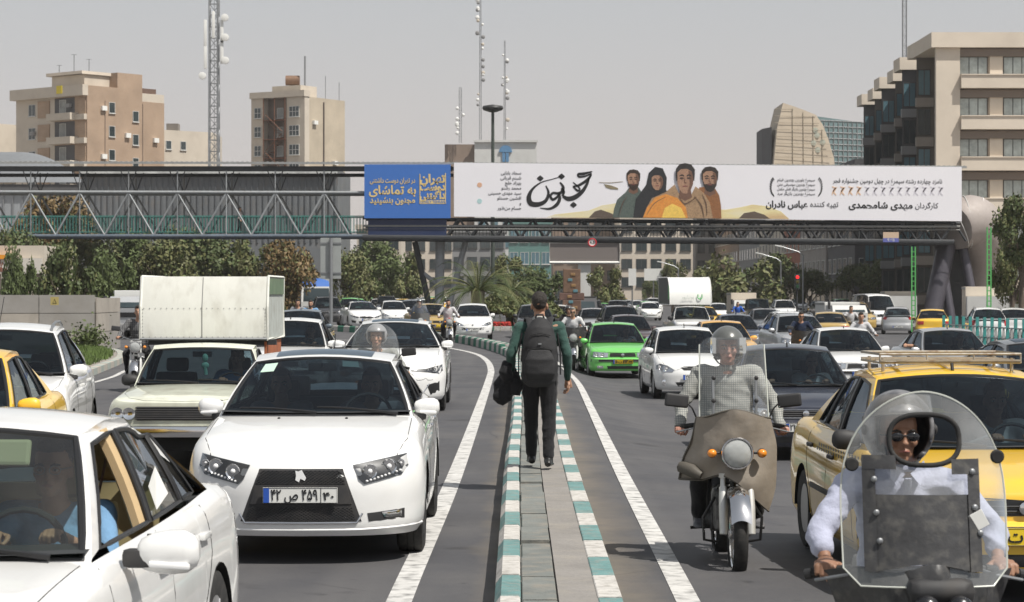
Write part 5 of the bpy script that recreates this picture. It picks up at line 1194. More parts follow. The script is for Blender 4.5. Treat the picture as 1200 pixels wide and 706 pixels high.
# ---------------- buildings ----------------
def bm_(n, c, **k): return mat('wall_'+n, c, k.pop('rough', .85), var=k.pop('var', .08), vscale=k.pop('vscale', .25), dirt=k.pop('dirt', .25), dirtcol=k.pop('dirtcol', (c[0]*.55, c[1]*.52, c[2]*.5)), **k)
def brickm(name, c1, c2, mort, sc=6):
    m = bpy.data.materials.new(name); m.use_nodes = True; nt = m.node_tree; L = nt.links.new; tc = nt.nodes.new('ShaderNodeTexCoord'); mp = nt.nodes.new('ShaderNodeMapping'); mp.inputs['Rotation'].default_value = (radians(90), 0, 0)
    b = nt.nodes.new('ShaderNodeTexBrick'); b.inputs['Scale'].default_value = sc; b.inputs['Color1'].default_value = (*c1, 1); b.inputs['Color2'].default_value = (*c2, 1); b.inputs['Mortar'].default_value = (*mort, 1); b.inputs['Mortar Size'].default_value = .012
    cx = nt.nodes.new('ShaderNodeSeparateXYZ'); cc = nt.nodes.new('ShaderNodeCombineXYZ'); ad = nt.nodes.new('ShaderNodeMath'); L(tc.outputs['Object'], cx.inputs[0]); L(cx.outputs[0], ad.inputs[0]); L(cx.outputs[1], ad.inputs[1]); L(ad.outputs[0], cc.inputs[0]); L(cx.outputs[2], cc.inputs[1]); L(cc.outputs[0], b.inputs['Vector'])
    n = nt.nodes.new('ShaderNodeTexNoise'); n.inputs['Scale'].default_value = .35; n.inputs['Detail'].default_value = 7; L(tc.outputs['Object'], n.inputs['Vector']); mr = nt.nodes.new('ShaderNodeMapRange'); mr.inputs['To Min'].default_value = .65; mr.inputs['To Max'].default_value = 1.35; L(n.outputs['Fac'], mr.inputs['Value'])
    h = nt.nodes.new('ShaderNodeHueSaturation'); L(mr.outputs[0], h.inputs['Value']); L(b.outputs['Color'], h.inputs['Color']); L(h.outputs[0], nt.nodes['Principled BSDF'].inputs['Base Color']); nt.nodes['Principled BSDF'].inputs['Roughness'].default_value = .9; return m
M_BRK = brickm('tan_brick', (.41, .295, .21), (.34, .235, .16), (.38, .32, .26), 5); M_BRKC = brickm('cream_brick', (.50, .43, .33), (.44, .37, .28), (.42, .38, .32), 5); M_BRKR = brickm('red_brick', (.36, .12, .07), (.30, .10, .06), (.30, .2, .15), 5)
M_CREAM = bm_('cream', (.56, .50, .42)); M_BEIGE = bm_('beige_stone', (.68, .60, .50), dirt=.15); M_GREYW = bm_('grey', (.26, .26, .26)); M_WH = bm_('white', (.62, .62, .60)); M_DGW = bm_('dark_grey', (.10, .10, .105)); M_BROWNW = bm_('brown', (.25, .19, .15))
M_WIN = mat('window_glass', (.03, .045, .05), .08, spec=.8, var=.3, vscale=.5); M_WINB = mat('blue_window', (.10, .19, .23), .1, spec=.8, var=.2, vscale=.4); M_FRW = mat('window_frame_white', (.55, .55, .53), .6); M_FRD = mat('window_frame_dark', (.06, .06, .06), .6)
M_WING = mat('painted_reflection_window', (.38, .43, .42), .2, spec=.8, var=.35, vscale=1.1)  # pale base colour stands in for reflected daylight
M_CURT = mat('curtain', (.32, .33, .32), .9, var=.3, vscale=.8)
def quadpt(o, u, n):                      # facade frame: origin, unit along, outward normal
    o, u, n = V(*o), V(*u).normalized(), V(*n).normalized(); return lambda a, z, d=0: o+u*a+V(0, 0, z)+n*d
def fbox(mb, fr, a0, a1, z0, z1, d0, d1):
    vs = [fr(a, z, d) for d in (d0, d1) for z in (z0, z1) for a in (a0, a1)]; mb.add(vs, [(0, 1, 3, 2), (4, 6, 7, 5), (0, 4, 5, 1), (2, 3, 7, 6), (0, 2, 6, 4), (1, 5, 7, 3)])
def window(root, fr, a, z, w, h, cols=2, rows=1, fm=M_FRW, gm=M_WIN, rec=.12, sill=True):
    f = MB(); t = .06; fbox(f, fr, a-t, a+w+t, z-t, z, -.02, .06); fbox(f, fr, a-t, a+w+t, z+h, z+h+t, -.02, .06); fbox(f, fr, a-t, a, z, z+h, -.02, .06); fbox(f, fr, a+w, a+w+t, z, z+h, -.02, .06)
    for c in range(1, cols): x = a+w*c/cols; fbox(f, fr, x-.03, x+.03, z, z+h, -.02, .05)
    for r in range(1, rows): y = z+h*r/rows; fbox(f, fr, a, a+w, y-.03, y+.03, -.02, .045)
    if sill: fbox(f, fr, a-.12, a+w+.12, z-.14, z-.06, -.02, .16)
    o = f.obj('window', fm, root); p = MB(); p.add([fr(a, z, .036), fr(a+w, z, .036), fr(a+w, z+h, .036), fr(a, z+h, .036)], [(0, 1, 2, 3)]); p.obj('pane', gm, o); return o
def block_b(root, pts, z0, z1, m_, name='wall', roofm=None, par=.0):
    n = len(pts); mb = MB(); mb.add([(x, y, z0) for x, y in pts]+[(x, y, z1) for x, y in pts], [(i, (i+1) % n, (i+1) % n+n, i+n) for i in range(n)]+[tuple(range(n, 2*n))]); o = mb.obj(name, m_, root)
    return o
def oriented(px_c, d, th, a, b):          # corner at photo x px_c, front going left, side going right/back
    C = V(X(px_c, d), d, 0); uf = V(-cos(th), sin(th), 0); us = V(sin(th), cos(th), 0); nf = V(-sin(th), -cos(th), 0); ns = V(cos(th), -sin(th), 0)
    return C, uf, us, nf, ns
def rect(C, u, v, a0, a1, b0, b1): return [tuple((C+u*a+v*b)[:2]) for a, b in ((a0, b0), (a1, b0), (a1, b1), (a0, b1))]
# 1: tan brick block on the left with pale front and balconies
th = radians(40); d = 300; C, uf, us, nf, ns = oriented(102, d, th, 0, 0); k = F/d; zz = lambda py: CAMH-(py-HOR)/k
r = tag(empty('apartment_building'), 'tan brick apartment block with pale balcony front at the far left skyline', 'building')
A = 14.4; B = 13.0
block_b(r, rect(C, uf, us, 0, A, 0, B), 0, zz(104), M_CREAM); fs = quadpt(C+ns*.03, us, ns)
for b0, b1, zt_ in ((-.02, 5.0, 100), (5.0, 9.2, 82), (9.2, 13.0, 114)): block_b(r, rect(C+ns*.05, uf, us, -.0, 6.5, b0, b1), 0, zz(zt_), M_BRK, 'brick_wall')
block_b(r, rect(C, uf, us, 1.5, 8.0, .8, 6.0), zz(104), zz(82)-.4, M_CREAM, 'penthouse'); block_b(r, rect(C+nf*.25, uf, us, 1.2, 8.4, .4, 6.0), zz(82)-.4, zz(82), M_BEIGE, 'roof_slab')
block_b(r, rect(C, uf, us, 1.0, 4, 9.6, 12.5), zz(114), zz(97), bm_('rust', (.13, .08, .06)), 'roof_shed')
ff = quadpt(C, uf, nf); z0 = zz(112)
m = MB(); fbox(m, ff, -.2, A+.2, z0, zz(99.5), 0, .9); m.obj('parapet', M_CREAM, r)
for fl in range(5):
    zt_ = z0-3.05*fl
    fbalc = MB(); fbox(fbalc, ff, 1.8, 6.6, zt_-3.05, zt_-2.15, 0, 1.3); fbox(fbalc, ff, 0, 2, zt_-3.05, zt_-2.35, 0, .5); fbalc.obj('balcony', M_CREAM, r)
    m = MB(); fbox(m, ff, 7.4, 9.8, zt_-2.5, zt_-.3, 0, .12); m.obj('brick_panel', M_BRK, r); m = MB(); fbox(m, ff, .2, 1.6, zt_-2.4, zt_-.3, 0, .12); m.obj('brick_panel', M_BRK, r)
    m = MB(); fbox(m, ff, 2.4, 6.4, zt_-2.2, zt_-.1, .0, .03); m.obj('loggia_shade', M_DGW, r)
    window(r, ff, 4.2, zt_-2.1, 1.2, 1.7, 1, 1, gm=M_CURT); window(r, ff, 10.4, zt_-2.1, 1.3, 1.4)
    for b_ in (3.6, 7.6): window(r, quadpt(C+ns*.07, us, ns), b_, zt_-2.0-(.9 if b_ > 5 else 0), .9, 1.3, 1, 1)
s_ = MB(); fbox(s_, ff, 3.8, 4.9, zz(108.5), zz(99), .92, 1.0); s_.obj('yellow_sign', mat('sign_yellow', (.7, .55, .02), .5), r)
for dx, h in ((2, 1.6), (5, 2.4), (8, 1.2)): m = MB(); q = C+uf*dx+us*2; m.cyl((q.x, q.y, zz(82)), (q.x, q.y, zz(82)+h), .04, 5); m.box((q.x, q.y, zz(82)+h), (.7, .05, .04)); m.obj('aerial', M_DKST, r)
for b_, z_ in ((2.2, -1.2), (6.2, -4.5), (11.0, -4.9), (2.2, -7.4)): m = MB(); fbox(m, quadpt(C+ns*.07, us, ns), b_, b_+.8, z0+z_-.6, z0+z_, 0, .35); m.obj('air_conditioner', M_PLW, r)
for b_, z_ in ((2.9, -.9), (10.2, -4.2)): m = MB(); fbox(m, ff, b_, b_+.8, z0+z_-.5, z0+z_, .1, .5); m.obj('air_conditioner', M_GREYW, r)
for b_ in (2.9, 9.25): m = MB(); q = quadpt(C+ns*.12, us, ns); m.tube([q(b_, 5, 0), q(b_, z0-.5, 0)], .05, 4); m.obj('drain_pipe', M_BROWNW, r)
# low cream neighbours
for px0, px1, py, dd, lab, m_ in ((186, 243, 152, 320, 'low cream rendered building between the brick block and the lattice tower', M_CREAM), (-30, 9, 143, 310, 'narrow cream building edge at the far left behind the brick block', M_CREAM)):
    r = tag(empty('low_building'), lab, 'building'); block_b(r, [(X(px0, dd), dd), (X(px1, dd), dd+6), (X(px1, dd), dd+16), (X(px0, dd), dd+16)], 0, Z(py, dd), m_)
    fr = quadpt((X(px0, dd), dd, 0), (X(px1, dd)-X(px0, dd), 6, 0), (.8, -1, 0)); fr = quadpt((X(px0, dd), dd-.02, 0), (X(px1, dd)-X(px0, dd), 6, 0), (6, -(X(px1, dd)-X(px0, dd)), 0))
    for q in range(2 if px0 > 0 else 1): window(r, fr, 1.2+q*2.4, Z(py, dd)-2.6, .8, 1.1, 1)
    if px0 > 0: m = MB(); m.box((X(198, dd), dd+4, Z(150, dd)), (1.6, 2, 1.6)); m.obj('roof_box', bm_('dark_render', (.2, .18, .16)), r)
# 2: cream block with fire escape
d = 300; th = radians(32); C, uf, us, nf, ns = oriented(357, d, th, 0, 0); k = F/d
r = tag(empty('apartment_building'), 'cream brick block with rusty fire escape in its recessed front', 'building'); A = 8.65; B = 8.7
zr = zz(113); block_b(r, rect(C, uf, us, 0, A, 1.0, B), 0, zr+.0, M_BRKC, 'brick_wall'); block_b(r, rect(C, uf, us, 0, 2.9, 0, 1.0), 0, zr, M_CREAM); block_b(r, rect(C, uf, us, A-2.0, A, 0, 1.0), 0, zr, M_CREAM)
block_b(r, rect(C+nf*.2, uf, us, -.1, A+.1, -.05, 1.2), zr, zr+.8, M_CREAM, 'parapet'); block_b(r, rect(C, uf, us, 1.8, 6.4, 1.5, 5), zr, zz(98), M_CREAM, 'penthouse')
ff = quadpt(C+nf*.02, uf, nf); fb = quadpt(C+us*.98, uf, nf); fsd = quadpt(C+ns*.03, us, ns)
m = MB(); fbox(m, fb, 2.9, A-2.0, 0, zr, 0, .03); m.obj('recess_wall', bm_('recess_render', (.17, .14, .12), dirt=.6), r)  # recess wall darker and browner than the flanking walls
M_RUST = mat('rusty_steel', (.16, .07, .04), .8, var=.3, vscale=1)
for fl in range(7):
    zt_ = zr-1.2-2.45*fl; window(r, ff, .9, zt_-1.3, 1.5, 1.25, 3, 2); window(r, ff, A-1.6, zt_-1.3, 1.0, 1.25, 2, 2)
    window(r, fb, 4.2, zt_-1.3, .9, 1.2, 1, gm=M_CURT)
    m = MB(); fbox(m, fb, 3.0, A-2.1, zt_-1.75, zt_-1.65, .1, 1.2); m.obj('fire_escape_landing', M_RUST, r)
    m = MB(); s0 = 1 if fl % 2 else 0
    for q in range(9): a = lerp(3.5, 5.9, (q/8 if s0 else 1-q/8)); fbox(m, fb, a, a+.3, zt_-1.7-q*.28, zt_-1.62-q*.28, .5, 1.2)
    m.tube([fb(3.4 if s0 else 6.2, zt_-.9, 1.2), fb(6.2 if s0 else 3.4, zt_-.9-2.3, 1.2)], .05, 4); m.obj('fire_escape_stair', M_RUST, r)
for a in (3.0, 4.7, 6.5): m = MB(); m.tube([fb(a, 0, 1.2), fb(a, zr, 1.2)], .06, 4); m.obj('fire_escape_post', M_RUST, r)
m = MB(); m.tube([fsd(4.0, 0, .05), fsd(4.0, zr-.5, .05)], .10, 4); m.obj('wall_stain_pipe', bm_('soot', (.1, .08, .07)), r)
m = MB(); q = C+uf*4.2+us*3; m.cyl((q.x-.9, q.y, zz(98)+.8), (q.x+.9, q.y, zz(98)+.8), .65, 14); m.obj('water_tank', mat('tank_rust', (.22, .13, .08), .6, .3, var=.2), r, smooth=50)
for dx, dy, h in ((2.2, 3, 5.5), (.4, 5, 3), (.4, 8, 2.4)): m = MB(); q = C+uf*dx+us*dy; m.cyl((q.x, q.y, zr), (q.x, q.y, zr+h), .05 if h < 4 else .13, 5); m.obj('aerial', M_STEEL, r)
for b_, z_ in ((1.6, -3), (6, -8)): m = MB(); fbox(m, fsd, b_, b_+.8, zr+z_-.5, zr+z_, 0, .35); m.obj('air_conditioner', M_PLW, r)
# 3: white building with blue arch and blue windows
d = 400; r = tag(empty('office_building'), 'white building with a blue arched window behind the white banner', 'building'); k = F/d; zz = lambda py: CAMH-(py-HOR)/k
block_b(r, [(X(556, d), d), (X(629, d), d), (X(629, d), d+18), (X(556, d), d+18)], 0, zz(166), M_WH); block_b(r, [(X(521, d), d+1), (X(556.3, d), d+1), (X(556.3, d), d+19), (X(521, d), d+19)], 0, zz(169), M_BROWNW, 'side_wing')
fr = quadpt((X(556, d), d-.03, 0), (1, 0, 0), (0, -1, 0)); m = MB(); fbox(m, fr, -.2, 73/k+.2, zz(167), zz(164.5), 0, .4); m.obj('cornice', M_WH, r); M_AB = mat('arch_blue', (.10, .24, .42), .4)
m = MB(); w = 7.5/k; cx = 36.5/k; m.extr([(cx+w*cos(pi*q/10), zz(178)+w*sin(pi*q/10)) for q in range(11)]+[(cx-w, zz(178)-.1), (cx+w, zz(178)-.1)], lambda a, b_, t: fr(a, b_, .25-t), .25); m.obj('arch', M_AB, r)
for q in (-1, 0): m = MB(); fbox(m, fr, cx+q*.62+.05, cx+q*.62+.55, zz(190), zz(178)-.1, 0, .2); m.obj('arch_window', M_AB, r)
for fl in range(7):
    for c in range(5): m = MB(); z1 = zz(190)-fl*3.1; fbox(m, fr, .7+c*2.1, 1.9+c*2.1, z1-2.2, z1-.5, 0, .08); m.obj('window', M_WINB, r)
def lattice(px, py0, py1, d, w0, w1, lab, dishes=0, seg=None, panels=0, name='lattice_mast', colm=M_STEEL, base=None):
    r = tag(empty(name, loc=(X(px, d), d, 0)), lab, 'antenna mast'); z0 = Z(py1, d) if base is None else base; z1 = Z(py0, d); k_ = F/d; w0 /= k_; w1 /= k_
    n = seg or max(6, int((z1-z0)/(max(w0, .5)*1.1))); m = MB()
    cs = lambda t: [V(lerp(w0, w1, t)/2*sx, lerp(w0, w1, t)/2*sy, lerp(z0, z1, t)) for sx, sy in ((-1, -1), (1, -1), (1, 1), (-1, 1))]
    tk = max(.03, .05*w0)
    for c in range(4): m.tube([cs(0)[c], cs(1)[c]], tk*1.4, 5)
    m.obj('mast_leg', colm, r); m = MB()
    for i in range(n):
        a, b_ = cs(i/n), cs((i+1)/n)
        for c in range(4): m.tube([a[c], b_[(c+1) % 4]] if i % 2 else [a[(c+1) % 4], b_[c]], tk*.7, 3); m.tube([b_[c], b_[(c+1) % 4]], tk*.7, 3)
    stuff(m.obj('lattice_bracing', colm, r)); rr = random.Random(int(px))
    for i in range(dishes):
        t = rr.uniform(.05, .98); s = rr.choice((-1, 1)); R_ = rr.uniform(.18, .38); c = V(s*(lerp(w0, w1, t)/2+R_), -lerp(w0, w1, t)/2-.1, lerp(z0, z1, t)); m = MB(); m.lathe([(R_, 0), (R_, -.25), (R_*.7, -.32), (0, -.36)], tuple(c), 'Y', 12); m.obj('dish', rr.choice((M_PLW, M_GREYW, M_PLW, M_CREAM)), r, smooth=50)
    return r, z0, z1
lattice(539.5, 103, 168, 400, 3.0, 3.0, 'short lattice mast on the left edge of the white building roof', 9); lattice(563, -12, 166, 402, 2.6, 1.6, 'tallest thin antenna mast, middle one on the white building', 22); lattice(591.5, 48, 166, 401, 2.2, 1.2, 'thin antenna mast right of the street light on the white building', 15)
r, z0, z1 = lattice(251, -8, 188, 262, 12, 10.5, 'big steel telecom tower with panel antennas left of the cream block', 0, base=0, name='telecom_tower')
for x_, z_, h in ((-.9, 40, 3.0), (-.9, 68, 2.6), (.95, 38, 2.6), (.95, 62, 2.6), (0, 30, 3)): m = MB(); m.rbox((x_, -.7, Z(z_, 262)), (.34, .25, h), .06); m.obj('panel_antenna', M_PLW, r, smooth=40)
for x_, z_ in ((1.3, 22), (1.35, 45), (1.35, 72), (-1.2, 90)): m = MB(); m.lathe([(.42, 0), (.42, -.25), (0, -.35)], (x_, -.8, Z(z_, 262)), 'Y', 14); m.obj('dish', M_PLW, r, smooth=50)
m = MB()
for q in range(70): m.box((.25, -.75, Z(188, 262)+q*.3), (.35, .03, .03))
m.cyl((.42, -.75, 5), (.42, -.75, Z(-8, 262)), .05, 4); m.cyl((.1, -.75, 5), (.1, -.75, Z(-8, 262)), .03, 4); stuff(m.obj('cable_ladder', M_STEEL, r))
lattice(1060, -10, 70, 260, 4.5, 4.5, 'lattice mast rising behind the stepped beige building', 0, base=10)
# high-mast street light
d = 172; r = tag(empty('high_mast_light', loc=(X(577.5, d), d, 0)), 'tall dark street light with disc head in front of the white building', 'street light'); m = MB(); m.cyl((0, 0, 0), (0, 0, Z(128, d)), .16, 12, r2=.11); m.obj('pole', mat('dark_green_steel', (.06, .075, .065), .5), r, smooth=50)
m = MB(); m.lathe([(.25, -.45), (.7, -.30), (.78, -.15), (.72, 0), (0, .12)], (0, 0, Z(124.5, d)), 'Z', 24); m.obj('lamp_head', mat('dark_head', (.035, .035, .035), .5), r, smooth=40)
# 4: stepped beige building on the right
r = tag(empty('office_building'), 'large beige stone building with stepped dark side at the right', 'building'); d = 175; k = F/d; zz = lambda py: CAMH-(py-HOR)/k; H = zz(57); xl = X(1097, d)
block_b(r, [(xl, d), (60, d), (60, d+70), (X(1034, 229)+4, d+70), (X(1058, 204)+1.2, 204), (X(1092.5, 182)+.3, 182)], 0, H, M_BEIGE); m = MB(); fr = quadpt((xl, d, 0), (1, 0, 0), (0, -1, 0)); fbox(m, fr, -.5, 28, H, zz(39.5), -8, .9); m.obj('roof_fascia', M_BEIGE, r)
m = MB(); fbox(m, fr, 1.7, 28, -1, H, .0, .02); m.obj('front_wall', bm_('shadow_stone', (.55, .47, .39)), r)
m = MB(); fbox(m, fr, -.1, 1.68, -1, H, .0, .55); m.obj('corner_pier', M_BEIGE, r)
for fl in range(7):
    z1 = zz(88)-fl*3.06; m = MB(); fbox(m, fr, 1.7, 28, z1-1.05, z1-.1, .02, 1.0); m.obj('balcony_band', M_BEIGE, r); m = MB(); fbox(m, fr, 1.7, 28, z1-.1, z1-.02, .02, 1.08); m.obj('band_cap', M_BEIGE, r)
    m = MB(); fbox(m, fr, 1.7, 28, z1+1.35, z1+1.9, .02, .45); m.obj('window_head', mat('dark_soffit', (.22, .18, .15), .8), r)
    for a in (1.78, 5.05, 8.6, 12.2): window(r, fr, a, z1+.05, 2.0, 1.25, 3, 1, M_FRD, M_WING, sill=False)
    for a in (3.95, 7.4, 11.0): m = MB(); fbox(m, fr, a, a+.95, z1-.02, z1+1.35, .02, .3); m.obj('pier', M_BEIGE, r)
bays = [(1074, 1092.5, 51, 182), (1057, 1075, 68, 193.7), (1049, 1058, 82, 204), (1033, 1050, 91, 211), (1025, 1034, 104, 223), (1012, 1026, 111, 229)]
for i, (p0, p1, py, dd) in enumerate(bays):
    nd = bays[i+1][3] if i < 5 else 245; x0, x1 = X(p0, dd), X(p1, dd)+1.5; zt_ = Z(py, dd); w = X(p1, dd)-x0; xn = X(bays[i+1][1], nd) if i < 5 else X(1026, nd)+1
    block_b(r, [(x0, dd), (x1, dd), (max(x1, xn+1.5), nd), (xn, nd)], 0, zt_-1.0, M_DGW if i % 2 else bm_('shaded_stone', (.16, .145, .13)), 'bay_wall'); m = MB(); m.box((x0+w/2+.2, dd+1.2, zt_-.5), (w+.9, 3.2, 1.02)); m.obj('roof_fascia', M_BEIGE, r)  # bay walls coloured dark to carry the shade on this side
    f2 = quadpt((x0, dd-.02, 0), (1, 0, 0), (0, -1, 0))
    for fl in range(6):
        z1 = zt_-4.0-fl*3.06
        window(r, f2, .15, z1, max(.5, w-.35), 1.9, 2 if w > 1 else 1, 1, M_FRD, M_WIN if fl % 2 else M_WINB, sill=False)
        m = MB(); fbox(m, f2, -.1, w+.05, z1-.95, z1-.25, 0, .35); m.obj('balcony', M_GREYW if i % 2 else bm_('taupe', (.3, .27, .24)), r)
# 5: stone building with glass flank
d = 350; k = F/d; r = tag(empty('office_building'), 'curved stone building with blue glass corner behind the right end of the banner', 'building'); zz = lambda py: CAMH-(py-HOR)/k; xx = lambda px: X(px, d)
prof = [(905, 240), (907, 190), (911, 150), (918, 120.5), (930, 124), (945, 129), (958, 134), (966, 145), (973, 162), (980, 185), (985, 240)]
m = MB(); m.extr([(xx(a), zz(b_)) for a, b_ in prof], lambda a, b_, t: (a, d+t+(a-xx(905))*.25, b_), 12); m.obj('stone_front', bm_('pale_stone', (.50, .43, .34)), r)
for px in (930, 943, 955, 966): m = MB(); m.tube([(xx(px), d-.1+(xx(px)-xx(905))*.25, zz(238)), (xx(px)-.1, d-.1+(xx(px)-xx(905))*.25, zz(interp([(918, 122), (958, 135), (973, 163)], px)+1))], .05, 4); m.obj('stone_joint', bm_('joint', (.3, .26, .2)), r)
for z_ in range(128, 200, 8): m = MB(); m.tube([(xx(908), d-.08, zz(z_)), (xx(interp([(126, 922), (134, 956), (162, 972), (200, 981)], z_)), d-.08+(xx(970)-xx(905))*.25*interp([(126, .2), (134, .8), (200, 1)], z_), zz(z_))], .04, 3); m.obj('stone_joint', bm_('joint', (.3, .26, .2)), r)
for a, b_ in ((959, 158), (955, 167), (966, 166), (960, 175), (957, 152)): m = MB(); m.lathe([(.42, 0), (.42, -.12), (0, -.14)], (xx(a), d+(xx(a)-xx(905))*.25, zz(b_)), 'Y', 12); m.obj('wall_disc', mat('pale_green_disc', (.42, .44, .37), .6), r)
M_CW = mat('curtain_wall', (.13, .20, .21), .12, spec=.8, var=.15, vscale=.4)
m = MB(); m.add([(xx(958), d+5, zz(133)), (xx(1030), d+9, zz(140)), (xx(1030), d+9, 0), (xx(958), d+5, 0), (xx(958), d+15, zz(133)), (xx(1030), d+18, zz(140))], [(0, 1, 2, 3), (0, 4, 5, 1)]); m.obj('glass_wall', M_CW, r)
for px in range(960, 1022, 6): m = MB(); m.box((xx(px), d+4.9+(px-958)/72*4, zz(190)), (.10, .12, 100/k)); m.obj('mullion', M_STEEL, r)
for py in range(138, 240, 7): m = MB(); m.tube([(xx(958), d+4.9, zz(py)), (xx(1030), d+8.9, zz(py+.5))], .06, 4); m.obj('mullion', M_STEEL, r)
block_b(r, [(xx(898), d+6), (xx(906), d+2), (xx(906), d+14), (xx(898), d+14)], 0, zz(148), M_DGW, 'rear_block')
# grey halls behind the bridge at left
d = 195; r = tag(empty('metal_hall'), 'grey corrugated metal hall behind the left truss of the footbridge', 'building'); block_b(r, [(X(95, d), d), (X(396, d), d), (X(396, d), d+15), (X(95, d), d+15)], 0, Z(197, d), mat('hall_cladding', (.17, .18, .19), .6, .2, var=.12, vscale=.5, dirt=.3))
for i in range(43): m = MB(); x = X(99+i*7, d); m.box((x, d-.05, Z(245, d)), (.10, .1, (Z(205, d)-Z(245, d))*2)); m.obj('cladding_rib', mat('hall_rib', (.13, .14, .15), .6, .2), r)
m = MB(); m.box((X(245, d), d-.2, Z(202.5, d)), (X(396, d)-X(95, d), .5, .5)); m.obj('eaves_band', mat('pale_band', (.5, .51, .5), .5, var=.3, vscale=1), r)
d = 205; r = tag(empty('metal_hall'), 'silver building with curved metal roof behind the footbridge at the left edge', 'building')
m = MB(); m.grid(lambda u, v: Vector((X(lerp(-40, 98, u), d), d+v*8, lerp(Z(214, d), Z(172, d)-4.2*(max(0, u-.3)/.7)**2, sin(v*pi/2)))), 24, 6); m.obj('curved_roof', mat('zinc_roof', (.30, .31, .32), .4, .5, var=.1), r, smooth=60)
block_b(r, [(X(-40, d), d+.5), (X(95, d), d+.5), (X(95, d), d+12), (X(-40, d), d+12)], 0, Z(216, d), mat('zinc_wall', (.34, .36, .38), .5, .3, var=.1, vscale=.4))
for i in range(12): m = MB(); m.box((X(-30+i*11, d), d+.42, Z(265, d)), (.08, .1, 7.5)); m.obj('panel_seam', M_STEEL, r)
m = MB(); m.box((X(28, d), d+.3, Z(221, d)), (10, .3, .7)); m.obj('dark_band', M_DGW, r)
# shop at the left edge
d = 120; r = tag(empty('shop_building'), 'low beige shop with orange and white sign behind the stone wall', 'shop'); block_b(r, [(X(-60, d), d), (X(52, d), d), (X(52, d), d+8), (X(-60, d), d+8)], 0, Z(288, d), M_CREAM)
fr = quadpt((X(0, d), d-.03, 0), (1, 0, 0), (0, -1, 0)); k = F/d
m = MB(); fbox(m, fr, -3, 50/k, Z(321, d), Z(303, d), 0, .25); m.obj('sign_panel', mat('sign_cream', (.62, .58, .52), .5), r); m = MB(); fbox(m, fr, -3, 15/k, Z(304, d), Z(299, d), 0, .35); m.obj('orange_band', mat('sign_orange', (.75, .30, .02), .5), r)
text('lettering', 'iba', .34, mat('sign_brown', (.25, .08, .04), .5), r, plane_mw(fr(5/k, Z(316, d), .27)), bold=.012); text('lettering', fa('را'), .3, mat('sign_brown', (.25, .08, .04), .5), r, plane_mw(fr(3/k, Z(308, d), .27)), bold=.012)
m = MB(); fbox(m, fr, 8/k, 34/k, 0, Z(325, d), 0, .03); m.obj('doorway', M_DGW, r)
for a in (3, 36, 50): m = MB(); fbox(m, fr, a/k, (a+5)/k, 0, Z(321, d), .02, .3); m.obj('pier', M_CREAM, r)
# backdrop blocks under the bridge
def simple_block(px0, px1, py, d, depth, m_, lab, cols, z_floor=3.1, floors=5, gm=M_WIN, ww=.6, fm=M_FRD, top=None, y1=None):
    r = tag(empty('building'), lab, 'building'); x0, x1 = X(px0, d), X(px1, d); zt_ = Z(py, d); block_b(r, [(x0, d), (x1, d), (x1, d+depth), (x0, d+depth)], 0, zt_, m_); fr = quadpt((x0, d-.02, 0), (1, 0, 0), (0, -1, 0)); w = (x1-x0)/cols
    m = MB(); fbox(m, fr, -.2, x1-x0+.2, zt_-.1, zt_+.5, -depth, .3); m.obj('cornice', m_, r)
    for fl in range(floors):
        z1 = zt_-2.6-fl*z_floor
        if z1 < .5: break
        for c in range(cols): window(r, fr, w*c+w*(1-ww)/2, z1, w*ww, 1.6, 2, 1, fm, gm)
    return r
simple_block(726, 812, 212, 400, 20, M_BEIGE, 'cream office block with rows of dark windows under the right half of the banner', 5, floors=8, gm=M_WIN, ww=.68)
simple_block(648, 724, 230, 420, 20, M_BROWNW, 'brown block seen between the bridge deck and the billboard', 5, floors=7)
simple_block(596, 646, 262, 330, 12, mat('green_glass', (.12, .24, .22), .15, spec=.7, var=.1), 'green glass building behind the palm tree', 4, floors=6, gm=M_WINB, ww=.7, fm=M_FRW)
simple_block(418, 470, 268, 300, 12, M_CREAM, 'low cream house behind the trees left of the bridge columns', 3, floors=3); simple_block(530, 592, 272, 380, 12, M_GREYW, 'grey block behind the bridge columns', 4, floors=4, ww=.7)
simple_block(815, 880, 240, 430, 20, M_GREYW, 'grey apartment block at the far end of the right side of the street', 5, floors=7); simple_block(470, 532, 276, 400, 12, M_BEIGE, 'pale far block seen left of the bridge columns', 4, floors=3)
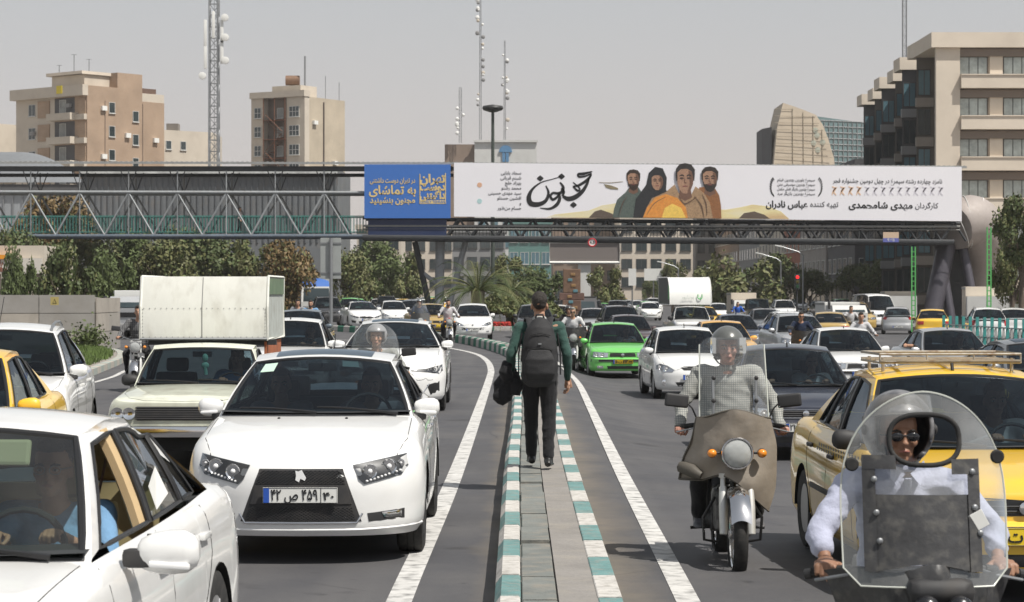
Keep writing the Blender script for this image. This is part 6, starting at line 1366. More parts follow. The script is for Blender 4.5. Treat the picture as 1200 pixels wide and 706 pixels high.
# shaded street front on the right, each house stepping back
hs = [(247, 268, 16, M_DGW, 'dark shaded shop block next to the stepped building'), (268, 292, 13, bm_('stone_grey', (.30, .28, .26)), 'grey stone house with balconies along the right side of the street'), (292, 312, 17, M_BRKR, 'red brick house in the shaded right street front'), (312, 345, 12, M_CREAM, 'cream house beyond the red brick house'), (345, 385, 15, M_GREYW, 'grey house farther along the right side of the street'), (385, 430, 18, M_BROWNW, 'brown house near the far end of the right street front')]
for y0, y1, h, m_, lab in hs:
    r = tag(empty('street_house'), lab, 'building'); x0 = 35.5+(y0-247)*.012+rg.uniform(0, .8); block_b(r, [(x0, y0), (x0+14, y0), (x0+14, y1-.05), (x0, y1-.05)], -1, h, m_)
    fr = quadpt((x0-.02, y1, 0), (0, -1, 0), (-1, 0, 0)); n = int((y1-y0)/4)
    for fl in range(int(h/3.1)):
        for c in range(n):
            if fl == 0: m = MB(); fbox(m, fr, c*4+.5, c*4+3.5, -.2, 2.6, 0, .05); m.obj('shop_front', M_WIN, r)
            else: window(r, fr, c*4+1, fl*3.1+1, 2.0, 1.5, 2)
    m = MB(); fbox(m, fr, 0, y1-y0, 3.0, 3.5, 0, 1.0); m.obj('canopy', rg.choice((M_STEEL, M_DKST)), r); f2 = quadpt((x0, y0-.02, 0), (1, 0, 0), (0, -1, 0))
    for fl in range(1, int(h/3.1)): window(r, f2, .5, fl*3.1+1, 1.6, 1.4, 2)
# billboard back on its post, tiled pillar, roadside boards
d = 205; k = F/d; r = tag(empty('billboard'), 'grey billboard with pale frame on a white post beyond the bridge', 'billboard'); m = MB(); m.box((X(685, d), d, Z(296, d)), (82/k, .6, 24/k)); m.obj('screen', mat('billboard_grey', (.20, .175, .165), .5), r)
m = MB(); x0, x1, z0, z1 = X(644, d), X(726, d), Z(308, d), Z(284, d); m.tube([(x0, d-.35, z0), (x1, d-.35, z0), (x1, d-.35, z1), (x0, d-.35, z1)], .12, 4, closed=True); m.obj('screen_frame', M_PLW, r); m = MB(); m.box((X(685, d), d+.2, Z(330, d)), (1.1, .7, 7)); m.obj('post', M_WH, r)
d = 128; r = tag(empty('tiled_pillar'), 'brown and turquoise tiled pillar beyond the walking man', 'pillar'); k = F/d
for i, (w, h0, h1, c) in enumerate(((1.35, 0, .9, (.12, .07, .05)), (1.0, .9, 1.5, (.14, .08, .055)), (1.35, 1.5, 1.9, (.12, .065, .05)), (.95, 1.9, 3.2, (.16, .095, .06)))): m = MB(); m.rbox((X(670, d), d, (h0+h1)/2), (w, .6, h1-h0-.004), .04); m.obj('pillar_tier', mat('tile_%d' % i, c, .6, var=.3, vscale=6), r)
for i in range(9): m = MB(); m.rbox((X(670, d)+rg.uniform(-.25, .25), d-.31, .5+i*.3), (.25, .06, .16), .03); m.obj('tile', mat('turquoise_tile', (.10, .22, .26), .4) if i % 2 else mat('ochre_tile', (.27, .16, .07), .5), r)
for px, w, h, py, dd, lab in ((556+210, 22, 14, 322, 260, 'white information board beyond the box truck'), (741, 9, 20, 325, 220, 'narrow white board by the far trees')):
    r = tag(empty('street_board'), lab, 'sign board'); m = MB(); m.box((X(px, dd), dd, Z(py, dd)), (w*dd/F, .15, h*dd/F)); m.obj('board_panel', M_PLW, r); m = MB(); m.cyl((X(px, dd), dd+.1, -.3), (X(px, dd), dd+.1, Z(py, dd)), .07, 8); m.obj('post', M_STEEL, r)
# pole with two grey boards (seen from behind) left of centre
d = 101; k = F/d; r = tag(empty('road_sign', loc=(X(388, d), d, 0)), 'tall grey pole with two road sign backs left of centre', 'road sign'); m = MB(); m.cyl((0, 0, 0), (0, 0, Z(279, d)), .075, 10); m.obj('pole', M_STEEL, r, smooth=50)
for a, b_ in ((-.47, -.02), (.02, .42)): m = MB(); m.rbox(((a+b_)/2, .12, (Z(279, d)+Z(327, d))/2), (b_-a, .04, 48/k), .01); m.obj('sign_back', mat('sign_back_grey', (.36, .38, .37), .5, .2, var=.06), r)
for z_ in (285, 320): m = MB(); m.box((0, .08, Z(z_, d)), (.9, .03, .06)); m.obj('bracket', M_STEEL, r)
# green lattice posts and street lamps on the right
M_GRN = mat('bright_green_steel', (.10, .42, .12), .5)
for px, py, dd, lab in ((1070.5, 287, 120, 'green steel post under the right end of the banner'), (1159, 264, 114, 'green steel post in front of the grey stair tube')):
    r = tag(empty('green_post', loc=(X(px, dd), dd, 0)), lab, 'post'); z1 = Z(py, dd)
    for s in (-1, 1): m = MB(); m.box((s*.09, 0, z1/2-.1), (.06, .06, z1)); m.obj('post_rail', M_GRN, r)
    for q in range(int(z1/.25)): m = MB(); m.box((0, 0, q*.25), (.16, .04, .05)); m.obj('rung', M_GRN, r)
for px, py, dd, s in ((915, 303, 210, -1), (941, 295, 190, -1), (795, 312, 250, -1), (846, 318, 280, -1)):
    r = tag(empty('street_lamp', loc=(X(px, dd), dd, 0)), {915: 'street lamp with arm over the big tree at right', 941: 'nearest single-arm street lamp by the shaded houses', 795: 'street lamp behind the white box truck', 846: 'far street lamp in front of the big tree'}[px], 'street lamp'); z1 = Z(py, dd); m = MB(); m.cyl((0, 0, -.3), (0, 0, z1-.3), .07, 8); m.tube([(0, 0, z1-.3), (s*.4, 0, z1), (s*1.6, 0, z1+.35)], .045, 6); m.obj('pole', M_STEEL, r, smooth=50); m = MB(); m.rbox((s*1.9, 0, z1+.42), (.75, .22, .12), .05, rot=(0, .2, 0)); m.obj('lamp_head', M_PLW, r, smooth=50)
# traffic light at the right
r = tag(empty('traffic_light', loc=(X(934, 150), 150, -.3)), 'traffic light showing red beyond the silver car', 'traffic light'); m = MB(); m.cyl((0, 0, 0), (0, 0, 3.2), .06, 8); m.obj('pole', M_DKST, r); m = MB(); m.rbox((0, -.1, 2.9), (.35, .25, .95), .04); m.obj('housing', M_DKST, r)
for i, c in enumerate(((.9, .02, .02), (.08, .06, .01), (.01, .06, .02))): m = MB(); m.lathe([(.11, 0), (.1, -.03), (0, -.04)], (0, -.23, 3.2-.3*i), 'Y', 12); m.obj('lamp', mat('signal_%d' % i, c, .3, emit=((*c, 1.5) if i == 0 else None)), r)
# teal and white barrier fence on the right
M_TF = mat('barrier_teal', (.05, .30, .28), .5, var=.1, dirt=.2); r = tag(empty('barrier_fence'), 'low barrier of teal and grey posts at the right edge', 'fence'); a, b_ = V(X(1106, 106), 106, -.3), V(X(1215, 90), 90, -.3)
for i in range(26):
    p = a.lerp(b_, i/25); m = MB(); te = i % 2 == 0; m.box((p.x, p.y, p.z+(.60 if te else .42)), (.13 if te else .09, .06, 1.15 if te else .75)); m.obj('fence_post' if te else 'fence_slat', M_TF if te else mat('barrier_grey', (.42, .42, .41), .5, var=.1), r)
for z_ in (.35, .78): m = MB(); m.tube([a+V(0, .06, z_), b_+V(0, .06, z_)], .03, 4); m.obj('rail', M_STEEL, r)
# ---------------- trees ----------------
def leafm(n, c, v=.35): return mat('leaves_'+n, c, .55, var=v, vscale=1.2, spec=.25)
LM = [leafm('dark', (.075, .10, .036)), leafm('olive', (.14, .145, .06)), leafm('mid', (.10, .13, .048)), leafm('dry', (.19, .13, .06)), leafm('light', (.15, .155, .065))]
M_BARK = mat('bark', (.11, .085, .065), .9, var=.25, vscale=4, bump=.4)
def crown_mesh(seed, R, H, n=2600, leaf=.22):
    rr = random.Random(seed); cl = []
    for _ in range(26):
        a = rr.uniform(0, 2*pi); u = rr.random()**.5; z = rr.uniform(-1, 1); f = sqrt(max(0, 1-z*z*.8)); cl.append((V(cos(a)*u*R*f*.85, sin(a)*u*R*f*.85, z*H*.42), rr.uniform(.28, .5)*R*.62))
    mb = MB()
    for _ in range(n):
        c, r = rr.choice(cl); d = V(rr.gauss(0, 1), rr.gauss(0, 1), rr.gauss(0, .8)).normalized(); p = c+d*r*rr.uniform(.55, 1.05); s = leaf*rr.uniform(.6, 1.3)
        t = V(rr.gauss(0, 1), rr.gauss(0, 1), rr.gauss(0, .6)).normalized(); b = t.cross(d+V(rr.uniform(-.5, .5), rr.uniform(-.5, .5), .3)).normalized(); mb.add([p-t*s, p-b*s*.55, p+t*s, p+b*s*.55], [(0, 1, 2, 3)], rr.choice((0, 0, 0, 1)))
    return mb
CR = {}
def tree(px, pybase_top, d, w, lab, kind=0, name='tree', trunk=True, hz=None, leaf=None, cz=None, rt=None, group=None, n=2600):
    """px: crown centre, pybase_top: crown top, w: crown width in photo pixels"""
    k = F/d; R = w/2/k; top = Z(pybase_top, d); H = hz or R*1.7; zc = top-H*.55; x = X(px, d); g0 = gz(x, d)
    R *= 1.42; r = tag(empty(name, loc=(x, d, g0)), lab, 'tree', group); key = (kind, int(px) % 3)
    if key not in CR: o = crown_mesh(kind*31+int(px) % 3*7, 1, 1.15, 5200, .052).obj('crown', [LM[kind], LM[(kind+1) % 3 if kind != 3 else 1]], None, weld=0, fixn=False); CR[key] = o.data; bpy.data.objects.remove(o)
    c = link('crown', CR[key], r, (0, 0, zc-g0)); c.scale = (R, R*.9, H*.58/.62); c.rotation_euler = (0, 0, (px*7 % 6))
    m = MB(); rr = random.Random(int(px)); m.tube([(0, 0, -.1), (.05, 0, zc*.4), (.12, 0, zc*.8)], [.17, .14, .09], 8)
    for q in range(6): a = q*1.05; m.tube([(.08, 0, zc*(.45+.06*q)), (cos(a)*R*.4, sin(a)*R*.4, zc*.95), (cos(a)*R*.7, sin(a)*R*.7, zc+H*.15)], [.07, .045, .02], 5)
    m.obj('trunk', M_BARK, r, smooth=60); return r
left = [(18, 275, 148, 60, 0), (62, 233, 158, 80, 3), (40, 285, 140, 70, 0), (105, 280, 155, 75, 1), (150, 276, 165, 70, 2), (192, 282, 160, 66, 1), (222, 274, 172, 80, 0), (262, 280, 165, 70, 0), (298, 285, 160, 55, 1), (330, 284, 158, 56, 3), (352, 292, 170, 46, 3), (408, 296, 190, 52, 1), (438, 285, 200, 60, 2), (470, 292, 215, 50, 1), (128, 300, 130, 60, 2), (80, 288, 112, 62, 0), (20, 296, 108, 44, 2)]
names = ['dark tree at the left edge behind the stone wall', 'tall rusty-leaved tree rising behind the bridge railing', 'dark tree above the low shop', 'olive tree behind the right end of the stone wall', 'green tree behind the gap right of the stone wall', 'olive tree above the left corner of the cargo box', 'broad dark tree behind the pickup cargo box', 'dark tree over the middle of the cargo box', 'small olive tree behind the cargo box corner', 'rust-coloured tree above the blue truck', 'dry brown tree just left of the double sign pole', 'olive tree right of the double sign pole', 'round green tree above the distant white sedan', 'olive tree left of the bridge columns', 'smaller green tree in front of the row at left', 'dark leafy tree right in front of the low shop', 'green tree overlapping the orange shop sign']
for (px, py, d, w, kd), nm in zip(left, names): tree(px, py, d, w, nm, kd, hz=max(4.2, w/2/(F/d)*1.9))
for px, py, d, w, kd, nm in ((868, 302, 205, 96, 1, 'big olive tree on the right beyond the box truck'), (838, 312, 215, 50, 4, 'light green tree joined to the left of the big olive tree'), (905, 300, 225, 60, 0, 'dark tree in shade behind the big olive tree'), (788, 308, 260, 30, 4, 'small light tree in front of the cream office block'), (710, 312, 190, 40, 1, 'tree behind the billboard post'), (632, 316, 170, 50, 2, 'green tree behind the walking man'), (1196, 232, 118, 56, 0, 'dark tree cut by the right edge of the picture'), (1185, 280, 124, 40, 1, 'olive tree below the stair tube at the right edge'), (1040, 305, 215, 50, 0, 'shaded tree in front of the dark shops'), (1005, 312, 225, 40, 0, 'second shaded tree in front of the shops'), (762, 330, 300, 20, 0, 'tiny far tree left of the box truck'), (600, 300, 180, 46, 4, 'pale tree just right of the palm'), (948, 318, 230, 40, 0, 'shaded tree by the traffic light')):
    tree(px, py, d, w, nm, kd, hz=max(3.0, w/2/(F/d)*1.8))
# date palm
def palm(px, d, h, lab, nf=34, L_=2.6):
    r = tag(empty('palm_tree', loc=(X(px, d), d, 0)), lab, 'palm tree'); m = MB(); m.tube([(0, 0, 0), (0, 0, h*.5), (0, 0, h)], [.34, .30, .34], 12); m.obj('trunk', M_BARK, r, smooth=60); rr = random.Random(8)
    for i in range(nf):
        a = i*2.4; up = rr.uniform(-.1, 1.25); m = MB(); pts = []; n = 9; p = V(cos(a)*.15, sin(a)*.15, h); el = up
        for k in range(n+1):
            pts.append(p.copy()); p = p+V(cos(a)*cos(el), sin(a)*cos(el), sin(el))*L_/n; el -= .17+.03*k*.4
        m.tube(pts, [.03-.0025*k for k in range(n+1)], 4)
        for k in range(1, n*3):
            t = k/(n*3); i0 = int(t*n); q = pts[i0].lerp(pts[min(n, i0+1)], t*n-i0); dr = (pts[min(n, i0+1)]-pts[i0]).normalized(); sd = dr.cross(V(0, 0, 1)).normalized()
            for s in (-1, 1): l = .42*sin(pi*min(1, t*1.05+.08))+.08; e = q+(sd*s*.8+dr*.7-V(0, 0, .22)).normalized()*l; w = dr*.018; m.add([q-w, q+w, e], [(0, 1, 2)])
        m.obj('frond', LM[0] if i % 3 else LM[4], r, fixn=False, weld=0)
palm(560, 112, 2.0, 'dark spreading palm beside the bridge columns', 44, 3.3); palm(600, 126, 2.0, 'paler palm behind the walking man', 24, 2.2)
# ivy mound and hedge behind the median
def foliage(name, lab, fn, n, ms, leaf=.12, cat='hedge', seed=2):
    rr = random.Random(seed); mb = MB()
    for _ in range(n):
        p = fn(rr); t = V(rr.gauss(0, 1), rr.gauss(0, 1), rr.gauss(0, 1)).normalized(); b = t.cross(V(rr.gauss(0, 1), rr.gauss(0, 1), rr.gauss(0, 1))).normalized(); s = leaf*rr.uniform(.5, 1.3); mb.add([p-t*s, p-b*s*.6, p+t*s, p+b*s*.6], [(0, 1, 2, 3)], rr.randrange(len(ms)))
    o = mb.obj(name, ms, None, fixn=False, weld=0); return tag(stuff(o), lab, cat)
def mound(x0, x1, y0, y1, h):
    def f(rr):
        u, v = rr.random(), rr.random(); x = lerp(x0, x1, u); y = lerp(y0, y1, v); hh = h*(sin(pi*min(1, max(0, u*.9+.08)))**.5)*(.55+.45*sin(v*pi*.9+.2))*(.8+.35*mnoise.noise(Vector((x*.9, y*.5, 1)))); return V(x, y, hh*rr.uniform(.75, 1)**.7+.02)
    return f
foliage('ivy_mound', 'dense green ivy mound behind the median right of the palm', mound(X(545, 122), X(668, 122), 119, 132, 2.0), 26000, [LM[1], LM[2], LM[4]], .13)
foliage('hedge', 'trimmed green hedge behind the two men at left', mound(X(318, 125), X(352, 125), 123, 127, 1.1), 3000, [LM[2]], .1)
mb = MB(); mb.grid(lambda u, v: Vector((lerp(X(545, 122), X(668, 122), u), 119.2+v*12.5, 1.55*sin(pi*min(1, u*.9+.08))**.5*(.45+.45*sin(v*pi*.9+.2)))), 20, 8); struct(mb.obj('earth_mound', mat('dark_soil', (.03, .032, .02), .95)))
fl = MB(); rr = random.Random(4)
for _ in range(500): x = lerp(X(578, 118), X(598, 118), rr.random()); fl.ell((x, 118.4+rr.random()*.5, .15+rr.random()*.25), (.06, .06, .05), 5, 3, mi=0)
tag(stuff(fl.obj('red_flowers', mat('red_flower', (.45, .04, .03), .6), None, weld=0, fixn=False)), 'low red flowers at the foot of the ivy mound', 'flowers')
kr = struct(empty('garden_kerb')); kp = [Vector((x, 118-.0*x, 0)) for x in [-9+.9*i for i in range(17)]]; kn = [Vector((0, -1, 0))]*17
for i in range(16): block('kerb_block', i, -.1, .1, 0, .22, M_KW if i % 2 else M_KT2, parent=kr, path=kp, nn=kn)
sh = foliage('shrub', 'green shrub at the foot of the stone wall corner', lambda rr: V(X(103, 75.2)+rr.gauss(0, .28), 75.2+rr.gauss(0, .25), abs(rr.gauss(.35, .25))), 900, [LM[2]], .07, 'shrub')
# ---------------- more car kinds ----------------
def badge(C, z, r=.035, off=.02, m_=M_CHROME, x=0): b = MB(); p = C['hit']('F', x, z, off); b.lathe([(r, 0), (r, -.008), (r*.7, -.012), (0, -.012)], tuple(p), 'Y', 12); return C['mk'](b, 'badge', m_)
def make_405(name='saloon_car', chrome=False, rack=False, bump=M_PLAS, glass=None):
    C = build_car(dict(name=name, L=4.42, W=1.70, nf=3.4, nr=3.4, af=.42, ar=.42, sA=1.28, sH=2.02, sRH=3.02, sRB=3.68, bow=.15, R=.30, wf=.84, wr=3.5, tw=.18, xr=.56, glass=glass or M_GLASS,
        zt=[(0, .70), (.12, .735), (.5, .80), (1.0, .86), (1.4, .89), (2.2, .91), (3.2, .94), (3.7, .965), (4.2, .96), (4.42, .93)], zr=[(0, 1.34), (.4, 1.385), (.7, 1.375), (1, 1.32)], dr=(3.36, 3.02), q=3.06, rbow=.1,
        fp=[(.18, .07), (.24, .01), (.30, 0), (.50, 0), (.53, .05), (.66, .06), (.72, .085), (.76, .14)], rp=[(.18, .08), (.25, .01), (.52, 0), (.55, .05), (.85, .06), (.95, .12)], hcrown=.03, handlemat=M_PLAS))
    R, hit, decal, line, L = C['root'], C['hit'], C['decal'], C['line'], C['L']
    headlight(C, [(.36, .665), (.60, .685), (.80, .70), (.81, .565), (.60, .55), (.38, .55)], [(.52, .612, .048, M_REFL), (.67, .615, .048, M_REFL)], housing=M_REFL)
    if chrome: mesh_grille(C, [(-.33, .655), (.33, .655), (.35, .555), (-.35, .555)], slats=.026, bar=.006, m=M_SEAL, frame=M_CHROME)
    else: mesh_grille(C, [(-.33, .66), (.33, .66), (.35, .56), (-.35, .56)], slats=.03, bar=.004, m=M_SEAL)
    badge(C, .61, .04)
    decal('bumper_insert', [(-.82, .50), (.82, .50), (.83, .435), (-.83, .435)], 'F', bump, off=.012); decal('lower_grille', [(-.42, .33), (.42, .33), (.40, .25), (-.40, .25)], 'F', M_SEAL, off=.004)
    for sg in (1, -1): decal('fog_light', [(sg*.50, .335), (sg*.66, .335), (sg*.66, .265), (sg*.50, .265)], 'F', M_REFL, off=.006); decal('tail_light', [(sg*.44, .86), (sg*.80, .86), (sg*.81, .69), (sg*.46, .69)], 'B', M_RED, off=.008)
    decal('rear_bumper_strip', [(-.80, .50), (.80, .50), (.80, .43), (-.80, .43)], 'B', M_PLAS, off=.012)
    b = MB(); b.cyl(C['roof'](0, .08), C['roof'](0, .08)+Vector((0, .02, .05)), .012, 6); C['mk'](b, 'antenna', M_SEAL)
    # rubbing strips
    for sg, dd in ((1, 'R'), (-1, 'L')):
        q = MB(); q.tube([hit(dd, s_-L/2, .52, .003) for s_ in [1.25+.1*k for k in range(19)]], (.008, .022), 6); C['mk'](q, 'rubbing_strip', M_PLAS)
    return C
def make_tiba():
    C = build_car(dict(name='hatchback_car', L=3.95, W=1.64, nf=2.5, nr=3.0, af=.62, ar=.4, sA=1.10, sH=1.78, sRH=3.1, sRB=3.72, bow=.18, R=.29, wf=.76, wr=3.1, tw=.17, xr=.56, sB=2.18, dr=(3.25, 2.98), q=0,
        zt=[(0, .66), (.12, .73), (.5, .83), (1.0, .91), (1.4, .94), (2.2, .96), (3.2, .99), (3.6, .99), (3.95, .90)], zr=[(0, 1.385), (.35, 1.445), (.7, 1.43), (1, 1.37)], rbow=.08,
        fp=[(.18, .08), (.24, .02), (.3, 0), (.5, 0), (.6, .03), (.68, .08), (.78, .17)], hoodfront=1))
    decal, hit = C['decal'], C['hit']
    headlight(C, [(.42, .61), (.56, .70), (.70, .735), (.77, .70), (.775, .62), (.66, .57), (.46, .565)], [(.58, .635, .05, M_REFL), (.70, .66, .045, M_REFL)], housing=M_REFL)
    mesh_grille(C, [(-.27, .685), (.27, .685), (.31, .655), (.24, .60), (-.24, .60), (-.31, .655)], slats=.03, bar=.003); badge(C, .64, .032)
    decal('lower_grille', [(-.42, .36), (.42, .36), (.37, .27), (-.37, .27)], 'F', M_SEAL, off=.004)
    for sg in (1, -1):
        f = MB(); p = hit('F', sg*.62, .35, .0); f.lathe([(.06, .0), (.06, -.012), (.05, -.014), (0, -.02)], tuple(p), 'Y', 18); C['mk'](f, 'fog_light', M_REFL); decal('tail_light', [(sg*.55, 1.0), (sg*.72, 1.0), (sg*.78, .72), (sg*.56, .74)], 'B', M_RED, off=.006)
    b = MB(); b.cyl(C['roof'](0, .1), C['roof'](0, .1)+Vector((0, .04, .09)), .010, 6); C['mk'](b, 'antenna', M_SEAL); return C
def make_206():
    C = build_car(dict(name='small_hatchback', L=3.83, W=1.65, nf=2.3, nr=3.0, af=.70, ar=.4, sA=1.05, sH=1.85, sRH=3.0, sRB=3.6, bow=.22, R=.29, wf=.74, wr=3.08, tw=.18, xr=.55, sB=2.16, dr=(3.2, 2.9), q=0,
        zt=[(0, .62), (.12, .70), (.5, .83), (1.0, .93), (1.4, .96), (2.2, .97), (3.2, 1.0), (3.6, .99), (3.83, .90)], zr=[(0, 1.36), (.35, 1.42), (.7, 1.40), (1, 1.33)], rbow=.08,
        fp=[(.18, .08), (.24, .02), (.3, 0), (.48, 0), (.56, .03), (.66, .08), (.78, .2)]))
    decal, hit = C['decal'], C['hit']
    headlight(C, [(.34, .57), (.50, .665), (.68, .73), (.77, .74), (.74, .62), (.58, .565)], [(.52, .62, .045, M_REFL), (.64, .655, .045, M_REFL)], housing=M_REFL); badge(C, .60, .035)
    mesh_grille(C, [(-.52, .50), (0, .47), (.52, .50), (.44, .40), (-.44, .40)], slats=.035, bar=.003); 
    for sg in (1, -1): decal('fog_light', [(sg*.54, .36), (sg*.66, .37), (sg*.66, .30), (sg*.55, .30)], 'F', M_REFL, off=.006); decal('tail_light', [(sg*.50, .98), (sg*.74, .94), (sg*.78, .76), (sg*.60, .78)], 'B', M_RED, off=.006)
    return C
def make_modern(name='modern_saloon', led=True, kia=False):
    C = build_car(dict(name=name, L=4.65, W=1.80, nf=2.3, nr=2.8, af=.75, sA=1.25, sH=2.10, sRH=3.2, sRB=4.05, bow=.24, R=.33, wf=.95, wr=3.68, tw=.21, xr=.56, sB=2.45, dr=(3.75, 3.3), q=0, wheeltype='alloy', turnlamp=1, handlemat=M_CHROME,
        zt=[(0, .68), (.12, .76), (.5, .88), (1.0, .97), (1.4, 1.0), (2.2, 1.0), (3.2, 1.02), (4.0, 1.06), (4.65, 1.0)], zr=[(0, 1.375), (.4, 1.42), (.7, 1.405), (1, 1.34)], rbow=.12,
        fp=[(.18, .06), (.22, .02), (.28, 0), (.5, .0), (.6, .02), (.68, .06), (.78, .16)]))
    decal, line, hit = C['decal'], C['line'], C['hit']
    if kia:
        headlight(C, [(.40, .62), (.62, .68), (.84, .74), (.83, .66), (.66, .60), (.44, .565)], [(.56, .635, .04, M_REFL), (.70, .665, .04, M_REFL)])
        mesh_grille(C, [(-.36, .64), (-.12, .66), (0, .635), (.12, .66), (.36, .64), (.36, .57), (.12, .545), (0, .565), (-.12, .545), (-.36, .57)], frame=M_CHROME); decal('lower_grille', [(-.45, .40), (.45, .40), (.40, .28), (-.40, .28)], 'F', M_SEAL, off=.004)
        for sg in (1, -1): decal('fog_bezel', [(sg*.55, .42), (sg*.78, .46), (sg*.76, .32), (sg*.58, .30)], 'F', M_SEAL, off=.004)
    else:
        headlight(C, [(.34, .685), (.60, .70), (.84, .76), (.85, .66), (.80, .61), (.60, .645), (.36, .655)], [(.62, .675, .026, M_REFL), (.72, .685, .026, M_REFL)], leds=[(.79+.004*k, .62+.012*k) for k in range(8)])
        badge(C, .67, .05); mesh_grille(C, [(-.36, .50), (.36, .50), (.58, .27), (-.58, .27)], slats=.035, bar=.004); line('grille_trim', [(-.64, .46), (-.50, .25), (.50, .25), (.64, .46)], 'F', .010, M_CHROME, off=.004)
        for sg in (1, -1): decal('fog_bezel', [(sg*.60, .44), (sg*.80, .50), (sg*.80, .34), (sg*.66, .28)], 'F', M_SEAL, off=.004)
    b = MB(); b.grid(lambda u, v: C['roof']((u-.5)*1.4, .06+v*.3)+Vector((0, 0, .004)), 8, 4); C['mk'](b, 'sunroof', M_GLASS2)
    for sg in (1, -1): decal('tail_light', [(sg*.46, .96), (sg*.84, .98), (sg*.86, .84), (sg*.5, .84)], 'B', M_RED, off=.006)
    return C
def make_suv(name='suv', rails=1, tall=1.0):
    C = build_car(dict(name=name, L=4.4, W=1.80, nf=2.8, nr=3.4, af=.5, ar=.35, sA=1.18, sH=1.85, sRH=3.7, sRB=4.15, bow=.15, R=.35, wf=.85, wr=3.48, tw=.22, xr=.60, sB=2.35, dr=(3.85, 3.7), q=3.25, rails=rails, zc=.26, wheeltype='alloy',
        zt=[(0, .82), (.12, .90), (.5, .98), (1.0, 1.04), (1.4, 1.06), (2.2, 1.06), (3.2, 1.08), (4.2, 1.08), (4.4, 1.0)], zr=[(0, 1.60), (.4, 1.65), (.7, 1.64), (1, 1.58)], rbow=.06, mirror=M_PLAS,
        fp=[(.24, .07), (.30, .01), (.36, 0), (.62, 0), (.7, .04), (.85, .06), (.95, .12)], rp=[(.24, .07), (.3, .01), (.6, 0), (.64, .05), (1.0, .06), (1.08, .1)]))
    decal = C['decal']; headlight(C, [(.48, .86), (.66, .88), (.84, .90), (.85, .76), (.66, .74), (.50, .75)], [(.58, .81, .05, M_REFL), (.72, .815, .05, M_REFL)], housing=M_REFL)
    mesh_grille(C, [(-.42, .85), (.42, .85), (.40, .73), (-.40, .73)], slats=.035, bar=.006, frame=M_CHROME); badge(C, .79, .045); decal('lower_grille', [(-.5, .50), (.5, .50), (.48, .36), (-.48, .36)], 'F', M_SEAL, off=.004)
    for sg in (1, -1): decal('tail_light', [(sg*.66, 1.05), (sg*.82, 1.05), (sg*.84, .72), (sg*.70, .72)], 'B', M_RED, off=.006)
    return C
def make_stepway():
    C = build_car(dict(name='crossover_hatchback', L=4.05, W=1.74, nf=2.6, nr=2.8, af=.55, ar=.45, sA=1.12, sH=1.80, sRH=3.15, sRB=3.82, bow=.16, R=.31, wf=.82, wr=3.38, tw=.19, xr=.57, sB=2.25, dr=(3.5, 3.1), q=0, rails=1,
        zt=[(0, .74), (.12, .82), (.5, .91), (1.0, .98), (1.4, 1.0), (2.2, 1.0), (3.2, 1.03), (3.8, 1.04), (4.05, .95)], zr=[(0, 1.46), (.4, 1.52), (.7, 1.51), (1, 1.44)], rbow=.06,
        fp=[(.18, .07), (.24, .01), (.30, 0), (.55, 0), (.65, .04), (.8, .08), (.9, .14)]))
    headlight(C, [(.42, .78), (.60, .82), (.78, .84), (.80, .68), (.62, .66), (.44, .67)], [(.54, .73, .05, M_REFL), (.68, .74, .05, M_REFL)], housing=M_REFL); mesh_grille(C, [(-.34, .76), (.34, .76), (.32, .68), (-.32, .68)], slats=.03, bar=.004); badge(C, .72, .04)
    C['decal']('lower_grille', [(-.45, .45), (.45, .45), (.42, .32), (-.42, .32)], 'F', M_SEAL, off=.004)
    b = MB(); b.cyl(C['roof'](-.1, .06), C['roof'](-.1, .06)+Vector((.02, .3, .34)), .004, 5); C['mk'](b, 'antenna', M_SEAL)
    for sg in (1, -1): C['decal']('tail_light', [(sg*.60, 1.0), (sg*.78, 1.0), (sg*.80, .74), (sg*.66, .74)], 'B', M_RED, off=.006)
    return C
def make_pickup(name='pickup_truck', pm=M_IVORY, box='angled'):
    C = build_car(dict(name=name, L=4.5, W=1.64, paint=pm, nf=4.5, nr=5, af=.28, ar=.15, sA=1.30, sH=1.72, sRH=2.25, sRB=2.42, bow=.08, R=.30, wf=.80, wr=3.45, tw=.17, xr=.58, sB=2.16, dr=(2.3, 2.22), q=0, doors=0, seaty=1.95, crown=.03,
        zt=[(0, .76), (.08, .80), (.5, .84), (1.0, .885), (1.4, .90), (2.2, .91), (2.6, .86), (4.5, .86)], zr=[(0, 1.32), (.4, 1.36), (.7, 1.36), (1, 1.33)], rbow=.02, hcrown=.03, rcab=1, mirror=M_PLAS,
        fp=[(.22, .10), (.28, .08), (.36, .06), (.5, .045), (.75, .03), (.82, .05)], zc=.26, rib=.0))
    R, decal, hit = C['root'], C['decal'], C['hit']; L = C['L']
    mesh_grille(C, [(-.50, .72), (.50, .72), (.50, .56), (-.50, .56)], slats=.024, bar=.006, m=M_SEAL)
    for sg in (1, -1):
        h = link('headlight', None, R)
        for x in (.57, .70): p = hit('F', sg*x, .64, .0); b = MB(); b.lathe([(.068, .01), (.068, -.02), (.055, -.014), (0, -.004)], tuple(p), 'Y', 18); C['mk'](b, 'round_lamp', M_REFL, h)
        decal('corner_lamp', [(sg*.72, .50), (sg*.80, .50), (sg*.80, .45), (sg*.72, .45)], 'F', M_AMBER, off=.006, par=h)
    b = MB(); b.rbox((0, -L/2-.02, .44), (1.62, .10, .13), .03); C['mk'](b, 'bumper', M_CHROME); b = MB(); b.box((0, -L/2+.1, .30), (1.3, .12, .14)); C['mk'](b, 'lower_valance', M_DARK)
    return C
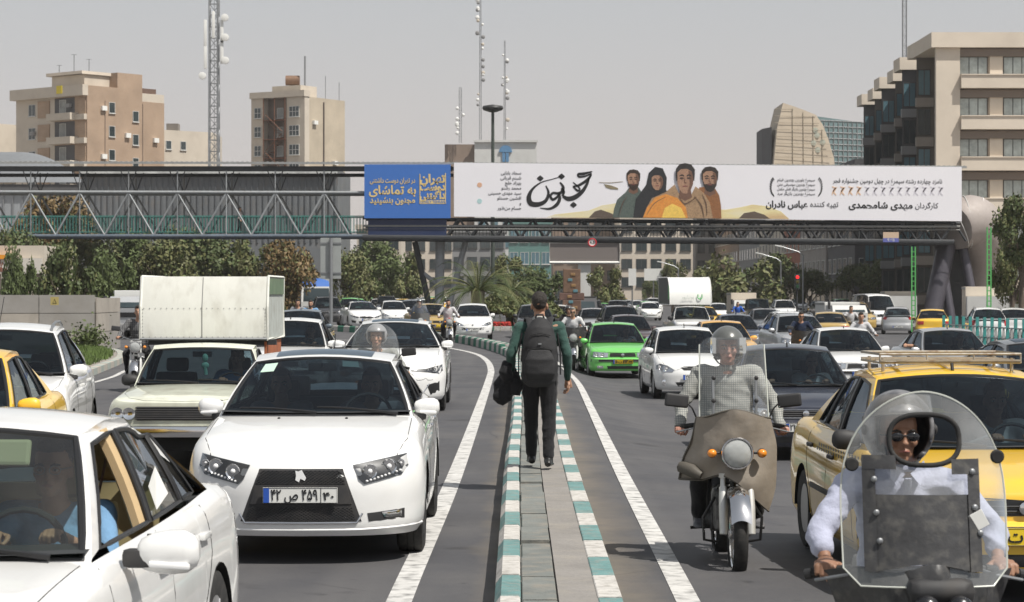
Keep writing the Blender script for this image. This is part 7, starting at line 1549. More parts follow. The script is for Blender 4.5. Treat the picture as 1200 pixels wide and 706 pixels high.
def cargo_box(C, w, y0, y1, z0, zk, z1, m_, sidem=None, slant=.22, name='cargo_box', greentop=True, curved=False):
    R = C['root'] if isinstance(C, dict) else C; g = link(name, None, R); hx = w/2
    if curved:
        prof = [(y0, z0)]+[(y0+.5*(1-cos(a))*1.6, zk+(z1-zk)*sin(a)) for a in [pi/2*k/8 for k in range(9)]]+[(y1, z1), (y1, z0)]
    else: prof = [(y0, z0), (y0, zk), (y0+slant, z1), (y1, z1), (y1, z0)]
    n = len(prof); m = MB(); fr = MB()
    for i in range(n-3 if not curved else n-3): a, b = prof[i], prof[i+1]; fr.add([(-hx, a[0], a[1]), (hx, a[0], a[1]), (hx, b[0], b[1]), (-hx, b[0], b[1])], [(0, 1, 2, 3)])
    fr.obj('front_panel', m_, g, smooth=45)
    t = MB(); t.add([(-hx, prof[-3][0], z1), (hx, prof[-3][0], z1), (hx, y1, z1), (-hx, y1, z1), (hx, y1, z0), (-hx, y1, z0), (-hx, y0, z0), (hx, y0, z0)], [(0, 1, 2, 3), (3, 2, 4, 5), (5, 4, 7, 6)]); t.obj('roof_panel', m_, g)
    for sg in (1, -1):
        s_ = MB(); s_.add([(sg*hx, p[0], p[1]) for p in prof], [tuple(range(n))]); s_.obj('side_panel', sidem or m_, g)
        e = MB(); e.tube([(sg*(hx+.005), p[0], p[1]) for p in prof], .018, 4, closed=True); e.obj('edge_trim', m_, g)
        if greentop: q = MB(); zt_ = lerp(zk, z1, .35); q.box((sg*(hx+.008), (prof[-3][0]+.04+y1)/2, (zt_+z1)/2), (.012, y1-prof[-3][0]-.12, z1-zt_-.04)); q.obj('green_tarp', mat('faded_green', (.13, .19, .12), .8, var=.2, dirt=.4), g)
    return g
def make_van():
    C = build_car(dict(name='minibus', L=5.2, W=1.85, nf=3, nr=4, af=.4, ar=.25, sA=.45, sH=1.15, sRH=4.6, sRB=5.0, bow=.14, R=.34, wf=.95, wr=4.0, tw=.2, xr=.68, sB=1.9, dr=(4.85, 4.65), q=3.3, zc=.26, crown=.06, seaty=1.5,
        zt=[(0, .95), (.12, 1.05), (.45, 1.15), (1.0, 1.2), (2.2, 1.2), (5.0, 1.2), (5.2, 1.15)], zr=[(0, 2.0), (.2, 2.1), (.9, 2.1), (1, 2.0)], fp=[(.24, .07), (.30, .01), (.36, 0), (.62, 0), (.7, .05), (.95, .08), (1.1, .12)]))
    headlight(C, [(.55, .92), (.84, .95), (.84, .75), (.55, .74)], [(.66, .84, .06, M_REFL)], housing=M_REFL); mesh_grille(C, [(-.45, .90), (.45, .90), (.45, .76), (-.45, .76)], slats=.04, bar=.006); return C
def make_jeep():
    C = build_car(dict(name='off_road_vehicle', L=3.9, W=1.62, paint=paint2(paint('army_green', (.06, .065, .045), rough=.5, dirt=.5)), nf=6, nr=8, af=.2, ar=.12, sA=1.35, sH=1.55, sRH=3.6, sRB=3.75, bow=.03, R=.36, wf=.7, wr=3.1, tw=.2, xr=.66, sB=2.3, dr=(3.6, 3.5), q=2.9, zc=.36, crown=.03,
        zt=[(0, 1.0), (.5, 1.05), (1.3, 1.12), (3.9, 1.12)], zr=[(0, 1.78), (.5, 1.82), (1, 1.80)], rp=[(.3, .05), (.4, .0), (1.1, .02)], rbow=.02, glass=M_GLASS2, mirror=M_PLAS))
    s = link('spare_wheel', None, C['root'], (0, C['L']/2+.12, .95)); t = MB(); t.lathe([(.2, -.1), (.34, -.10), (.36, 0), (.34, .10), (.2, .1)], axis='Y', n=24); t.obj('tyre', M_RUB, s, smooth=50); t = MB(); t.rbox((0, .11, 0), (.34, .02, .16), .02); t.obj('cover_plate', M_PLW, s)
    for sg in (1, -1): C['decal']('tail_light', [(sg*.62, .85), (sg*.76, .85), (sg*.76, .62), (sg*.62, .62)], 'B', M_RED, off=.01)
    return C
# ---------------- the traffic ----------------
KD = dict(dena=make_dena(), s405=make_405(), c405=make_405('saloon_car', chrome=True), tiba=make_tiba(), h206=make_206(), mod=make_modern(), kia=make_modern('modern_saloon', kia=True), suv=make_suv(), step=make_stepway(), van=make_van(), jeep=make_jeep())
USED = set(); CARS = {}
def place(kind, px, d, yaw, label, pm=None, digits=None, yellow=False, cat='car', group=None, key=None, back=False, x=None, dy=0, name=None):
    C = KD[kind]; L = C['L']; rz = radians(yaw); f = V(sin(rz), -cos(rz), 0); fx = X(px, d) if x is None else x
    c = V(fx, d, 0)-f*(L/2) if not back else V(fx, d, 0)+f*(L/2); c.z = gz(c.x, c.y)
    if kind not in USED: r = C['root']; USED.add(kind); r.location = c; r.rotation_euler = (0, 0, rz); r['label'] = label; r['category'] = cat; (r.__setitem__('group', group) if group else None)
    else: r = dup(C['root'], c, rz, label, group, cat)
    def rep(o):
        for ch in o.children:
            if ch.get('painted') and pm: ch.material_slots[0].link = 'OBJECT'; ch.material_slots[0].material = pm
            rep(ch)
    rep(r); CARS[key or label] = (r, C)
    if name: r.name = name
    if digits is not None:
        pz = {'dena': .49, 's405': .44, 'c405': .44, 'tiba': .46, 'h206': .40, 'mod': .50, 'kia': .48, 'suv': .58, 'step': .55, 'van': .5, 'jeep': .55, 'pickup': .44}[kind]
        hy = C['hit']('B' if back else 'F', 0, pz).y; plate(r, hy+(.02 if back else -.02), 0, pz, digits, yellow, back=back)
    return r
FR = ('۴۲', 'ص', '۴۵۹', '۴۰')
# prototypes with two seats etc. are copied part by part; USED keeps the first for the nearest car of its kind
place('dena', 352, 16.35, 0, 'white sedan with black mesh grille and white plate in the left lane beside the median', M_WHITE, pdigits(*FR), key='dena')
place('s405', 1130, 14.45, 2, 'yellow taxi sedan with a metal roof rack behind the nearest motorcyclist', M_YEL, pdigits('۱۱', 'ت', '۲۱۴', '۲۲'), True, cat='taxi', x=3.17, key='taxi')
place('tiba', 815, 48.3, 3, 'white hatchback with round fog lights in the right lanes behind the checked-shirt rider', M_WHITE, pdigits('۲۲', 'ل', '۸۳۵', '۲۲'), key='tiba')
place('s405', 730, 60, 4, 'lime green sedan with yellow plate beside the right lane line', M_GREEN, pdigits('۱۵', 'ت', '۵۳۲', '۷۷'), True, key='green')
place('c405', 945, 29, 0, 'dark blue sedan with chrome slatted grille right of the checked-shirt motorcyclist', M_NAVY, pdigits('۲۲', 'ب', '۶۱۷', '۱۱'), key='navy')
place('c405', 1012, 51, 4, 'white sedan directly behind the roof rack of the yellow taxi', M_WHITE, pdigits('۶۱', 'م', '۳۴۲', '۸۸'))
place('c405', 1139, 50, 4, 'silver grey sedan with the driver\'s arm resting out of its window', M_SILVER, pdigits('۳۴', 'د', '۷۲۱', '۱۱'), key='silver_pars')
place('mod', 455, 37, 0, 'white modern saloon with slim headlights behind the front white sedan', M_WHITE, pdigits('۱۸', 'ط', '۴۶۱', '۲۲'), key='mod')
place('s405', 328, 42.5, 0, 'white sedan half hidden behind the pickup cargo box', M_WHITE, pdigits('۷۷', 'و', '۱۲۸', '۳۳'), key='w6')
place('step', -22, 24.3, 5, 'white hatchback with roof rails between the yellow taxi and the stone wall', M_WHITE, pdigits('۳۹', 'ج', '۷۵۲', '۱۱'), key='step')
place('s405', -129, 18.3, 3, 'yellow taxi with checker band cut by the left edge of the picture', M_YEL, None, cat='taxi', key='taxi_left')
place('c405', 858, 64, 3, 'orange-yellow taxi just behind the white hatchback', paint2(paint('orange_yellow', (.80, .42, .05))), None, cat='taxi')
place('c405', 872, 84, 3, 'dark blue sedan behind the orange-yellow taxi', paint2(paint('slate_blue', (.05, .065, .10), metal=.4)))
place('s405', 745, 82, 4, 'dark reddish brown sedan right behind the lime green sedan', M_MAROON); place('suv', 732, 95, 3, 'dark SUV with roof load behind the reddish brown sedan', M_BLACKP, cat='suv')
place('c405', 629, 98, 2, 'black sedan partly hidden by the walking man', M_BLACKP)
place('step', 948, 71, 5, 'silver sedan directly behind the rider in the navy shirt', M_SILVER); place('tiba', 934, 90, 4, 'white car peeking out above the silver sedan', M_WHITE)
place('kia', 1275, 33, 5, 'grey saloon with white mirror cut by the right edge of the picture', M_GREYP)
place('s405', 1094, 111, 172, 'yellow taxi seen from behind next to the teal barrier', M_YEL, pdigits('۱۷', 'ت', '۳۳۱', '۴۴'), True, cat='taxi', back=True); place('h206', 1052, 124, 172, 'silver hatchback seen from behind left of the far yellow taxi', M_SILVER, pdigits('۲۷', 'ن', '۵۶۱', '۱۰'), back=True)
place('step', 1160, 103, 174, 'white estate car seen from behind through the teal barrier', M_WHITE, pdigits('۷۱', 'ه', '۲۲۸', '۶۶'), back=True); place('van', 1037, 140, 8, 'white minibus with dark windscreen in front of the shaded shops', M_WHITE, cat='minibus')
place('s405', 973, 95, 174, 'dark gold taxi seen from behind beside the small white box truck', M_OCHRE, None, cat='taxi', back=True); place('jeep', 889, 148, 178, 'dark green off-road vehicle with a spare wheel on its tailgate', None, cat='off-roader', back=True)
place('kia', 430, 124, 12, 'white modern saloon with a wide chrome grille beyond the curved kerb', M_WHITE, pdigits('۵۵', 'س', '۱۱۲', '۱۰')); place('h206', 554, 95, 1, 'white small hatchback beyond the curved kerb in front of the palm', M_WHITE, pdigits('۶۳', 'ق', '۹۴۱', '۲۱'), key='h206')
place('h206', 464, 134, 8, 'white hatchback tucked behind the chrome-grilled white saloon', M_WHITE); place('s405', 483, 150, 4, 'grey sedan between the white saloon and the dark-screened motorcycle', M_GREYP)
place('s405', 516, 104, 14, 'ochre taxi half hidden behind the white-shirted motorcyclist', M_OCHRE, None, cat='taxi'); place('suv', 386, 132, 8, 'dark SUV left of the chrome-grilled white saloon', M_BLACKP, cat='suv')
place('c405', 345, 66, 0, 'grey-blue sedan whose roof shows above the half hidden white sedan', paint2(paint('blue_grey', (.12, .15, .18), metal=.4)))
place('c405', 831, 132, 4, 'small far yellow taxi right of the box truck', M_YEL, None, cat='taxi'); place('h206', 845, 170, 2, 'far white hatchback beside the small yellow taxi', M_WHITE)
place('tiba', 1190, 112, 174, 'white hatchback seen from behind at the right edge beyond the barrier', M_WHITE, back=True); place('s405', 700, 118, 4, 'silver sedan in front of the white boxes left of the dark SUV', M_SILVER); place('c405', 905, 115, 4, 'grey sedan between the jeep and the silver sedan', M_GREYP)
place('suv', 1010, 128, 3, 'ochre taxi van beside the minibus', M_OCHRE, cat='taxi'); place('step', 655, 125, 2, 'white hatchback behind the black sedan', M_WHITE)
# far queue
cols = [(M_WHITE, 'white'), (M_WHITE, 'white'), (M_SILVER, 'silver'), (M_YEL, 'yellow'), (M_GREYP, 'grey'), (M_BLACKP, 'black'), (M_GREEN, 'green')]
rq = random.Random(21)
for gname, (p0, p1), n in (('cars queueing far down the left road', (402, 520), 26), ('cars queueing far down the street in the centre', (640, 770), 26), ('cars queueing far down the right side', (850, 1010), 12)):
    spots = []
    for i in range(n):
        d = 158+i*5.2+rq.uniform(0, 2) if n > 20 else 175+i*9
        px = rq.uniform(p0, p1)
        if any(abs(px-a)*d/F < 2.1 and abs(d-b) < 5.5 for a, b in spots): px = p0+(px-p0+30) % (p1-p0)
        spots.append((px, d)); c, cn = rq.choice(cols); kd = rq.choice(('s405', 'tiba', 'h206', 'suv', 'step', 'c405'))
        place(kd, px, d, rq.uniform(-2, 8), 'small distant %s %s in the packed queue %s' % (cn, {'s405': 'saloon', 'c405': 'sedan', 'tiba': 'hatchback', 'h206': 'small car', 'suv': 'tall car', 'step': 'estate car'}[kd], gname.split('queueing ')[1]), c, group=gname)
# pickup with a cargo box, near left
C = KD['pickup'] = make_pickup(); place('pickup', 213, 25, 0, 'old pale green pickup with a tall white cargo box over its cab', None, pdigits('۸۲', 'ب', '۶۸۲', '۳۰'), cat='pickup truck', key='pickup').scale = (1, 1, .955)
M_BOXW = mat('cargo_white', (.70, .70, .65), .6, var=.06, vscale=1.6, dirt=.45, dirtcol=(.44, .42, .36), stretch=(2.2, 2.2, .9)); cb_ = cargo_box(C, 1.47, -L_ if False else .15, 2.1, 1.42, 1.82, 2.19, M_BOXW, mat('cargo_side', (.46, .49, .46), .7, var=.1, dirt=.4), .12); cb_.location.x = -.08
for x in (-.02,): b = MB(); b.tube([(x, .145, 1.43), (x, .145, 1.82), (x, .262, 2.18)], .004, 4); b.obj('panel_seam', M_GREYW, cb_)
b = MB()
for k in range(22):
    for z_ in (1.45, 1.80): b.ell((-.70+k*1.4/21, .147, z_), (.006, .004, .006), 5, 3)
for k in range(9):
    for x in (-.715, .715): b.ell((x, .147, 1.45+k*.042), (.006, .004, .006), 5, 3)
stuff(b.obj('rivets', M_STEEL, cb_))
b = MB(); b.tube([(-.74, .13, 1.425), (.74, .13, 1.425)], .016, 5); b.obj('lower_rail', M_STEEL, cb_)
b = MB(); b.box((.63, 1.1, 1.14), (.03, 1.7, .5)); b.obj('side_board', mat('rust_board', (.38, .12, .05), .7, var=.2, dirt=.3), C['root']); b = MB(); b.box((0, .32, 1.38), (1.5, .1, .06)); b.obj('box_bearer', M_DKST, C['root'])
b = MB(); p = C['wsc'](.06, .72); b.ell(p+V(0, .08, -.02), (.035, .02, .05), 8, 6); b.ell(p+V(0, .08, -.11), (.045, .02, .04), 8, 6); b.tube([p+V(0, .08, -.12), p+V(.01, .08, -.22)], .02, 6); b.obj('hanging_charm', mat('mint_charm', (.30, .62, .50), .6), C['root'])
# white truck with rounded box and green logo
KD['ptruck'] = C2 = make_pickup('box_truck', M_WHITE); KD['ptruck']['root'].name = 'box_truck'
USED.add('x'); r = C2['root']; d = 97; r.location = (X(812, d), d+2.25, -.3); r.rotation_euler = (0, 0, radians(3)); tag(r, 'white box truck with rounded box front and small green logo', 'box truck')
r.scale = (1.08, 1.08, 1.2); cargo_box(C2, 1.62, -.55, 3.2, 1.42, 1.5, 2.38, M_PLW, mat('dark_grey_side', (.10, .105, .10), .7, var=.1), curved=True, greentop=False)
b = MB(); b.tube([(.28, -.585, 1.78), (.28, -.585, 1.66), (.31, -.59, 1.62), (.41, -.59, 1.62), (.44, -.585, 1.66), (.44, -.585, 1.78)], (.02, .02), 4); b.obj('logo', mat('logo_green', (.08, .45, .12), .5), r); text('lettering', fa('یونیلیور'), .16, mat('logo_grey', (.45, .5, .45), .5), r, plane_mw((-.12, -.60, 1.68)), width=.48)
for sg in (-1,): b = MB(); b.grid(lambda u, v: V(sg*.822, -.45+u*.42, 1.62+v*.5-(.18*(u-.5)**2)), 5, 4); b.obj('green_wave', mat('logo_green', (.08, .45, .12), .5), r)
# boxy trucks in the distance
def truck(px, d, yaw, lab, w, cabh, boxh, L_, cabm, boxm, away=False, defl=None, cat='truck', z=None):
    r = empty('truck', lab, cat, (X(px, d), d+L_/2, gz(X(px, d), d)), radians(yaw)); s = 1 if not away else -1; y0 = -L_/2*s
    if not away:
        m = MB(); hw_ = w/2; m.add([(-hw_, y0, .45), (hw_, y0, .45), (hw_, y0, 1.25), (-hw_, y0, 1.25), (-hw_*.95, y0+.3, cabh), (hw_*.95, y0+.3, cabh), (hw_, y0+1.5, cabh), (-hw_, y0+1.5, cabh), (hw_, y0+1.5, .45), (-hw_, y0+1.5, .45)], [(0, 1, 2, 3), (3, 2, 5, 4), (4, 5, 6, 7), (1, 8, 6, 5, 2), (9, 0, 3, 4, 7)]); m.obj('cab', cabm, r)
        m = MB(); m.add([(-hw_*.86, y0+.01, 1.30), (hw_*.86, y0+.01, 1.30), (hw_*.82, y0+.27, cabh-.12), (-hw_*.82, y0+.27, cabh-.12)], [(0, 1, 2, 3)]); m.v = [(a, b_-.02, c) for a, b_, c in m.v]; m.obj('windshield', M_WIN, r)
        m = MB(); m.rbox((0, y0-.05, .5), (w, .2, .28), .05); m.obj('bumper', M_GREYW, r)
        for sg in (1, -1): m = MB(); m.rbox((sg*w*.36, y0-.02, .85), (w*.16, .06, .18), .03); m.obj('headlight', M_REFL, r); m = MB(); m.rbox((sg*(w/2+.14), y0+.2, 1.6), (.14, .06, .35), .03); m.obj('side_mirror', M_PLAS, r)
        m = MB(); m.rbox((0, y0-.02, 1.0), (w*.5, .05, .2), .02); m.obj('grille', M_SEAL, r)
        if defl: m = MB(); m.grid(lambda u, v: V((u-.5)*w*.86, y0+.35+v*1.1, cabh+(boxh-cabh)*.95*sin(v*pi/2)*(1-.35*abs(u-.5)**2*4)), 8, 6); m.obj('wind_deflector', defl, r, smooth=60)
    by0, by1 = (y0+1.6, L_/2) if not away else (-L_/2, L_/2-1.6)
    m = MB(); m.rbox((0, (by0+by1)/2, (.75+boxh)/2), (w*1.02, by1-by0, boxh-.75), .02); m.obj('cargo_box', boxm, r)
    for sg in (1, -1):
        for z_ in (.85, boxh-.08): m = MB(); m.box((sg*w*.515, (by0+by1)/2, z_), (.04, by1-by0, .1)); m.obj('side_rail', M_STEEL, r)
    if away:
        for q in (-.5, 0, .5): m = MB(); m.box((q*w*.96, by0-.02, (.8+boxh)/2), (.06, .05, boxh-.85)); m.obj('door_seam', M_STEEL, r)
        m = MB(); m.box((0, by1+.8, 1.2), (w, 1.5, 1.6)); m.obj('cab', cabm, r)
    for y in (-L_/2+1.0, L_/2-1.0):
        for sg in (1, -1): m = MB(); m.lathe([(.38, -.12), (.42, 0), (.38, .12)], (sg*(w/2-.15), y, .42), 'X', 18); m.obj('wheel', M_RUB, r)
    m = MB(); m.box((0, 0, .6), (w*.8, L_-.3, .2)); m.obj('chassis', M_DARK, r); return r
truck(363, 168, 8, 'box truck with a blue wind deflector in the left background', 2.2, 2.35, 3.0, 7.0, M_WH, mat('grey_box', (.42, .43, .42), .6, var=.05), defl=mat('deflector_blue', (.05, .14, .42), .5))
truck(151, 96, 0, 'silver light truck with a white box beyond the stone wall corner', 1.7, 1.75, 2.0, 5.0, M_SILVER, M_PLW); truck(1166, 132, 172, 'white box truck seen from behind in front of the grey stair tube', 2.3, 2.2, 2.0+.55, 5.5, M_WH, M_BEIGE, away=True)
truck(1060, 150, 176, 'cream slatted truck behind the green steel post', 1.9, 1.9, 2.3, 4.5, M_WH, M_CREAM, away=True); truck(992, 112, 6, 'small white box truck between the silver sedan and the minibus', 1.7, 1.6, 1.75, 3.6, M_WH, M_WH); truck(678, 132, 2, 'dark open canopy truck behind the rider in the white shirt', 2.0, 1.9, 2.0, 4.5, M_DGW, mat('canopy_black', (.03, .03, .03), .8)); truck(874, 158, 2, 'pale truck left of the dark green off-road vehicle', 1.7, 1.7, 2.2, 4.0, M_WH, M_BEIGE)
# roof rack on the near taxi
r, C = CARS['taxi']; rk = empty('roof_rack', 'rusty white metal roof rack bolted on the yellow taxi', 'roof rack', tuple(r.location), r.rotation_euler.z); M_RACK = mat('rack_paint', (.38, .35, .30), .5, .3, var=.2, vscale=8, dirt=.6, dirtcol=(.2, .1, .05))
def rp(k, q, h): return C['roof'](k, q)+V(0, 0, h)
zc_ = C['roof'](0, .5).z; y0_, y1_ = C['roof'](0, .14).y, C['roof'](0, .80).y; hx = .50
for z_, ra in ((zc_+.02, .009), (zc_+.08, .010)): b = MB(); b.tube([(-hx, y0_, z_), (hx, y0_, z_), (hx, y1_, z_), (-hx, y1_, z_)], ra, 6, closed=True); b.obj('rack_rail', M_RACK, rk, smooth=50)
for i in range(7): b = MB(); x = lerp(-hx, hx, i/6); b.cyl((x, y0_, zc_+.02), (x, y0_, zc_+.08), .007, 5) if i % 2 == 0 else b.box((x, (y0_+y1_)/2, zc_+.03), (.03, y1_-y0_, .012)); b.obj('rack_post' if i % 2 == 0 else 'rack_slat', M_RACK, rk)
for i in range(5): b = MB(); b.box((0, lerp(y0_, y1_, i/4), zc_+.035), (hx*2, .03, .012)); b.obj('rack_slat', M_RACK, rk)
for sx in (-1, 1):
    for y in (y0_+.1, y1_-.1): b = MB(); b.cyl((sx*hx*.92, y, zc_-.08), (sx*hx*.92, y, zc_+.05), .012, 6); b.obj('rack_foot', M_RACK, rk)
M_WTX = mat('faded_white_print', (.62, .60, .52), .6)
for key, tx in (('taxi', 'تاکسی'), ('taxi_left', 'تاکسی')):
    r, C = CARS[key]; sg = -1 if key == 'taxi' else 1; h = C['hit']('L' if sg < 0 else 'R', -.55, .66, .004)
    mw = Matrix.Translation((h.x, -.55, .68)) @ Euler((radians(90), 0, radians(-90 if sg < 0 else 90))).to_matrix().to_4x4(); text('lettering', fa(tx), .17, M_WTX, r, mw, bold=.004)
    b = MB()
    for i in range(34):
        for j in range(2):
            if (i+j) % 2: s_ = -1.0+i*.05; p = C['hit']('L' if sg < 0 else 'R', s_, .80+j*.03, .003); b.add([p+V(0, -.022, -.013), p+V(0, .022, -.013), p+V(0, .022, .013), p+V(0, -.022, .013)], [(0, 1, 2, 3)])
    stuff(b.obj('checker_band', M_SEAL, r))
for key in ('taxi', 'navy'):
    for c_ in CARS[key][0].children:
        for q in c_.children:
            if q.name.startswith('mirror_shell'): q.material_slots[0].link = 'OBJECT'; q.material_slots[0].material = M_PLAS
# the nearest car at the lower left: its own build with tan trim
KD['samand'] = CS = build_car(dict(name='sedan_car', L=4.5, W=1.72, paint=M_WHITE_TAN, nf=2.8, af=.55, sA=1.36, sH=2.05, sRH=3.05, sRB=3.80, bow=.17, R=.305, wf=.87, wr=3.54, tw=.19, xr=.565, sB=2.44, dr=(3.50, 3.08), q=3.18, rbow=.12,
    zt=[(0, .70), (.15, .76), (.5, .82), (1.0, .875), (1.4, .90), (2.2, .915), (3.2, .94), (3.9, .97), (4.3, .96), (4.5, .93)], zr=[(0, 1.335), (.4, 1.375), (.7, 1.365), (1, 1.31)], turnlamp=1, mx=.11, ms=1.22, mz=-.05, seatmat=M_TAN, lining=M_TAN, open=((0, 1),), glass=glassmat('clear_car_glass', (.55, .64, .60), 1.2, .01, .03)))
headlight(CS, [(.40, .66), (.62, .69), (.80, .71), (.80, .58), (.60, .56), (.42, .57)], [(.54, .62, .05, M_REFL), (.68, .625, .05, M_REFL)], housing=M_REFL); mesh_grille(CS, [(-.3, .66), (.3, .66), (.28, .56), (-.28, .56)], slats=.03)
r = CS['root']; r.location = (-2.265, 9.62, 0); r.rotation_euler = (0, 0, radians(-3)); tag(r, 'nearest white sedan with tan interior, cut off at the lower left corner', 'car'); CARS['samand'] = (r, CS)
b = MB(); p = CS['wsc'](.33, .88); b.rbox((p.x-.05, p.y+.05, p.z-.06), (.46, .03, .11), .03, rot=(-.35, 0, 0)); b.obj('sun_visor', mat('cream_visor', (.62, .60, .42), .8), r)
b = MB(); s0 = CS['sidep'](2.50, 1.24); b.tube([V(s0.x-.08, 2.50-2.25, 1.22), V(s0.x-.12, 2.42-2.25, .95), V(s0.x-.14, 2.35-2.25, .62)], (.006, .022), 4); b.obj('seat_belt', mat('belt_brown', (.16, .09, .07), .8), r)
b = MB(); b.add([CS['sidep'](s_, z_)+V(.004, 0, 0) for s_, z_ in ((2.62, .98), (2.98, 1.02), (2.98, 1.14), (2.62, 1.08))], [(0, 1, 2, 3)]); b.obj('window_leaflet', M_PLW, r)
b = MB(); b.tube([CS['sidep'](2.36+.0*k, .93+.1*k)+V(-.03, 0, 0) for k in range(5)], (.03, .05), 6); b.obj('pillar_trim', M_TAN, r, smooth=50)

r, C = CARS['dena']; w_ = C['wsc']; b = MB(); b.add([w_(-.80, .74)+V(0, -.004, 0), w_(-.62, .74)+V(0, -.004, 0), w_(-.62, .90)+V(0, -.004, 0), w_(-.80, .90)+V(0, -.004, 0)], [(0, 1, 2, 3)]); b.obj('windshield_sticker', mat('mint_sticker', (.50, .66, .56), .6), r)
b = MB(); b.add([w_(.28, .80)+V(0, .03, 0), w_(.50, .80)+V(0, .03, 0), w_(.50, .93)+V(0, .03, 0), w_(.28, .93)+V(0, .03, 0)], [(0, 1, 2, 3)]); b.obj('windshield_card', mat('pale_card', (.22, .30, .30), .6), r)
# ---------------- drivers ----------------
C_LB = cloth('light_blue', (.16, .30, .48)); C_WS = cloth('white_shirt', (.52, .52, .53)); C_GR = cloth('grey_shirt', (.22, .23, .25)); C_BK = cloth('black', (.018, .018, .02)); C_DG = cloth('dark_green', (.04, .085, .072)); C_NV = cloth('navy', (.02, .03, .06)); C_LV = cloth('pale_lavender', (.44, .46, .58)); C_JN = cloth('blue_jeans', (.06, .10, .18))
def checkm(name, c1, c2, sc=62):
    m = bpy.data.materials.new(name); m.use_nodes = True; nt = m.node_tree; L = nt.links.new; tc = nt.nodes.new('ShaderNodeTexCoord'); src = []
    for ax in 'XZ':
        w = nt.nodes.new('ShaderNodeTexWave'); w.bands_direction = ax; w.inputs['Scale'].default_value = sc/6.283*2; L(tc.outputs['Object'], w.inputs['Vector']); mr = nt.nodes.new('ShaderNodeMapRange'); mr.inputs['From Min'].default_value = .78; mr.inputs['From Max'].default_value = .9; L(w.outputs['Fac'], mr.inputs['Value']); src.append(mr.outputs[0])
    mm = nt.nodes.new('ShaderNodeMath'); mm.operation = 'ADD'; mm.use_clamp = True; L(src[0], mm.inputs[0]); L(src[1], mm.inputs[1]); mx = nt.nodes.new('ShaderNodeMix'); mx.data_type = 'RGBA'; L(mm.outputs[0], mx.inputs[0]); mx.inputs[6].default_value = (*c1, 1); mx.inputs[7].default_value = (*c2, 1); b = nt.nodes['Principled BSDF']; L(mx.outputs[2], b.inputs['Base Color']); b.inputs['Roughness'].default_value = .9; return m
C_CHK = checkm('checked_shirt', (.36, .36, .33), (.17, .18, .18)); C_PLD = checkm('dark_plaid', (.05, .05, .055), (.20, .20, .20), 26)
DRV = dict(pelvis=(.36, .0, .52), chest=(.36, .09, .86), neck=(.36, .08, 1.03), head=(.36, .04, 1.165), sh=[(.17, .09, .98), (.55, .09, .98)], el=[(.10, -.14, .82), (.63, -.12, .80)], wr=[(.24, -.38, .93), (.50, -.40, .94)])
GW = {0: ((.1, -1, .3), (0, .2, 1), -1, 1.0, .8), 1: ((-.1, -1, .3), (0, .2, 1), 1, 1.0, .8)}
def driver(car, lab, shirt, sx=0, vox=.018, first=None, glasses=None, drop=0, cap=None, **k):
    r, C = CARS[car]; S = C['S']; sy = S.get('seaty', S['sB']-.12)-C['L']/2; p = {a: ([tuple(x) for x in v] if isinstance(v, list) else v) for a, v in DRV.items()}
    f = figure(p, lab, shirt, C_BK, vox=vox, voxh=max(.008, vox*.55), legs=False, hands=GW, glasses=glasses, **k); R = Matrix.Rotation(r.rotation_euler.z, 3, 'Z'); off = R @ V(sx, sy, drop); f.location = r.location+off; f.rotation_euler = r.rotation_euler; return f
D1 = driver('samand', 'driver in a light blue polo shirt inside the nearest white sedan', C_LB, vox=.012, sleeve=.0, glasses=None)
gl = MB()
for x in (-1, 1): gl.tube([V(.36+x*.033+cos(a)*.024, .04-.098, 1.173+sin(a)*.018) for a in [2*pi*q/14 for q in range(14)]], .002, 4, closed=True); gl.tube([V(.36+x*.057, -.055, 1.178), V(.36+x*.08, .04, 1.178)], .002, 4)
gl.obj('eyeglasses', M_STEEL, D1)
driver('dena', 'driver behind the wheel of the white mesh-grilled sedan', C_GR, vox=.016); f = driver('dena', 'front passenger sitting beside the driver in the white mesh-grilled sedan', C_GR, sx=-.72, vox=.02)
driver('pickup', 'driver in a blue top inside the old pale green pickup', C_LB, drop=-.02); driver('taxi', 'driver with arm on the wheel of the taxi with roof rack', C_WS); driver('taxi_left', 'dark-haired driver of the left edge yellow taxi', C_GR)
driver('navy', 'driver in a white shirt in the dark blue sedan', C_WS); driver('navy', 'passenger in dark clothes in the dark blue sedan', C_BK, sx=-.72); driver('mod', 'driver of the white modern saloon with slim headlights', C_GR); driver('w6', 'driver of the half hidden white sedan behind the pickup', C_GR)
driver('tiba', 'driver of the white hatchback with round fog lights', C_BK); driver('green', 'driver of the lime green sedan', C_WS); driver('silver_pars', 'driver of the silver grey sedan with the arm out', C_BK); driver('white sedan directly behind the roof rack of the yellow taxi', 'driver of the white sedan behind the roof rack', C_NV); driver('h206', 'driver of the white small hatchback by the palm', C_BK)
r, C = CARS['silver_pars']       # forearm out of the window
a = empty('person', 'bare forearm of a passenger resting on the window of the silver grey sedan', 'person', tuple(r.location), r.rotation_euler.z); m = MB(); limb(m, (-.62, .15, 1.0), (-.90, -.02, 1.03), .05, .038); limb(m, (-.90, -.02, 1.03), (-.96, -.22, 1.06), .038, .03); m2 = remesh(m, .012, 2); h = remesh(hand_mb((-.96, -.22, 1.06), (-.3, -1, -.1), (0, 0, 1), -1, .5, .4), .006, 1); m2.add(h.v, h.f); m2.obj('arm', SKIN, a, smooth=180)
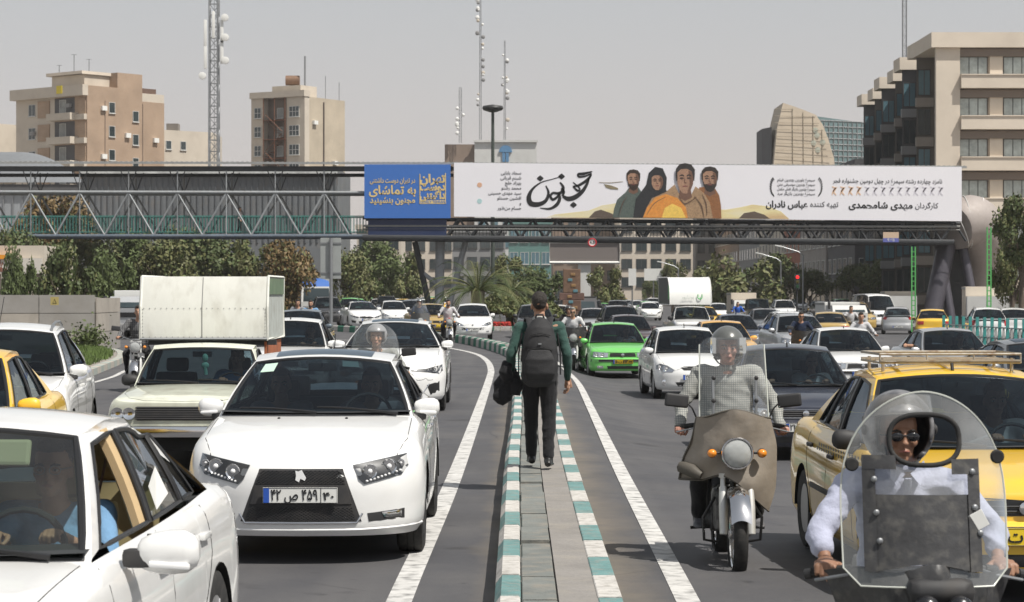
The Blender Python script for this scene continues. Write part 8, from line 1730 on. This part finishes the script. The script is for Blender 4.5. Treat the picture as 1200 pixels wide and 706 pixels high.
# ---------------- the walking man ----------------
WX, WY, WZ = .265, 22.6, .215
wp = dict(pelvis=(0, 0, .90), chest=(0, -.02, 1.22), neck=(0, -.035, 1.405), head=(0, -.055, 1.555), sh=[(-.185, -.02, 1.35), (.185, -.02, 1.35)], el=[(-.265, .04, 1.09), (.275, .05, 1.09)], wr=[(-.275, -.07, .86), (.27, -.10, .90)],
    hip=[(-.085, 0, .88), (.085, 0, .88)], kn=[(-.09, .02, .48), (.08, -.12, .50)], an=[(-.085, .13, .11), (.075, -.16, .12)], toe=[(-.10, -.02, .02), (.085, -.34, .03)], pitch=(0, 0))
man = figure(wp, 'man seen from behind walking on the median, dark green sweater and black trousers', C_DG, C_BK, vox=.010, voxh=.006, hands={0: ((-.05, -.15, -1), (-1, -.2, 0), 1, .45, .4), 1: ((0, -.2, -1), (1, 0, 0), -1, 1.0, .8)}, shoes=mat('black_leather', (.02, .02, .02), .35), fat=.97, wrinkle=.005)
man.location = (WX, WY, WZ); man.rotation_euler = (0, 0, pi)
m = MB(); m.tube([(0, -.03, 1.395), (0, -.035, 1.425), (0, -.04, 1.45)], [.074, .070, .064], 18, cap=False); m.obj('collar', cloth('pale_grey', (.45, .46, .44)), man, smooth=60)
m = MB()
for x in (-1, 1): m.tube([V(x*.085, .13, 1.36), V(x*.10, .06, 1.43), V(x*.115, -.03, 1.445), V(x*.13, -.12, 1.36), V(x*.14, -.13, 1.15), V(x*.15, .0, 1.02)], [(.033, .010)]*6, 8)
bp = empty('backpack', 'black backpack on the back of the walking man', 'backpack', (WX, WY, WZ), pi); m.obj('shoulder_strap', mat('strap_black', (.018, .018, .02), .8), bp, smooth=60)
m = MB(); m.tube([(0, .19, .80), (0, .20, .84), (0, .205, .98), (0, .20, 1.18), (0, .18, 1.34), (0, .155, 1.42), (0, .14, 1.44)], [(.12, .08), (.165, .11), (.175, .12), (.165, .11), (.135, .09), (.08, .06), (.03, .03)], 24)
m2 = remesh(m, .012, 2, .005, 9, 4); M_PACK = mat('pack_black', (.022, .022, .024), .75, var=.2, vscale=12, bump=.3, bscale=150); m2.obj('pack_body', M_PACK, bp, smooth=180)
m = MB(); m.tube([(0, .285, .86), (0, .305, .92), (0, .31, 1.05), (0, .29, 1.14)], [(.13, .03), (.15, .045), (.145, .045), (.10, .03)], 18); remesh(m, .01, 2, .003, 12).obj('front_pocket', M_PACK, bp, smooth=180)
for z_, w_ in ((1.16, .12), (1.30, .10)): m = MB(); m.tube([(-w_, .30-.1*(z_-1.1), z_-.02), (0, .325-.12*(z_-1.1), z_), (w_, .30-.1*(z_-1.1), z_-.02)], .0045, 5); m.obj('zip', M_SEAL, bp, smooth=60)
m = MB(); m.tube([(-.04, .16, 1.44), (-.03, .17, 1.475), (.03, .17, 1.475), (.04, .16, 1.44)], .010, 6); m.obj('carry_handle', M_PACK, bp, smooth=60); m = MB(); m.box((.0, .318, 1.20), (.03, .006, .015)); m.obj('logo_tag', M_STEEL, bp)
for x in (-1, 1): m = MB(); m.tube([(x*.17, .13, 1.30), (x*.20, .10, 1.1), (x*.20, .10, .9)], .008, 5); m.obj('side_strap', M_PACK, bp)
bg = empty('jacket', 'black jacket bundle carried in the left hand of the walking man', 'jacket', (WX, WY, WZ), pi); m = MB(); m.tube([(.27, -.11, .96), (.29, -.08, .88), (.34, -.04, .78), (.36, -.02, .66), (.33, -.01, .60)], [(.05, .05), (.085, .07), (.11, .085), (.095, .075), (.03, .03)], 14); m.tube([(.25, -.05, .92), (.23, .0, .8), (.23, .02, .70)], [(.04, .04), (.075, .06), (.05, .05)], 12); m.tube([(.30, .0, 1.02), (.33, .02, .92), (.31, .0, .84)], [(.05, .045), (.075, .06), (.06, .06)], 12); remesh(m, .010, 2, .010, 13, 7).obj('cloth_bundle', C_BK, bg, smooth=180)
# ---------------- riders ----------------
def rider(px, d, lab_m, lab_p, shirt, trousers, yaw=0, tank=M_BLACKP, lamp=True, screen=None, hel=None, hair=HAIR, beard=None, glasses=None, apron=None, vox=.022, x=None, visor=None, wide=1, look=(0, 0, 0), sx=0, pose=None, skin=SKIN):
    x = X(px, d) if x is None else x; loc = (x, d+.6, gz(x, d)); rz = radians(yaw); m = make_moto(label=lab_m, tank=tank, lamp=lamp, loc=loc, rz=rz, detail=0 if d > 30 else 1)
    p = pose or rider_pose(); f = figure(p, lab_p, shirt, trousers, skin=skin, vox=vox, voxh=max(.0065, vox*.5), hands=GRIP, glasses=glasses, beard=beard, hair=hair if not hel else None, look=look); f.location = loc; f.rotation_euler = (0, 0, rz)
    if hel: add_helmet(f, p['head'], look, hel, visor=visor)
    if screen == 'bubble':
        shell_screen('windscreen', lambda u, v: V((u-.5)*.58*(1-.45*max(0, v-.5)**1.5), -.48+.35*(abs(u-.5)*2)**2*.6+.16*v, .95+.60*v-.14*(abs(u-.5)*2)**3*v), 14, 10, M_CLEAR, m, M_PLAS)
    if apron:
        a = MB(); sheetfold(a, lambda u, v: V((u-.5)*(.70+.06*v), -.58+.5*abs(u-.5)**1.6*2, 1.12-v*.52+.06*abs(u-.5)), 20, 14, .012, 3); o = a.obj('apron', apron, m, smooth=80)
    return m, f
# checked-shirt rider with taupe apron
mx_, my_ = 1.57, 16.35+.62; gzz = gz(mx_, my_)
mt = make_moto(label='motorcycle with a taupe vinyl apron, round headlamp and clear screen right of the median', loc=(mx_, my_, gzz-.06), rz=0)
def apr(u, v):
    xl = interps([(0, -.27), (.35, -.30), (.7, -.36), (1, -.385)], v); xr_ = interps([(0, .25), (.35, .30), (.7, .295), (1, .24)], v); x = lerp(xl, xr_, u); zb_ = interps([(0, .66), (.22, .66), (.45, .70), (.6, .66), (.8, .55), (1, .44)], u)
    zt_ = 1.13-.03*cos(u*2*pi); return V(x, -.555+1.7*abs(x)**2.0+.03*sin(u*9+v*5)*v, lerp(zt_, zb_, v))
a = MB(); sheetfold(a, apr, 40, 30, .026, 5, 4.5); hole = []
o = a.obj('apron', M_TAUPE, mt, smooth=80)
m = MB(); m.tube([apr(k/24, 0) for k in range(25)], .008, 6); m.tube([apr(0, k/14) for k in range(15)], .008, 6); m.tube([apr(k/24, 1) for k in range(25)], .008, 6); m.obj('apron_hem', mat('taupe_hem', (.09, .08, .065), .6), mt, smooth=60)
m = MB(); m.tube([apr(0, .80)+V(.0, -.01, 0), apr(.12, .88)+V(0, -.02, .01), apr(.22, .93)+V(0, -.02, 0)], [.045, .05, .03], 8); m.obj('apron_pocket', mat('taupe_hem', (.09, .08, .065), .6), mt, smooth=60)
shell_screen('windscreen', lambda u, v: V((u-.5)*.49*(1-.06*v), -.50+.22*abs(u-.5)**2*2+.20*v, 1.04+.62*v-.05*max(0, abs(u-.5)*2-.8)*5*v*v), 16, 10, M_CLEAR, mt, mat('screen_rim', (.55, .57, .52), .3), .006)
for x in (-.15, .15): m = MB(); m.tube([(x, -.44, 1.04), (x, -.43, 1.20), (x*1.02, -.40, 1.38)], .010, 6); m.obj('screen_bracket', M_STEEL, mt); [(lambda b: (b.ell((x, -.45, z_), (.016, .012, .016), 8, 6), b.obj('bracket_knob', M_PLAS, mt)))(MB()) for z_ in (1.10, 1.22, 1.38)]
rp_ = rider_pose(head=1.57, seat=.82, hz=1.0); cf = figure(rp_, 'rider in a grey checked shirt and open-face helmet with visor', C_CHK, C_BK, vox=.012, voxh=.0065, hands=GRIP, hair=None, skin=mat('rosy_skin', (.44, .22, .16), .5, var=.06, vscale=14), shirt_r=1.08, collar=1, belly=.06, shoes=mat('grey_trainer', (.13, .13, .14), .6, var=.5, vscale=15))
cf.location = (mx_, my_, gzz-.06); add_helmet(cf, rp_['head'], (0, 0, 0), mat('grey_helmet', (.11, .115, .11), .28, coat=.6, var=.2, vscale=20), 1.0, visor=glassmat('clear_visor', (.8, .82, .84), 1.1, .04, .05))
# nearest rider on a scooter with a big clear screen
nx_, ny_ = 1.645, 9.75; sc = empty('scooter', 'scooter with a large scratched clear screen and black apron at the lower right', 'scooter', (nx_, ny_, gz(nx_, ny_)))
for y in (-.62, .58):
    e_ = link('wheel', None, sc, (0, y, .27)); t = MB(); t.lathe([(.2, -.05), (.25, -.055), (.27, 0), (.25, .055), (.2, .05)], axis='X', n=28, cap=False); t.obj('tyre', M_RUB, e_, smooth=50); t = MB(); t.lathe([(.2, -.04), (.05, -.02), (.05, .02), (.2, .04)], axis='X', n=24); t.obj('rim', M_ALLOY, e_, smooth=40)
m = MB(); m.tube([(0, .75, .68), (0, .3, .66), (0, .02, .58), (0, -.1, .42)], [(.12, .08), (.15, .10), (.14, .1), (.12, .1)], 14); m.obj('body', M_BLACKP, sc, smooth=60); m = MB(); m.rbox((0, .38, .70), (.28, .62, .10), .04); m.obj('seat', M_BLKVINYL, sc, smooth=50)
m = MB(); m.tube([(0, -.62, .30), (0, -.52, .52), (0, -.42, .74)], [.05, .06, .05], 10); m.obj('fork', M_PLAS, sc, smooth=50)
m = MB(); m.tube([(-.38, -.18, .765), (-.26, -.24, .785), (0, -.36, .76), (.26, -.24, .785), (.38, -.18, .765)], .013, 8); m.obj('handlebar', M_PLAS, sc, smooth=60)
for s_ in (-1, 1): m = MB(); m.cyl((s_*.27, -.235, .783), (s_*.42, -.165, .755), .019, 12); m.obj('handle_grip', M_RUB, sc, smooth=50); m = MB(); m.tube([(s_*.25, -.25, .78), (s_*.29, -.32, .77), (s_*.42, -.26, .74)], [.008, .007, .007], 6); m.obj('brake_lever', M_STEEL, sc); m = MB(); m.cyl((s_*.42, -.165, .755), (s_*.445, -.152, .75), .022, 12); m.obj('bar_end', M_PLAS, sc)
hd_ = link('headlamp', None, sc); m = MB(); m.rbox((.04, -.50, .725), (.27, .16, .11), .05); m.obj('lamp_housing', M_PLAS, hd_, smooth=60)
for x in (-.025, .105): m = MB(); m.lathe([(.052, .03), (.056, -.03), (.048, -.06), (.02, -.075), (0, -.078)], (x, -.56, .665), 'Y', 20); m.obj('lamp_dome', mat('black_dome', (.012, .012, .014), .25, coat=.5), hd_, smooth=60)
# dome screen with an oval opening
def dome(u, v):     # u across, v up
    z = .74+.765*v; w = .33*(1-max(0, (v-.38)/.62)**2.6)**.55 if v < 1 else 0.0
    if v < .38: w = .33*(1-.04*(.38-v))
    x = (u-.5)*2*w; return V(x, -.52+.9*x*x+.16*v, z)
def ring_screen():
    n = 44; inner = [(cos(2*pi*k/n), sin(2*pi*k/n)) for k in range(n)]; m = MB(); vs = []
    def ysurf(x, z): return -.52+.9*x*x+.16*(z-.74)/.765
    cx, cz = .0, 1.315
    def outer(a):       # march out to the boundary of the dome
        dx, dz = cos(a), sin(a); lo, hi = .05, 1.2
        def inside(x, z):
            v = (z-.74)/.765
            if v < 0 or v >= 1: return False
            w = .33*(1-.04*(.38-v)) if v < .38 else .33*(1-((v-.38)/.62)**2.6)**.55
            return abs(x) < w
        for _ in range(30):
            mid = (lo+hi)/2
            if inside(cx+dx*mid, cz+dz*mid): lo = mid
            else: hi = mid
        return lo
    rows = 10; angs = [2*pi*k/n for k in range(n)]
    for r_ in range(rows+1):
        for k, a_ in enumerate(angs):
            p = abs(cos(a_))**3+abs(sin(a_))**3; ri = 1/((abs(cos(a_))/.140)**2.6+(abs(sin(a_))/.100)**2.6)**(1/2.6); ro = outer(a_); t = lerp(ri, ro, r_/rows); x, z = cx+cos(a_)*t, cz+sin(a_)*t; vs.append(V(x, ysurf(x, z), z))
    m.add(vs, [(r_*n+k, r_*n+(k+1) % n, (r_+1)*n+(k+1) % n, (r_+1)*n+k) for r_ in range(rows) for k in range(n)]); m.obj('windscreen', glassmat('scratched_plastic', (.90, .91, .90), 1.1, .08, .17, filmcol=(.75, .75, .73)), sc, smooth=80, fixn=False)
    m = MB(); m.tube(vs[:n], .0105, 8, closed=True); m.obj('opening_seal', M_RUB, sc, smooth=60); m = MB(); m.tube(vs[-n:], .004, 5, closed=True); m.obj('screen_edge', mat('screen_rim', (.55, .57, .52), .3), sc, smooth=60)
    # black patched panel and straps
    def pan(x0, x1, z0, z1, nm, m_, off=.012, arch=0):
        q = MB(); sheetfold(q, lambda u, v: V(lerp(x0, x1, u), ysurf(lerp(x0, x1, u), lerp(z0, z1, v))-off, lerp(z0+arch*sin(u*pi), z1, v)), 14, 10, .004, 2, 9); q.obj(nm, m_, sc, smooth=80)
    pan(-.205, .175, .80, 1.10, 'screen_patch', M_BLKVINYL, .010, .03)
    for x0, x1, z1_ in ((-.25, -.20, 1.24), (.165, .215, 1.24)): pan(x0, x1, .80, z1_, 'side_strap', M_BLKVINYL, .016)
    pan(-.25, -.12, 1.20, 1.255, 'strap_end', M_BLKVINYL, .018); pan(.10, .215, 1.18, 1.24, 'strap_end', M_BLKVINYL, .018)
    for x, z in ((-.205, 1.16), (.185, 1.19), (-.20, 1.03), (.19, 1.05), (.21, .95), (-.19, .92)): q = MB(); q.ell((x, ysurf(x, z)-.022, z), (.013, .010, .013), 10, 6); q.obj('screen_bolt', M_STEEL, sc)
    for x, z in ((-.285, 1.215), (.30, 1.245)): q = MB(); q.lathe([(.028, 0), (.028, -.010), (.022, -.016), (0, -.016)], (x, ysurf(x, z)-.004, z), 'Y', 18); q.obj('rubber_disc', M_RUB, sc)
    q = MB(); q.rbox((.205, ysurf(.2, 1.0)-.022, 1.0), (.06, .004, .07), .002, rot=(0, -.5, 0)); q.obj('paper_tag', M_PLW, sc)
ring_screen()
a = MB(); sheetfold(a, lambda u, v: V((u-.5)*(.76-.18*v), -.53+.55*abs(u-.5)**1.8*2-.05*v, .825-.26*v-.05*abs(u-.5)*2+.012*sin(u*14)), 44, 18, .045, 9, 7); a.obj('apron', M_BLKVINYL, sc, smooth=80)
npz = rider_pose(head=1.30, seat=.66, hz=.775, hy=-.23, sx=.0); npz['el'] = [(-.37, .02, .90), (.37, .04, .90)]; npz['wr'] = [(-.355, -.10, .80), (.355, -.10, .80)]; npz['head'] = (-.03, .04, 1.30); npz['neck'] = (0, .12, 1.175); npz['sh'] = [(-.215, .13, 1.10), (.215, .13, 1.10)]; npz['chest'] = (0, .19, .99); npz['kn'] = [(-.20, -.10, .55), (.20, -.10, .55)]; npz['an'] = [(-.17, -.12, .30), (.17, -.12, .30)]; npz['toe'] = [(-.17, -.26, .24), (.17, -.26, .24)]
nf_ = figure(npz, 'nearest rider in a pale lavender shirt, sunglasses and patterned grey helmet', C_LV, C_NV, skin=SKIN2, vox=.009, voxh=.005, hands={k_: v_+(1.2,) for k_, v_ in GRIP.items()}, hair=None, glasses=mat('dark_lens', (.01, .01, .012), .08, coat=.5), collar=1, shirt_r=1.06, sleeve=.55, wrinkle=.009, look=(0, 0, .08))
nf_.location = (nx_, ny_, gz(nx_, ny_))
hm = mat('patterned_helmet', (.085, .085, .09), .3, coat=.6, var=.6, vscale=9, dirt=.8, dirtcol=(.28, .27, .27)); R_ = (-.12, 0, .08); add_helmet(nf_, npz['head'], R_, hm, 1.17); 
m = MB(); Rm = Euler(R_).to_matrix(); hd0 = V(*npz['head']); m.grid(lambda u, v: hd0+Rm @ V(sin((u-.5)*2.1)*.150, -cos((u-.5)*2.1)*.17+.02+.04*v, lerp(.085, .17, v)), 12, 5); m.obj('raised_visor', glassmat('visor', (.6, .62, .65), 1.2, .05, .18), nf_, smooth=60, fixn=False)
m = MB(); m.tube([V(0, .035+.03*k, 1.13-.075*k)+V(0, -.045, 0) for k in range(5)], (.016, .004), 6); m.obj('shirt_placket', C_LV, nf_, smooth=60)
for x in (-1, 1): m = MB(); m.add([V(x*.01, -.005, 1.15), V(x*.075, .045, 1.20), V(x*.085, .05, 1.165), V(x*.05, -.01, 1.10)], [(0, 1, 2, 3)]); m.v += [(a_, b_+.012, c_) for a_, b_, c_ in m.v]; m.f += [(7, 6, 5, 4), (0, 4, 5, 1), (1, 5, 6, 2), (2, 6, 7, 3), (3, 7, 4, 0)]; m.m += [0]*5; m.obj('collar_wing', C_LV, nf_)
# other riders
rider(437, 27, 'motorcycle with a clear bubble screen hidden behind the front white sedan', 'rider in a pale checked shirt under a clear bubble screen', C_CHK, C_BK, screen='bubble', hel=mat('pale_grey_helmet', (.28, .28, .29), .3, coat=.5), vox=.016, pose=rider_pose(head=1.37, seat=.72, hz=.96))
rider(156, 45, 'black motorcycle beside the pickup cargo box at left', 'young rider in a dark plaid shirt left of the cargo box', C_PLD, C_BK, yaw=4)
rider(491, 88, 'motorcycle with a dark grey screen and fabric hood beyond the curved kerb', 'rider hidden behind the dark grey screen', C_NV, C_BK, yaw=6, hel=M_GREYP, screen='bubble', apron=mat('grey_hood', (.12, .12, .12), .7))
rider(525, 84, 'red-trimmed motorcycle next to the white small hatchback', 'bearded rider in a white shirt with black straps', C_WS, C_BK, yaw=6, beard=HAIR, tank=M_RED)
rider(672, 62, 'scooter with black fairing left of the lime green sedan', 'grey-haired rider in a white shirt and sunglasses beside the lime green sedan', C_WS, C_NV, glasses=M_INK, hair=mat('grey_hair', (.25, .24, .23), .7), apron=M_BLKVINYL, x=X(672, 62))
rider(667, 76, 'motorcycle behind the white-shirted scooter rider', 'rider with a black helmet behind the grey-haired rider', C_BK, C_BK, hel=M_BLACKP)
rider(943, 66, 'dark scooter in front of the silver sedan', 'rider in a navy shirt and sunglasses in front of the silver sedan', C_NV, C_JN, glasses=M_INK, apron=M_BLKVINYL, yaw=4)
rider(1014, 64, 'motorcycle behind the white sedan on the right', 'rider in a white shirt showing above the white sedan roof', C_WS, C_BK, yaw=3); rider(1001, 97, 'motorcycle beside the small white box truck', 'rider with a white jacket beside the small white box truck', C_WS, C_BK, yaw=10)
rider(362, 78, 'motorcycle behind the grey-blue sedan at left', 'bearded rider in a light blue shirt behind the grey-blue sedan', C_LB, C_BK, beard=HAIR, yaw=3); rider(347, 84, 'second motorcycle behind the grey-blue sedan', 'rider in a grey shirt left of the bearded rider', C_GR, C_BK, yaw=3); rider(866, 140, 'motorcycle next to the dark green off-road vehicle', 'rider in a bright blue top beside the dark green off-road vehicle', cloth('bright_blue', (.03, .12, .5)), C_BK)
# pedestrian on the footbridge
st_ = dict(pelvis=(0, 0, .93), chest=(0, 0, 1.25), neck=(0, 0, 1.43), head=(0, -.01, 1.58), sh=[(-.19, 0, 1.38), (.19, 0, 1.38)], el=[(-.24, .03, 1.1), (.24, .03, 1.1)], wr=[(-.24, -.10, .88), (.24, -.1, .88)], hip=[(-.09, 0, .9), (.09, 0, .9)], kn=[(-.09, -.1, .5), (.09, .05, .5)], an=[(-.09, -.1, .1), (.09, .18, .12)], toe=[(-.09, -.26, .03), (.09, .06, .03)])
f = figure(st_, 'pedestrian in a pale shirt crossing the footbridge', cloth('pale_pink', (.75, .62, .58)), C_BK, vox=.03, voxh=.015, face=False); f.location = (X(281, 151.2), 151.2, Z(276, 151.2)+.1); f.rotation_euler = (0, 0, radians(80))
# ---------------- dusty air ----------------
hz = MB(); hz.box((0, 1746, 27.7), (1812, 3516, 58)); hm_ = bpy.data.materials.new('dusty_air'); hm_.use_nodes = True; hn = hm_.node_tree; hn.nodes.clear()
ho = hn.nodes.new('ShaderNodeOutputMaterial'); hv = hn.nodes.new('ShaderNodeVolumePrincipled'); hv.inputs['Color'].default_value = (.88, .86, .84, 1); hv.inputs['Density'].default_value = .00022; hv.inputs['Anisotropy'].default_value = .1; hn.links.new(hv.outputs[0], ho.inputs['Volume'])
hz_o = hz.obj('haze', hm_); stuff(hz_o); hz_o['label'] = 'thin warm dust haze over the whole street'; hz_o['category'] = 'haze'
bpy.data.scenes.remove(TS)
